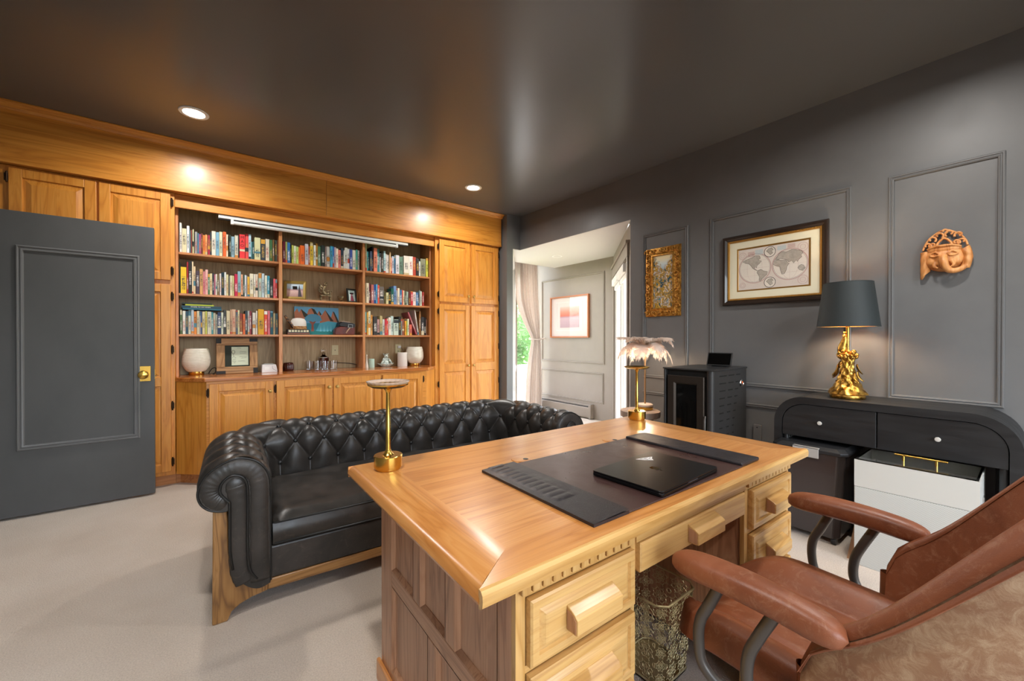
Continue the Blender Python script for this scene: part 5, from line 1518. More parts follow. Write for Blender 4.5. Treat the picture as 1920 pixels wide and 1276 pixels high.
m = MB(); m.tube(catmull([(4.325, 5.12, 1.19), (4.33, 5.03, 1.185), (4.42, 5.02, 1.18), (4.52, 5.04, 1.19), (4.60, 5.08, 1.20), (XN - 0.002, 5.08, 1.20)], 6), 0.012, 8); BW(m, 'tie_back', CURT, cu_, smooth=180)
m = MB(); m.cyl((3.86, 5.08, 2.575), (4.61, 5.08, 2.575), 0.012, 12); BW(m, 'rod', BLACKM, cu_, smooth=40)

# ================================================================ things on and under the desk
RZD = math.radians(-1.2)
LPAD = leather('dark_brown_pad_leather', '#37221f', '#45302c', 0.33, '#5a4540', sc=9, pos=(0.6, 0.8))
LPADB = leather('black_brown_strip_leather', '#1f1c1f', '#2b272a', 0.38, '#4a464b', sc=14, pos=(0.55, 0.75), bump=0.5)
dp = empty('desk_pad', (1.165, 0.86, 0.7603), RZD); tag(dp, 'dark brown leather desk pad with two raised side strips', 'desk pad')
m = MB(); m.box(-0.31, 0.31, -0.243, 0.243, 0, 0.004); m.build('mat', LPAD, dp, bevel=(0.0015, 1))
m = MB()
def stripL(u, v):
    x = -0.435 + 0.13 * u; y = -0.243 + 0.486 * v
    z = 0.012 - 0.004 * (1 - u)
    if 0.18 < u < 0.80 and v > 0.30: z += 0.0022 * abs(math.sin(v * 52)) ** 0.6 * (1 if u < 0.66 else 0.2)
    return (x, y, z)
m.grid(stripL, 24, 150); m.box(-0.435, -0.305, -0.243, 0.243, 0.0, 0.0075)
m.build('side_strip', LPADB, dp, smooth=30)
m = MB(); m.box(0.305, 0.438, -0.243, 0.243, 0, 0.013); m.build('side_strip', LPADB, dp, bevel=(0.005, 3))
# laptop
lt = empty('laptop', (1.165, 0.748, 0.7648), math.radians(2.0)); tag(lt, 'closed black laptop lying on the leather desk pad', 'laptop')
LAPM = plain('midnight_aluminium', '#18181a', 0.28, 0.6); LOGO = plain('gloss_black_logo', '#050505', 0.08, spec=0.8)
def rrect(w, d, r, n=6):
    p = []
    for cx, cy, a0 in ((w - r, d - r, 0), (-w + r, d - r, PI / 2), (-w + r, -d + r, PI), (w - r, -d + r, 1.5 * PI)):
        p += [(cx + r * math.cos(a0 + PI / 2 * k / n), cy + r * math.sin(a0 + PI / 2 * k / n)) for k in range(n + 1)]
    return p
m = MB(); m.prism(rrect(0.172, 0.122, 0.012), 0.001, 0.0105); m.build('base', LAPM, lt, smooth=40, bevel=(0.002, 2))
m = MB(); m.prism(rrect(0.172, 0.122, 0.012), 0.0112, 0.0165); ldd = m.build('lid', LAPM, lt, smooth=40, bevel=(0.0015, 2))
ap = [(0.0, 0.62), (0.28, 0.72), (0.58, 0.60), (0.72, 0.45), (0.56, 0.28), (0.52, 0.05), (0.62, -0.15), (0.78, -0.25), (0.62, -0.65), (0.38, -0.98), (0.18, -1.0), (0.0, -0.93), (-0.2, -1.0), (-0.42, -0.95), (-0.68, -0.55), (-0.80, -0.1), (-0.74, 0.3), (-0.55, 0.60), (-0.28, 0.70)]
apc = catmull([(a, b, 0) for a, b in ap], 3, closed=True)
m = MB(); m.prism([(p.x * 0.019, p.y * 0.019) for p in apc], 0.0165, 0.0167); m.xf(Matrix.Rotation(PI, 4, 'Z')); m.build('logo', LOGO, ldd)
m = MB(); m.prism([(p[0] * 0.019, p[1] * 0.019) for p in ((0.02, 0.78), (0.05, 1.05), (0.22, 1.28), (0.40, 1.34), (0.38, 1.08), (0.22, 0.84))], 0.0165, 0.0167); m.xf(Matrix.Rotation(PI, 4, 'Z')); m.build('logo_leaf', LOGO, ldd)
STK = plain('white_sticker', '#f1f1ee', 0.5)
m = MB(); m.prism([(0.035, 0.098), (0.062, 0.092), (0.107, 0.078), (0.086, 0.066), (0.074, 0.052), (0.062, 0.064), (0.050, 0.074), (0.042, 0.088)], 0.0165, 0.0168); sk = m.build('sticker', STK, ldd)
m = MB()
for a, b in (((0.047, 0.090), (0.066, 0.068)), ((0.054, 0.091), (0.076, 0.061)), ((0.066, 0.084), (0.082, 0.080)), ((0.078, 0.074), (0.094, 0.075))):
    d = (Vector((*b, 0)) - Vector((*a, 0))).normalized(); nn = Vector((-d.y, d.x, 0)) * 0.0014
    A, B = Vector((*a, 0.01690)), Vector((*b, 0.01690)); m._add([A - nn, B - nn, B + nn, A + nn], [(0, 1, 2, 3)])
m.build('sticker_lines', LOGO, sk, fixn=False)
m = MB(); m.box(-0.03, 0.03, -0.1223, -0.119, 0.0085, 0.0113); m.build('opening_notch', plain('blue_grey_notch', '#46586a', 0.3, 0.5), lt)

# pair of cordless brass lamps
def brass_lamp(x, y, label, glass):
    r = empty('cordless_lamp', (x, y, 0.7603)); tag(r, label, 'lamp', 'cordless brass desk lamps')
    m = MB(); m.lathe([(0.040, 0.0), (0.041, 0.004), (0.041, 0.007), (0.046, 0.009), (0.0465, 0.012), (0.0465, 0.046), (0.045, 0.048), (0.020, 0.0485), (0.012, 0.056), (0.0085, 0.066), (0.0, 0.066)], 48); m.build('base', BRASS, r, smooth=35)
    m = MB(); m.lathe([(0.0082, 0.062), (0.0082, 0.158), (0.0072, 0.161), (0.0068, 0.255), (0.009, 0.264), (0.016, 0.272), (0.022, 0.275)], 28, capt=False); m.build('stem', BRASS, r, smooth=35)
    m = MB(); m.lathe([(0.020, 0.273), (0.052, 0.2755), (0.066, 0.283), (0.0675, 0.287), (0.064, 0.288), (0.050, 0.281), (0.0, 0.279)], 48); m.build('dish', BRASS, r, smooth=35)
    if glass:
        m = MB(); m.grid(lambda u, v: ((0.060 + 0.009 * v + 0.0015 * math.sin(u * 2 * PI * 24)) * math.cos(2 * PI * u), (0.060 + 0.009 * v + 0.0015 * math.sin(u * 2 * PI * 24)) * math.sin(2 * PI * u), 0.286 + 0.010 * v), 96, 3, cu=True); m.build('glass_rim', plain('pale_blush_glass', '#ead8c8', 0.12, trans=0.55, ior=1.2), r, smooth=180, solid=0.002)
    return r
brass_lamp(0.506, 1.338, 'cordless brass lamp on the left end of the desk', True)
brass_lamp(1.881, 1.324, 'cordless brass lamp on the far right end of the desk', False)

# pierced metal wastebasket
wb = empty('wastebasket', (1.325, 0.862, 0)); tag(wb, 'pierced antique-gold metal wastebasket under the desk', 'wastebasket')
FIL = plain('antique_silver_gold', '#c0b084', 0.36, 0.45)
def oct_(h, c, z): return [Vector((h - c, -h, z)), Vector((h, -h + c, z)), Vector((h, h - c, z)), Vector((h - c, h, z)), Vector((-h + c, h, z)), Vector((-h, h - c, z)), Vector((-h, -h + c, z)), Vector((-h + c, -h, z))]
HB, HT, CB, CT, ZT = 0.092, 0.112, 0.026, 0.030, 0.30
ob_, ot_ = oct_(HB, CB, 0.012), oct_(HT, CT, ZT)
m = MB(); m.tube(ot_, 0.004, 8, closed=True); m.build('rim', FIL, wb, smooth=60)
m = MB(); m.tube(ob_, 0.004, 8, closed=True); m._add(oct_(HB, CB, 0.006) , [tuple(range(8))]); m._add(oct_(HB, CB, 0.0), [tuple(range(8))]); m.build('base', FIL, wb, smooth=60)
def motif(m, P, cu, cv, R, ru, rv):
    def S(a, b): return P(cu + a * ru, cv + b * rv)
    def loop(pts, r): m.tube([S(a, b) for a, b in pts], r, 4, closed=True)
    loop([(0.16 * R * math.cos(2 * PI * k / 8), 0.16 * R * math.sin(2 * PI * k / 8)) for k in range(8)], 0.0013)
    for k in range(8):
        a = 2 * PI * k / 8
        c, s = math.cos(a), math.sin(a)
        loop([((0.20 + 0.34 * (1 - math.cos(t)) / 2) * c * R - 0.10 * math.sin(t) * s * R, (0.20 + 0.34 * (1 - math.cos(t)) / 2) * s * R + 0.10 * math.sin(t) * c * R) for t in [2 * PI * i / 9 for i in range(9)]], 0.0013)
        a2 = a + PI / 8; c, s = math.cos(a2), math.sin(a2)
        m.tube([S((0.62 + 0.16 * math.sin(t)) * c * R - 0.20 * math.cos(t) * s * R, (0.62 + 0.16 * math.sin(t)) * s * R + 0.20 * math.cos(t) * c * R) for t in [PI * i / 7 for i in range(8)]], 0.0014, 4)
        m.tube([S(0.80 * c * R - q * 0.06 * s * R, 0.80 * s * R + q * 0.06 * c * R) for q in (-1, 1)] + [S(1.0 * c * R, 1.0 * s * R)], 0.0014, 4)
for k in range(8):
    a0_, a1_ = ob_[k], ob_[(k + 1) % 8]; b0_, b1_ = ot_[k], ot_[(k + 1) % 8]
    wide = (b1_ - b0_).length > 0.1
    def P(u, v, a0_=a0_, a1_=a1_, b0_=b0_, b1_=b1_): return (a0_.lerp(a1_, u)).lerp(b0_.lerp(b1_, u), v)
    m = MB(); W = (b1_ - b0_).length
    if wide:
        for r in range(4):
            for c in range(2):
                motif(m, P, 0.25 + 0.5 * c, 0.125 + 0.25 * r, 1.0, 0.25, 0.125)
        for r in range(5):
            for c in range(3):
                for ang in range(4):
                    pass
        for r in range(1, 4):
            for c in range(3): m.tube([P(min(1, max(0, 0.5 * c + 0.06 * math.cos(t))), 0.25 * r + 0.03 * math.sin(t)) for t in [2 * PI * i / 8 for i in range(8)]], 0.0016, 4, closed=True)
    else:
        for r in range(6): motif(m, P, 0.5, (r + 0.5) / 6, 1.0, 0.5, 1 / 12)
    m.build('filigree', FIL, wb)['kind'] = 'stuff'

# ================================================================ books
BOOKS = {
    (0, 0): '-1224 -1083 254 e9e6e0|-1070 -772 209 e3dcb4|-754 -574 233 dfe6ea|-569 -487 196 3c6673|-479 -419 205 a4483a|-370 -276 212 d9d2a4|-213 -48 191 9a9a98|-22 55 184 4a8fb0|67 209 176 a2447a|217 331 183 6d2a1c|336 494 172 e8802a|499 652 176 f0a060|691 836 179 b52c45|841 942 203 2c3a40|956 1236 216 e9e2d0|1249 1477 212 7fb3cc|1491 1721 218 dcdcb8|1762 1995 225 ee6a2c|2000 2132 203 e8dcc0|2223 2348 205 33402f|2375 2612 193 8fb5c4|2641 2880 209 dfdcc6|2885 2957 202 2b2420|2980 3394 219 e8383c|3423 3675 232 e5524e|3680 3873 230 b8d8e6|3878 3959 163 5fb2bf|3974 4121 170 1f4a4a|4136 4597 208 d9d8a8|4642 4988 203 2d3b46|5019 5333 210 e7ddc4|5354 5554 203 3f6f45|5579 5724 206 7a5a30|5756 5974 210 3f4a3c|6005 6162 209 9a4a38',
    (0, 1): '-1239 -1179 263 2c3420|-1164 -784 226 f2c92e|-765 -654 270 9c2228|-643 -419 281 20201e|-414 -318 278 ead6b0|-313 -172 238 e3c9a0|-139 89 201 4a3a48|112 331 220 d9a467|342 480 203 d98a92|493 679 219 e9b3ac|689 806 187 3f7a4f|811 983 189 ddd2a2|990 1113 195 3a3640|1125 1208 184 c8748a|1220 1327 187 e6ded0|1339 1471 185 7a6a48|1507 1627 195 dfd3d0|1640 1834 207 1c3540|1846 1980 209 dfe3e0|1991 2151 191 d8cf9f|2212 2272 182 8f9088|2281 2432 185 e9e0bc|2437 2572 183 cfc58a|2607 2830 201 c51f4a|2843 3079 229 8fb2bd|3084 3245 202 eab08c|3257 3365 197 38524a|3370 3473 199 dfe6ea|3485 3569 197 9c9aa0|3574 3738 185 e0b23c|3763 4032 215 e8e0c8|4069 4192 213 eee8dc|4204 4402 216 e6d6c0|4452 4689 232 bccdbc|4701 4902 225 bccfd6|4952 5130 210 e6e6d2|5155 5346 209 3a9ab4|5371 5602 188 24241f|5641 5822 185 e2626a|5827 5965 185 c23c3c',
    (0, 2): '-1209 -1089 208 5f7a4e|-1046 -855 198 dfe5da|-833 -685 195 2e5064|-670 -499 205 d5d9c4|-473 -297 209 b4c4d0|-286 -109 195 dd8a3c|-86 65 202 d8cfb0|73 168 199 a9a9ac|173 256 198 3d5a8f|282 463 196 dccfa2|482 610 201 c3c85a|629 910 197 cdc8b4|915 1039 195 3f8f96|1047 1204 188 b9b79c|1216 1347 174 b3b1a4|1355 1603 195 22365a|1615 1763 195 d3d8c2|1788 1966 218 3b3f3e|1999 2251 211 e0d2ac|2264 2408 223 c39a7a|2416 2677 226 dcb798|2689 2831 220 5a6370|2843 2969 220 d9d2a2|2989 3191 191 8a3a30|3221 3390 186 dd6a34|3395 3562 217 2f3f46|3583 3721 216 b3b4b0|3726 3885 216 8a2f3c|3971 4210 202 e3dcce|4233 4355 220 e6e0d4|4400 4861 235 d8a21c|4887 5143 223 d9482e|5174 5369 224 d2707c|5392 5610 225 1f5a6a|5642 5802 203 b3a37a|5825 6010 201 2f4a52',
    (1, 0): '6450 6656 206 8a3048|6664 6812 204 8f9a5a|6820 7063 200 2a6aa8|7075 7182 185 1f2a26|7205 7392 182 c9cf5e|7397 7592 177 dde3c4|7603 7793 171 b6d67a|7805 7926 169 e0702c|7942 8342 190 ec6c24|8375 8664 209 c9c6cf|8680 8817 188 b0502c|8831 9090 234 ecc83a|9152 9351 208 e3e6da|9364 9546 230 c98f2c|9562 9832 203 5f8f6a|9853 10177 215 222b28|10220 10329 206 8f7a74|10394 10688 213 dcd9cf|10723 10936 221 3fa3c4|10944 11078 218 2c6ab0|11100 11265 214 b9a3b0|11278 11480 203 efe2d0|11489 11752 194 e07a6c|11788 12016 215 2a3f52|12025 12107 191 e0dcd8|12117 12394 222 cfd0c8|12417 12635 218 dcdce0|12649 12915 212 3a4f9a|12929 13260 209 d8d4c2|13265 13450 217 3f9a8a|13474 13641 213 e6e3d6',
    (2, 0): '14254 14414 301 8fa37a|14419 14573 214 3f9fa3|14578 14735 216 1f5a5c|14755 14979 223 3a4a66|15000 15143 277 1f1a22|15163 15533 260 f0876a|15554 15824 257 3f8f96|15844 16003 212 cfe0e4|16033 16243 238 3a3424|16272 16484 243 b8dae2|16496 16667 215 e3ddd6|16672 16923 209 e6ddd6|16945 17083 241 ecc493|17088 17246 178 e9a48c|17251 17499 197 c2cde0|17530 17639 213 3f9fcc|17644 18035 214 e2dde4|18057 18525 204 6f8f7a|18593 19213 220 e9e0d2|19236 19686 221 eae6de|19709 20072 220 b8402c|20104 20456 207 2a2422|20513 20702 180 d6e3dc|20717 21363 214 8a8a6c|21387 21654 223 d8d94e',
    (2, 1): '14226 14346 215 b9cfb4|14358 14628 217 efe3c8|14656 14858 217 7a3a40|14891 15176 205 b96a62|15197 15431 209 1f4f96|15436 15589 213 5fb0dc|15597 15788 206 dd5a48|15817 16333 191 6f6660|16350 16511 145 5f5a34|16532 16801 130 d6cf9c|16818 17089 145 1f1f1c|17111 17415 181 0f5a4c|17424 17743 211 6f93c4|17748 17897 183 a8a4a4|17902 18118 189 eee0c4|18127 18408 171 3f6f9a|18421 18556 173 dd5a40|18564 18708 166 e9d9b4|18753 18948 158 5f6a5a|18961 19189 156 b6c4b2|19207 19450 162 6a2a24|19473 19727 166 cc3440|19750 20099 160 ecd9d4|20122 20357 155 4f7fae|20366 20489 161 24365a|20499 20688 182 7f938c|20698 20855 174 dfe8d6|20878 21117 167 a83c34',
    (2, 2): '14208 14380 247 7fc0bc|14392 14569 244 d9a43c|14594 14824 259 ece2c0|14852 15048 219 e0a45c|15109 15533 202 3a3634|15590 15840 174 d6a4a0|15853 16125 212 c4b07a|16146 16378 176 d3d0c8|16387 16625 176 c42c40|16642 16796 185 dd4a34|16826 17106 197 e6dfd4|17128 17401 214 c4d8d2|17409 17958 176 ccdacb|17981 18247 211 232320|18255 18403 188 8a8a84|18425 18649 178 8a4a38|18704 18898 187 e09a2c|18911 19048 166 a3b83c|19057 19239 188 dcd6b8|19284 19569 124 dc6a5a|20543 20733 281 9a6a3c|20755 21090 216 3a3a3c|21114 21403 208 141214|21408 21509 186 8a5a44',
}
_ones = ['first', 'second', 'third', 'fourth', 'fifth', 'sixth', 'seventh', 'eighth', 'ninth', 'tenth', 'eleventh', 'twelfth', 'thirteenth', 'fourteenth', 'fifteenth', 'sixteenth', 'seventeenth', 'eighteenth', 'nineteenth']
def ordinal(n):
    if n < 20: return _ones[n - 1]
    t, o = divmod(n, 10)
    return ['', '', 'twentieth', 'thirtieth', 'fortieth'][t] if o == 0 else ['', '', 'twenty', 'thirty', 'forty'][t] + '-' + _ones[o - 1]
_cn = {'white': 'ecebe6', 'cream': 'e4dcc0', 'beige': 'd8b898', 'pale green': 'c4d2bc', 'pale blue': 'bccfda', 'light grey': 'b4b4b0', 'grey': '8c8c88', 'dark grey': '484846', 'black': '1e1e1e', 'navy': '22365a', 'blue': '2c66ac', 'sky blue': '4a9fc4', 'teal': '3c8f96', 'dark teal': '1f4c50', 'green': '3f7a4c', 'olive': '8a8a54', 'dark olive': '3a3c28', 'lime': 'c6cf5c', 'yellow': 'ecc634', 'gold': 'd8a02a', 'orange': 'ec722a', 'light orange': 'eaa468', 'salmon': 'ee9480', 'pink': 'd88a94', 'red': 'd03a3c', 'dark red': '8c2a30', 'brown': '7c4c30', 'purple': '8a4474', 'mauve': 'a89aa4'}
def cname(h):
    c = [int(h[i:i + 2], 16) for i in (0, 2, 4)]
    return min(_cn, key=lambda k: sum((c[i] - int(_cn[k][2 * i:2 * i + 2], 16)) ** 2 for i in range(3)))
_bmat = {}
def bookmat(h, rough=0.5):
    if h not in _bmat: _bmat[h] = plain('book_cover_' + h, '#' + h, rough)
    return _bmat[h]
PAGES = plain('book_pages', '#e2d8c4', 0.9)
def spine_print(name, col):
    m, nt, b = _mat(name)
    tc = nt.nodes.new('ShaderNodeTexCoord'); mp = nt.nodes.new('ShaderNodeMapping'); nt.links.new(tc.outputs['Generated'], mp.inputs['Vector'])
    mp.inputs['Scale'].default_value = (3.0, 1, 26)
    n = _noise(nt, mp, 1.0, 1, 0.5); n.noise_dimensions = '3D'
    r = _ramp(nt, n.outputs['Fac'], [(0.49, (0, 0, 0)), (0.51, (1, 1, 1))])
    nt.links.new(r.outputs[0], b.inputs['Alpha'])
    b.inputs['Base Color'].default_value = (*lin(col), 1); b.inputs['Roughness'].default_value = 0.5
    return m
SPL = [spine_print('spine_print_white', '#eceae4'), spine_print('spine_print_dark', '#3a3836'), spine_print('spine_print_gold', '#c9a24a'), spine_print('spine_print_red', '#a8342c')]
_cov = MB(); _cov.box(0, 1, 0, 0.025, 0, 1); _cov.box(0, 0.1, 0.025, 1, 0, 1); _cov.box(0.9, 1, 0.025, 1, 0, 1)
_pag = MB(); _pag.box(0.1, 0.9, 0.025, 0.97, 0.012, 0.985)
_prn = MB(); _prn._add([(0.2, -0.002, 0.0), (0.8, -0.002, 0.0), (0.8, -0.002, 1), (0.2, -0.002, 1)], [(0, 1, 2, 3)])
_bnd = MB(); _bnd.box(-0.004, 1.004, -0.004, 0.03, 0, 1)
def _mesh(mb, name, mat):
    o = mb.build(name, mat); me = o.data; bpy.data.objects.remove(o); return me
ME_COV, ME_PAG, ME_PRN, ME_BND = _mesh(_cov, 'book', PAGES), _mesh(_pag, 'pages', PAGES), _mesh(_prn, 'spine_title', PAGES), _mesh(_bnd, 'spine_band', PAGES)
def omat(o, m): o.material_slots[0].link = 'OBJECT'; o.material_slots[0].material = m
def lk(me, name, mat, parent=None):
    o = bpy.data.objects.new(name, me); COL.objects.link(o); omat(o, mat)
    if parent: o.parent = parent
    return o
def make_book(x, y, z, w, d, h, col, rnd, rot=None, title=True):
    b = lk(ME_COV, 'book', bookmat(col)); b.location = (x, y, z); b.scale = (w, d, h)
    if rot: b.rotation_euler = rot
    lk(ME_PAG, 'pages', PAGES, b)
    c = [int(col[i:i + 2], 16) for i in (0, 2, 4)]; lum = 0.3 * c[0] + 0.59 * c[1] + 0.11 * c[2]
    if title and w > 0.009:
        t = lk(ME_PRN, 'spine_title', SPL[rnd.choice([1, 1, 3]) if lum > 130 else rnd.choice([0, 0, 2])], b)
        z0 = rnd.uniform(0.12, 0.35); t.location = (0, 0, z0); t.scale = (1, 1, rnd.uniform(0.35, 0.55))
    if rnd.random() < 0.33:
        bc_ = rnd.choice(['e8e4da', '2c3338', 'd9a13c', 'b8442f', '6d98a8', 'd8cfae'] if lum < 150 else ['2c3338', 'd08a3c', 'b8442f', '4f8090', 'c9b98e'])
        t = lk(ME_BND, 'spine_band', bookmat(bc_), b); hh = rnd.uniform(0.05, 0.22); t.scale = (1, 1, hh); t.location = (0, 0, rnd.choice([0.02, 0.98 - hh, 0.3]))
    return b
def text_mesh(name, cu):
    t = bpy.data.objects.new(name, cu); COL.objects.link(t)
    dg = bpy.context.evaluated_depsgraph_get(); me = bpy.data.meshes.new_from_object(t.evaluated_get(dg)); me.name = name
    bpy.data.objects.remove(t)
    return bpy.data.objects.new(name, me)
_bay = ['left', 'middle', 'right']; _shn = ['top', 'second', 'third']
for (bi, ri), txt in BOOKS.items():
    rnd = random.Random(bi * 7 + ri)
    for k, e in enumerate(txt.split('|')):
        x0, x1, h, col = e.split(); x0, x1, h = int(x0) / 1e4, int(x1) / 1e4, int(h) / 1e3
        bx0, bx1 = BAYS[bi]
        x0 = max(x0, bx0 + 0.001); x1 = min(x1, bx1 - 0.001)
        w = x1 - x0 - 0.0008
        mao = (bi == 0 and ri == 0 and k == 23)
        ytop = 4.425 + rnd.uniform(-0.006, 0.014)
        b = make_book(x0, ytop, SHZ[ri] + 0.0005, w, min(0.20, max(0.11, h * 0.68)), h, col, rnd, title=not mao)
        lab = '%s%s book, %s from left on %s shelf of %s bay' % ('thick ' if w > 0.03 else 'thin ' if w < 0.014 else '', cname(col), ordinal(k + 1), _shn[ri], _bay[bi])
        if mao: lab = 'thick red book titled MAO on the top shelf of the left bay'
        tag(b, lab, 'book', 'books on the %s shelf of the %s bay' % (_shn[ri], _bay[bi]))
        if mao:
            for q, chx in enumerate('MAO'):
                cu = bpy.data.curves.new('spine_letter', 'FONT'); cu.body = chx; cu.size = 0.034; cu.align_x = 'CENTER'; cu.align_y = 'CENTER'
                cu.materials.append(bookmat('1e1414'))
                to = text_mesh('spine_letter', cu); COL.objects.link(to); to.parent = b
                to.location = (0.5, -0.006, 0.87 - q * 0.17); to.rotation_euler = (PI / 2, 0, 0); to.scale = (1 / w, 1 / h, 1)
# lying stack above the third shelf of the left bay
_rb = random.Random(3)
_stk = [(-0.105, 0.164, 0.012, '2c6a80', 'teal book lying at the bottom of the flat stack', None), (-0.112, 0.162, 0.021, '24485a', 'dark teal book titled WHERE TO GO WHEN in the flat stack', 'WHERE TO GO WHEN'),
        (-0.088, 0.108, 0.011, 'b9c83c', 'lime green book third up in the flat stack', None), (-0.110, 0.096, 0.012, '2a3430', 'black book lying on top of the flat stack', None)]
z = SHZ[2] + 0.2105
for x0, x1, t, col, lab, ttl in _stk:
    b = lk(ME_COV, 'book', bookmat(col)); b.scale = (t, 0.15, x1 - x0); b.rotation_euler = (0, PI / 2, 0); b.location = (x0, 4.424, z + t)
    lk(ME_PAG, 'pages', PAGES, b)
    tag(b, lab, 'book', 'books lying flat in the left bay')
    if ttl:
        cu = bpy.data.curves.new('spine_lettering', 'FONT'); cu.body = ttl; cu.size = 0.0135; cu.align_x = 'CENTER'; cu.align_y = 'CENTER'; cu.materials.append(bookmat('eceae4'))
        to = text_mesh('spine_lettering', cu); COL.objects.link(to); to.parent = b
        to.matrix_parent_inverse = Matrix.Identity(4)
        # undo the parent's rotation and scale for the lettering
        Mp = Matrix.Translation(b.location) @ b.rotation_euler.to_matrix().to_4x4() @ Matrix.Diagonal((t, 0.15, x1 - x0, 1))
        Mw = Matrix.Translation(((x0 + x1) / 2 - 0.008, 4.4235, z + t / 2)) @ Matrix.Rotation(PI / 2, 4, 'X')
        to.matrix_basis = Mp.inverted() @ Mw
    z += t + 0.0006
# leaning books in the right bay
for x0, lean, w, h, col, lab in ((2.012, -22, 0.014, 0.275, 'b05a60', 'pink magazine leaning left on the third shelf of right bay'), (2.036, -9, 0.012, 0.292, 'd8d2c6', 'tall white magazine leaning left on third shelf of right bay')):
    b = make_book(x0, 4.43, SHZ[2] + (0.007 if lean < -20 else 0.003), w, 0.19, h, col, _rb, (0, math.radians(lean), 0)); tag(b, lab, 'magazine', 'leaning magazines in the right bay')

# ================================================================ decorations on the shelves
YS2 = SHZ[1]; YS3 = SHZ[2]; ZCN = 0.8802
def photo_frame(name, label, x0, x1, h, y, z, rz, tilt, fmat, fw, picmat):
    r = empty(name, ((x0 + x1) / 2, y, z), rz); tag(r, label, 'picture frame')
    w = (x1 - x0) / 2
    R_ = Matrix.Rotation(-tilt, 4, 'X')
    m = MB(); m.rings(-w, w, 0, h, [(0, 0), (0, 0.014), (fw * 0.3, 0.017), (fw, 0.012), (fw, 0.0)]); m.xf(R_ @ MF(0)); m.build('frame', fmat, r)
    m = MB(); m.box(-w + fw * 0.9, w - fw * 0.9, -0.006, 0.0, fw * 0.9, h - fw * 0.9); m.xf(R_); m.build('photo', picmat, r)
    m = MB(); m._add([(-0.02, 0.004, h * 0.7), (0.02, 0.004, h * 0.7), (0.02, 0.02 + h * 0.30, 0.0), (-0.02, 0.02 + h * 0.30, 0.0)], [(0, 1, 2, 3)]); m.build('easel_back', BLACKM, r, solid=0.003)
    return r
def beach():
    m, nt, b = _mat('beach_photo')
    tc = nt.nodes.new('ShaderNodeTexCoord'); sp = nt.nodes.new('ShaderNodeSeparateXYZ'); nt.links.new(tc.outputs['Generated'], sp.inputs[0])
    mp = nt.nodes.new('ShaderNodeMapping'); mp.inputs['Scale'].default_value = (6, 1, 9); nt.links.new(tc.outputs['Generated'], mp.inputs['Vector'])
    n = _noise(nt, mp, 1.5, 4, 0.6); ad = nt.nodes.new('ShaderNodeMath'); ad.operation = 'MULTIPLY_ADD'; ad.inputs[1].default_value = 0.25; nt.links.new(n.outputs['Fac'], ad.inputs[0]); nt.links.new(sp.outputs['Z'], ad.inputs[2])
    r = _ramp(nt, ad.outputs[0], [(0.15, '#a8807a'), (0.55, '#d9b8b0'), (0.68, '#b58e92'), (0.78, '#a9c4d6'), (1.0, '#cfe0ec')])
    nt.links.new(r.outputs[0], b.inputs['Base Color']); b.inputs['Roughness'].default_value = 0.25
    return m
pf = photo_frame('photo_frame', 'gold framed beach photo leaning on the second shelf', 0.652, 0.85, 0.19, 4.46, YS2, math.radians(-16), math.radians(14), plain('olive_gold_frame', '#8f7636', 0.4, 0.4), 0.028, beach())
m = MB(); m.prism([(0.028, 0.03), (0.062, 0.03), (0.050, 0.09), (0.036, 0.155), (0.030, 0.10)], -0.0068, -0.0062, 'y'); m.xf(Matrix.Rotation(-math.radians(14), 4, 'X')); m.build('photo_figure', plain('photo_dark_figure', '#3a2c34', 0.4), pf)
pf = photo_frame('photo_frame', 'small black framed photo with a pink dress on second shelf', 1.245, 1.352, 0.15, 4.47, YS2, math.radians(14), math.radians(10), plain('black_frame', '#1d221f', 0.35), 0.016, plain('pale_mint_photo', '#c3d8d4', 0.3))
m = MB(); m.prism([(-0.02, 0.018), (0.022, 0.018), (0.012, 0.075), (-0.008, 0.078)], -0.0068, -0.0062, 'y'); m.ball((0.002, -0.0064, 0.092), (0.011, 0.0008, 0.012), 12, 8); m.xf(Matrix.Rotation(-math.radians(10), 4, 'X')); m.build('photo_figure', plain('photo_pink_dress', '#a8566a', 0.4), pf)

BRONZE = noisy('worn_bronze', '#4d3b28', '#a89674', 50, (0.35, 0.55), bump=0.4, bscale=60, metal=0.7, bdist=0.003)
fg = empty('bronze_figurine', (1.04, 4.48, YS2)); tag(fg, 'bronze winged creature figurine on a small footed stand', 'figurine')
m = MB(); m.box(-0.055, 0.05, -0.03, 0.03, 0.052, 0.062); 
for x in (-0.046, 0.04):
    for y in (-0.02, 0.02): m.tube([(x, y, 0.054), (x * 1.1, y * 1.1, 0.0)], [0.006, 0.004], 8)
m.build('stand', BRONZE, fg, smooth=40)
m = MB()
m.tube(catmull([(0.03, 0, 0.075), (-0.01, 0, 0.08), (-0.02, 0, 0.11), (-0.012, 0, 0.145), (-0.005, 0, 0.165)], 6), [0.018, 0.02, 0.022, 0.023, 0.022, 0.021, 0.02, 0.019, 0.018, 0.018, 0.017, 0.016, 0.015, 0.015, 0.014, 0.014, 0.013, 0.012, 0.012, 0.012, 0.012, 0.012, 0.012, 0.012, 0.012], 12)
m.ball((-0.004, -0.004, 0.172), (0.020, 0.014, 0.015), 14, 10); m.tube([(0.006, 0, 0.178), (0.014, 0, 0.205)], [0.008, 0.002], 8); m.tube([(-0.010, 0, 0.18), (-0.008, 0, 0.208)], [0.008, 0.002], 8)
m.tube(catmull([(-0.02, 0, 0.13), (-0.05, 0.005, 0.165), (-0.062, 0.005, 0.178), (-0.045, 0.0, 0.15), (-0.06, 0, 0.135), (-0.035, 0, 0.12)], 5), 0.007, 8)
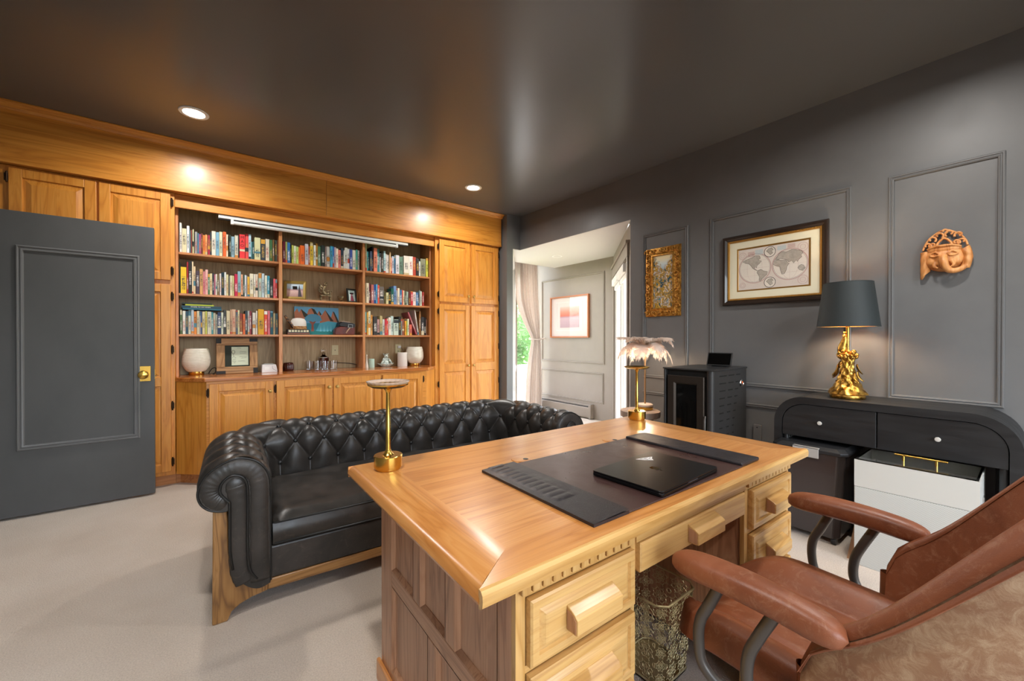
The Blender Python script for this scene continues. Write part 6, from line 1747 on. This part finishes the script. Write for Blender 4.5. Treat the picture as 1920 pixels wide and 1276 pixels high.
m.tube(catmull([(0.0, -0.01, 0.10), (0.03, -0.015, 0.112), (0.055, -0.012, 0.108), (0.062, -0.01, 0.114)], 5), [0.011 - 0.0006 * k for k in range(16)], 8)
m.tube([(0.02 + 0.022 * math.cos(2 * PI * k / 14), -0.012, 0.086 + 0.022 * math.sin(2 * PI * k / 14)) for k in range(14)], 0.006, 8, closed=True)
m.tube(catmull([(-0.02, 0.01, 0.08), (-0.055, 0.012, 0.095), (-0.06, 0.012, 0.125), (-0.045, 0.012, 0.12)], 5), [0.009 - 0.0004 * k for k in range(16)], 8)
m.build('creature', BRONZE, fg, smooth=180)
m = MB(); m.lathe([(0.016, 0), (0.018, 0.004), (0.010, 0.012), (0.012, 0.018), (0.026, 0.030), (0.031, 0.046), (0.032, 0.062), (0.028, 0.062), (0.026, 0.046), (0.02, 0.034), (0.0, 0.03)], 24); o = m.build('metal_cup', BRONZE, None, smooth=35, loc=(1.182, 4.47, YS2)); tag(o, 'tiny tarnished metal goblet beside the black photo frame', 'cup')

# canvas with mountains and a tree
cv = empty('canvas_painting', (0.98, 4.58, YS3)); tag(cv, 'bright canvas painting of orange mountains and a blue tree', 'painting')
CW, CHt = 0.212, 0.288
def cvx(x, z, y=-0.0205): return (x, y, z)
m = MB(); m.box(-CW, CW, -0.018, 0.0, 0, CHt); m.xf(Matrix.Rotation(-0.10, 4, 'X')); can = m.build('canvas', [plain('canvas_sky_blue', '#6fb2dc', 0.6)], cv)
def cpoly(pts, col, h, name):
    m = MB(); m.prism([(-CW + 2 * CW * x, CHt * z) for x, z in pts], -0.0185 - h, -0.0178, 'y'); m.xf(Matrix.Rotation(-0.10, 4, 'X'))
    return m.build(name, plain('paint_' + col, '#' + col, 0.6), can)
for pts in ([(0.0, 0.36), (0.0, 0.80), (0.06, 0.93), (0.10, 0.78), (0.14, 0.90), (0.24, 0.55), (0.20, 0.36)], [(0.24, 0.58), (0.31, 0.90), (0.37, 0.96), (0.45, 0.70), (0.42, 0.55)], [(0.50, 0.74), (0.54, 0.86), (0.62, 0.62)], [(0.55, 0.40), (0.58, 0.66), (0.68, 0.90), (0.78, 0.62), (0.82, 0.40)], [(0.80, 0.55), (0.86, 0.86), (0.98, 0.40), (0.78, 0.40)]):
    cpoly(pts, 'c07a5c', 0.0004, 'mountain')
for pts in ([(0.14, 0.92), (0.30, 0.70), (0.26, 0.60), (0.20, 0.64)], [(0.37, 0.96), (0.44, 0.92), (0.54, 0.66), (0.46, 0.66)], [(0.68, 0.92), (0.72, 0.84), (0.88, 0.50), (0.80, 0.50)], [(0.54, 0.88), (0.60, 0.74), (0.56, 0.70)], [(0.86, 0.88), (0.90, 0.84), (1.0, 0.50), (0.99, 0.36), (0.95, 0.50)]):
    cpoly(pts, '3a3528', 0.0008, 'mountain_shadow')
cpoly([(0.0, 0.0), (0.0, 0.40), (0.5, 0.42), (1.0, 0.46), (1.0, 0.0)], '2f8fa8', 0.0010, 'meadow')
cpoly([(0.45, 0.10), (0.55, 0.42), (0.75, 0.50), (0.95, 0.46), (0.90, 0.20), (0.7, 0.12)], '58bcd6', 0.0013, 'meadow_light')
cpoly([(0.30, 0.0), (0.32, 0.16), (0.55, 0.12), (0.85, 0.14), (0.95, 0.0)], '1f7a7c', 0.0015, 'foreground')
for k in range(5):
    cpoly([(0.55 + 0.08 * k, 0.12), (0.57 + 0.08 * k, 0.36 + 0.03 * (k % 2)), (0.585 + 0.08 * k, 0.12)], '7fd2e4', 0.0017, 'reed_stroke')
cpoly([(0.35, 0.12), (0.37, 0.36), (0.30, 0.50), (0.40, 0.46), (0.48, 0.50), (0.41, 0.36), (0.42, 0.12)], '9a5a4a', 0.0018, 'tree_trunk')
cpoly([(0.20, 0.50), (0.24, 0.64), (0.30, 0.72), (0.38, 0.75), (0.48, 0.74), (0.56, 0.66), (0.61, 0.52), (0.50, 0.48), (0.32, 0.48)], '5a9fc0', 0.0022, 'tree_crown')

# black and cream inlaid box, white cap, carved stick
bx = empty('inlaid_box', (0.775, 4.455, YS3)); tag(bx, 'dark inlaid box with cream studs on the third shelf', 'box')
m = MB(); m.box(-0.095, 0.10, -0.04, 0.05, 0.0, 0.052); m.build('box', plain('dark_rosewood', '#2a1712', 0.35), bx, bevel=(0.003, 2))
IV = plain('ivory_inlay', '#d8cfae', 0.5)
for k in range(7):
    m = MB(); m.box(-0.085 + 0.026 * k, -0.066 + 0.026 * k, -0.0425, -0.039, 0.026, 0.046); m.build('inlay', IV, bx)
m = MB(); m.box(-0.095, 0.10, -0.041, -0.038, 0.008, 0.016); m.build('inlay_strip', plain('red_wood', '#8a4a2c', 0.4), bx)
cp = empty('domed_hat', (0.785, 4.475, YS3 + 0.0535)); tag(cp, 'white domed cap with patterned band on the inlaid box', 'cap')
m = MB(); m.lathe([(0.070, 0.030), (0.071, 0.05), (0.066, 0.085), (0.05, 0.105), (0.02, 0.112), (0, 0.112)], 28, capb=False); m.build('crown', plain('white_felt', '#e0dad2', 0.8), cp, smooth=40)
m = MB(); m.lathe([(0.074, 0.0), (0.0745, 0.03), (0.070, 0.031), (0.068, 0.0)], 28); m.build('band', noisy('patterned_band', '#6a3a24', '#c99a5a', 55, (0.6, 0.6)), cp, smooth=40)
m = MB(); m.tube([(0.735, 4.43, YS3 + 0.066), (0.66, 4.435, YS3 + 0.185)], [0.014, 0.011], 12); o = m.build('carved_stick', noisy('spotted_carved_wood', '#2c150c', '#9a6a3a', 45, (0.4, 0.5), pos=(0.5, 0.56)), None, smooth=40); tag(o, 'spotted dark carved stick leaning over the inlaid box', 'stick')
# leather case with buckle
lc = empty('leather_case', (1.215, 4.47, YS3)); tag(lc, 'reddish brown leather case with silver buckle on third shelf', 'case')
RLEA = leather('oxblood_leather', '#4a1712', '#6a2418', 0.35, '#7a3a28', sc=20)
m = MB(); m.prism([(-0.10, 0.0), (0.098, 0.0), (0.10, 0.075), (0.085, 0.10), (-0.06, 0.085), (-0.095, 0.06)], -0.05, 0.05, 'y'); m.build('body', RLEA, lc, bevel=(0.008, 3))
m = MB(); m.prism([(-0.055, 0.088), (0.098, 0.078), (0.104, 0.112), (0.08, 0.125), (-0.02, 0.138), (-0.06, 0.118)], -0.054, 0.054, 'y'); m.build('flap', plain('black_flap_leather', '#161214', 0.35), lc, bevel=(0.006, 2))
m = MB(); m.prism([(-0.04, 0.1385), (0.06, 0.128), (0.05, 0.136), (-0.02, 0.144)], -0.04, 0.04, 'y'); m.build('lining', plain('pale_lining', '#c9a894', 0.7), lc)
m = MB(); m.rings(0.025, 0.075, 0.075, 0.112, [(0, 0.0), (0, 0.006), (0.008, 0.006), (0.008, 0)]); m.xf(MF(-0.055)); m.build('buckle', CHROME, lc)
m = MB(); m.tube(catmull([(0.045, -0.058, 0.075), (0.02, -0.062, 0.045), (0.005, -0.06, 0.02)], 5), 0.006, 8); m.build('strap', plain('tan_strap', '#b08c72', 0.6), lc, smooth=60)

# ---- on the counter
def ribbed(name, label, x, y, r, h, n, rib, mat, base):
    root = empty(name, (x, y, ZCN)); tag(root, label, 'lamp')
    prof = []
    for k in range(n * 4 + 1):
        t = k / (n * 4)
        rr = r * (0.56 + 0.44 * math.sin(PI / 2 * min(1, t / 0.42)) ** 0.7 if t < 0.42 else 1 - 0.17 * ((t - 0.42) / 0.58) ** 2)
        prof.append((rr + rib * math.sin(2 * PI * k / 4 + 0.8), base + (h - base) * t))
    inner = [(p[0] - 0.004, p[1]) for p in prof[::-1]]
    m = MB(); m.lathe(prof + inner[:-2], 56, capb=True, capt=False); m.build('bowl', mat, root, smooth=60)
    m = MB(); m.lathe([(r * 0.52, 0), (r * 0.54, 0.003), (r * 0.54, base), (r * 0.5, base + 0.002)], 40); m.build('foot', BRASS, root, smooth=35)
    return root
CERW = noisy('cream_ceramic', '#d9d2c0', '#e4decf', 30, (0.4, 0.5))
ribbed('bowl_lamp', 'large ribbed cream bowl lamp with brass foot, left end of counter', -0.014, 4.50, 0.101, 0.232, 18, 0.0013, CERW, 0.030)
ribbed('bowl_lamp', 'smooth cream bowl lamp with brass foot, right end of counter', 2.005, 4.46, 0.103, 0.222, 10, 0.0003, noisy('glazed_ceramic', '#cfc7b4', '#ddd6c6', 14, (0.25, 0.4), stretch=(1, 1, 4)), 0.030)
# rustic frame with hand-written note
rf = empty('rustic_frame', (0.282, 4.47, ZCN), math.radians(0)); tag(rf, 'rustic wooden frame with a handwritten note on the counter', 'picture frame')
RT = Matrix.Rotation(-0.09, 4, 'X')
fwv = 0.062; hw, hh = 0.156, 0.318
RUS = {a: wood('rustic_frame_' + a, '#b58a5a', '#a27646', '#7c562e', a, rough=0.55, coat=0.0) for a in 'xz'}
for nm, b, ax in (('frame_bar', (-hw, hw, 0, fwv), 'x'), ('frame_bar', (-hw, hw, hh - fwv, hh), 'x'), ('frame_bar', (-hw, -hw + fwv, fwv, hh - fwv), 'z'), ('frame_bar', (hw - fwv, hw, fwv, hh - fwv), 'z')):
    m = MB(); m.box(b[0], b[1], -0.024, 0, b[2], b[3]); m.xf(RT); m.build(nm, RUS[ax], rf, bevel=(0.002, 1))
m = MB(); m.box(-hw + fwv, hw - fwv, -0.008, 0, fwv, hh - fwv); m.xf(RT); m.build('backing', plain('dark_green_backing', '#252b20', 0.7), rf)
NOTE = plain('note_paper', '#d2dcc4', 0.8); PEN = plain('pen_ink', '#2c322c', 0.8)
m = MB(); m.box(-0.044, 0.084, -0.0095, -0.008, fwv + 0.012, hh - fwv - 0.014); m.xf(RT); nt_ = m.build('note', NOTE, rf)
m = MB()
def ink(pts, r=0.0009): m.tube([Vector((a, -0.0100, b)) for a, b in pts], r, 4)
ink([(-0.03 + 0.012 * math.cos(t), 0.195 + 0.016 * math.sin(t)) for t in [2 * PI * k / 12 for k in range(13)]], 0.0014); ink([(-0.03, 0.18), (-0.028, 0.155), (-0.01, 0.14)]); ink([(-0.028, 0.155), (-0.04, 0.14)])
rr_ = random.Random(5)
for row, (x0, x1, z_) in enumerate(((0.0, 0.03, 0.228), (0.02, 0.072, 0.198), (0.018, 0.07, 0.184), (0.015, 0.075, 0.150), (0.03, 0.07, 0.140), (0.005, 0.06, 0.112), (-0.035, -0.012, 0.128), (-0.038, -0.01, 0.112), (-0.03, -0.012, 0.098))):
    x = x0; pts = []
    while x < x1: pts.append((x, z_ + rr_.uniform(-0.004, 0.004))); x += 0.0045
    ink(pts)
m.xf(RT); m.build('handwriting', PEN, nt_)
FER = plain('dark_iron', '#221c18', 0.5, 0.4)
for x0, x1, z0, z1 in ((-hw, -hw + 0.036, hh - 0.045, hh + 0.001), (hw - 0.062, hw, hh - 0.030, hh + 0.001), (-hw, -hw + 0.066, -0.001, 0.026), (hw - 0.034, hw, -0.001, 0.046)):
    m = MB(); m.box(x0 - 0.001, x1 + 0.001, -0.0252, 0.001, z0, z1); m.xf(RT); m.build('corner_plate', FER, rf)
# white desk gadget
wd = empty('white_gadget', (0.532, 4.46, ZCN)); tag(wd, 'small white wedge-shaped gadget beside the rustic frame', 'gadget')
m = MB(); m.prism([(-0.064, 0.0), (0.062, 0.0), (0.064, 0.012), (0.052, 0.072), (-0.062, 0.072)], -0.04, 0.04, 'y'); m.build('case', plain('white_plastic', '#e6e3e2', 0.4), wd, bevel=(0.003, 2))
m = MB(); m.box(-0.042, -0.002, -0.0412, -0.040, 0.026, 0.054); m.build('window', plain('pale_display', '#f3f3f0', 0.2), wd)
m = MB(); m.tube(catmull([(0.022, -0.0415, 0.06), (0.024, -0.0415, 0.035), (0.05, -0.0415, 0.016), (0.062, -0.0415, 0.016)], 5), 0.001, 5); m.build('seam', BLACKM, wd)
m = MB(); m.prism([(-0.058, 0.0722), (0.048, 0.0722), (0.03, 0.082), (-0.04, 0.082)], -0.028, 0.03, 'y'); m.build('top', plain('silver_grey', '#9c9a92', 0.4), wd)
# cut-glass bowl
m = MB()
m.grid(lambda u, v: tuple(((0.030 + 0.014 * math.sin(PI * min(1, 0.25 + v * 0.6))) * (1 + 0.07 * math.cos(u * 2 * PI * 10)) * f for f in (math.cos(2 * PI * u), math.sin(2 * PI * u)))) + (0.002 + 0.078 * v,), 60, 12, cu=True)
o = m.build('glass_bowl', plain('ruby_glass', '#3a0f0a', 0.08, spec=0.8), None, smooth=60, loc=(0.700, 4.50, ZCN), solid=0.004); tag(o, 'dark ruby cut-glass bowl at the left of the middle bay', 'bowl')
# tumblers
def tumbler(x, y, label):
    m = MB(); m.lathe([(0.026, 0.0), (0.030, 0.002), (0.036, 0.090), (0.0335, 0.090), (0.028, 0.014), (0.0, 0.012)], 24); o = m.build('tumbler', GLASS, None, smooth=40, loc=(x, y, ZCN)); tag(o, label, 'glass', 'whisky tumblers round the decanter')
tumbler(0.898, 4.53, 'clear whisky tumbler farthest left of the decanter'); tumbler(0.965, 4.47, 'clear whisky tumbler just left of the decanter'); tumbler(1.028, 4.44, 'clear whisky tumbler in front of the decanter'); tumbler(1.112, 4.46, 'clear whisky tumbler right of the decanter')
dc = empty('decanter', (1.035, 4.555, ZCN)); tag(dc, 'square whisky decanter with amber spirit and round stopper', 'decanter')
m = MB(); m.prism(rrect(0.044, 0.044, 0.012), 0.0, 0.125); m.lathe([(0.042, 0.125), (0.018, 0.143), (0.014, 0.160), (0.020, 0.168), (0.012, 0.170)], 20); m.build('bottle', GLASS, dc, smooth=40)
m = MB(); m.prism(rrect(0.039, 0.039, 0.010), 0.008, 0.118); m.build('whisky', plain('whisky_amber', '#7a2c12', 0.05, trans=0.4, ior=1.33), dc, smooth=40)
m = MB(); m.ball((0, 0, 0.194), (0.025, 0.025, 0.022), 16, 8); m.cyl((0, 0, 0.165), (0, 0, 0.178), 0.010, 12); m.build('stopper', GLASS, dc, smooth=30)
# wall plates on the alcove back
def wplate(x, z, label, plug):
    r = empty('wall_plate', (x, 4.649, z)); tag(r, label, 'wall plate')
    m = MB(); m.box(-0.034, 0.034, -0.006, 0, -0.054, 0.054); m.build('plate', plain('almond_plastic', '#cfc59a', 0.4), r, bevel=(0.003, 2))
    if plug:
        m = MB(); m.box(-0.012, 0.024, -0.04, -0.006, 0.008, 0.038); m.build('charger', plain('white_plug', '#eeeeee', 0.4), r, bevel=(0.005, 3))
        m = MB(); m.tube(catmull([(0.018, -0.04, 0.022), (0.03, -0.05, 0.0), (0.05, -0.05, -0.06), (0.04, -0.03, -0.128)], 6), 0.002, 6); m.build('cable', BLACKM, r, smooth=180)
        m = MB(); m.box(-0.004, 0.004, -0.0068, -0.006, -0.034, -0.022); m.build('socket_slot', BLACKM, r)
    else:
        m = MB(); m.cyl((0, -0.008, 0.0), (0, -0.006, 0.0), 0.005, 10); m.build('jack', BLACKM, r)
wplate(1.17, 1.073, 'almond cable plate on the back of the middle bay', False)
wplate(1.879, 1.076, 'almond socket plate with white charger in right bay', True)
m = MB(); m.tube(catmull([(1.14, 4.60, ZCN + 0.06), (1.22, 4.62, ZCN + 0.055), (1.32, 4.62, ZCN + 0.045), (1.384, 4.60, ZCN + 0.03)], 6), 0.0035, 6); o = m.build('black_cable', BLACKM, None, smooth=180); tag(o, 'black cable running right of the decanter', 'cable')
m = MB(); m.tube(catmull([(0.075, 4.63, ZCN + 0.004), (0.10, 4.60, ZCN + 0.045), (0.125, 4.57, ZCN + 0.05), (0.118, 4.53, ZCN + 0.012), (0.10, 4.50, ZCN + 0.004), (0.112, 4.46, ZCN + 0.004)], 6), 0.003, 6); o = m.build('lamp_cord', BLACKM, None, smooth=180); tag(o, 'dark cord curling round the ribbed bowl lamp', 'cable')
# right bay counter things
m = MB(); m.lathe([(0.016, 0), (0.018, 0.003), (0.016, 0.03), (0.010, 0.06), (0.008, 0.075), (0.006, 0.10), (0.005, 0.125), (0.008, 0.135), (0.004, 0.146), (0, 0.147)], 18); o = m.build('ceramic_bottle', CERW, None, smooth=40, loc=(1.436, 4.42, ZCN)); tag(o, 'slim white ceramic bottle by the bookcase divider', 'bottle')
m = MB(); m.lathe([(0.032, 0), (0.034, 0.003), (0.034, 0.092), (0.030, 0.095), (0.028, 0.080), (0, 0.078)], 24); o = m.build('mint_candle', plain('mint_glass', '#b9d6c4', 0.3), None, smooth=40, loc=(1.502, 4.47, ZCN)); tag(o, 'pale mint candle jar beside the white bottle', 'candle')
m = MB(); m.lathe([(0.053, 0), (0.055, 0.004), (0.055, 0.155), (0.052, 0.158), (0, 0.158)], 32); o = m.build('pillar_candle', plain('white_wax', '#ded7d0', 0.5), None, smooth=40, loc=(1.856, 4.46, ZCN)); tag(o, 'white cylinder between socket plate and smooth bowl lamp', 'canister')
ft = empty('white_figurine', (1.68, 4.51, ZCN)); tag(ft, 'silvery white seated animal figurine on a scalloped dish', 'figurine')
SILV = noisy('silvery_white', '#8f9c92', '#dfe4da', 45, (0.25, 0.4), bump=0.4, bscale=70, metal=0.2, bdist=0.003)
m = MB(); m.grid(lambda u, v: tuple(((0.025 + 0.06 * v) * (1 + 0.10 * v * math.cos(u * 2 * PI * 6)) * f for f in (math.cos(2 * PI * u), 0.6 * math.sin(2 * PI * u)))) + (0.004 + 0.030 * v * v + 0.006 * v * math.cos(u * 2 * PI * 6),), 48, 8, cu=True); m.build('dish', SILV, ft, smooth=180, solid=0.005)
m = MB(); m.lathe([(0.05, 0.004), (0.045, 0.035), (0.032, 0.07), (0.030, 0.095), (0.022, 0.105), (0, 0.11)], 20, sy=0.75); m.ball((0, -0.006, 0.125), (0.026, 0.022, 0.022), 14, 10); m.ball((-0.012, -0.02, 0.112), (0.014, 0.012, 0.01), 10, 8); m.ball((0.012, -0.02, 0.112), (0.014, 0.012, 0.01), 10, 8)
for s in (-1, 1): m.tube([(s * 0.018, 0, 0.135), (s * 0.034, 0, 0.152)], [0.010, 0.002], 8); m.tube(catmull([(s * 0.028, -0.01, 0.09), (s * 0.045, -0.025, 0.06), (s * 0.06, -0.02, 0.03)], 5), 0.011, 8)
m.tube([(0, -0.02, 0.138), (0.0, -0.028, 0.148)], 0.006, 6)
m.build('animal', SILV, ft, smooth=180)

# ================================================================ outside the nook windows
m = MB(); m.box(-6, 40, 5.6, 60, -0.9, -0.6); m.box(4.9, 40, -8, 5.6, -0.9, -0.6)
tag(m.build('garden_ground', noisy('dry_lawn', '#7c8a4e', '#9aa566', 3, (0.9, 0.9))), 'sunny lawn outside the nook windows', 'lawn')
m = MB(); m.box(3.3, 9.5, 5.40, 8.2, -0.16, -0.04); tag(m.build('terrace_slab', plain('pale_concrete', '#cfcac2', 0.8)), 'pale terrace slab outside the tall window', 'terrace')
rl = empty('garden_wall', (6.5, 8.3, -0.6)); tag(rl, 'low white garden wall beyond the terrace', 'wall')
m = MB(); m.box(3.3, 9.5, 8.2, 8.36, -0.6, 0.42); BW(m, 'wall', plain('white_render', '#e6e4de', 0.8), rl)
m = MB(); m.box(3.25, 9.55, 8.16, 8.40, 0.42, 0.50); BW(m, 'coping', plain('pale_coping', '#d6d2ca', 0.8), rl)
LEAF = noisy('tree_leaves', '#3f6a3c', '#7fa866', 2.0, (0.5, 0.6))
_b = LEAF.node_tree.nodes['Principled BSDF']; _t = LEAF.node_tree.nodes.new('ShaderNodeBsdfTranslucent'); _t.inputs[0].default_value = (0.25, 0.45, 0.16, 1)
_mx = LEAF.node_tree.nodes.new('ShaderNodeMixShader'); _mx.inputs[0].default_value = 0.45
LEAF.node_tree.links.new(_b.outputs[0], _mx.inputs[1]); LEAF.node_tree.links.new(_t.outputs[0], _mx.inputs[2]); LEAF.node_tree.links.new(_mx.outputs[0], LEAF.node_tree.nodes['Material Output'].inputs['Surface'])
BARK = plain('tree_bark', '#5a4a3a', 0.9)
def tree(x, y, h, r, n, seed, label):
    root = empty('garden_tree', (x, y, -0.6)); tag(root, label, 'tree', 'trees outside the nook')
    m = MB(); m.tube(catmull([(0, 0, 0), (0.05, 0.02, h * 0.3), (-0.03, 0.05, h * 0.6), (0.02, 0, h * 0.9)], 4), [0.14 - 0.008 * k for k in range(13)], 10); m.build('trunk', BARK, root, smooth=60)
    rd = random.Random(seed); m = MB()
    cl = [(rd.uniform(-1, 1) * r * 0.6, rd.uniform(-1, 1) * r * 0.6, h * (0.22 + 0.7 * rd.random()), r * rd.uniform(0.35, 0.6)) for _ in range(12)]
    for i in range(n):
        c = cl[rd.randrange(12)]
        d = Vector((rd.gauss(0, 1), rd.gauss(0, 1), rd.gauss(0, 1))).normalized() * c[3] * rd.uniform(0.75, 1.05)
        p = Vector(c[:3]) + d
        a = Vector((rd.gauss(0, 1), rd.gauss(0, 1), rd.gauss(0, 0.6))).normalized() * 0.09; b = a.orthogonal().normalized() * 0.045
        m._add([p - a, p + b, p + a, p - b], [(0, 1, 2, 3)])
    m.build('foliage', LEAF, root, fixn=False)['kind'] = 'stuff'
tree(9.0, 11.4, 3.1, 1.5, 4500, 1, 'nearest bushy green tree beyond the garden wall')
tree(5.6, 13.2, 2.9, 1.6, 4500, 2, 'left bushy green tree beyond the garden wall')
tree(12.8, 16.0, 3.4, 2.0, 4500, 3, 'farther right green tree beyond the garden wall')
tree(11.5, 3.0, 3.2, 1.8, 3500, 4, 'green tree seen through the glass door')
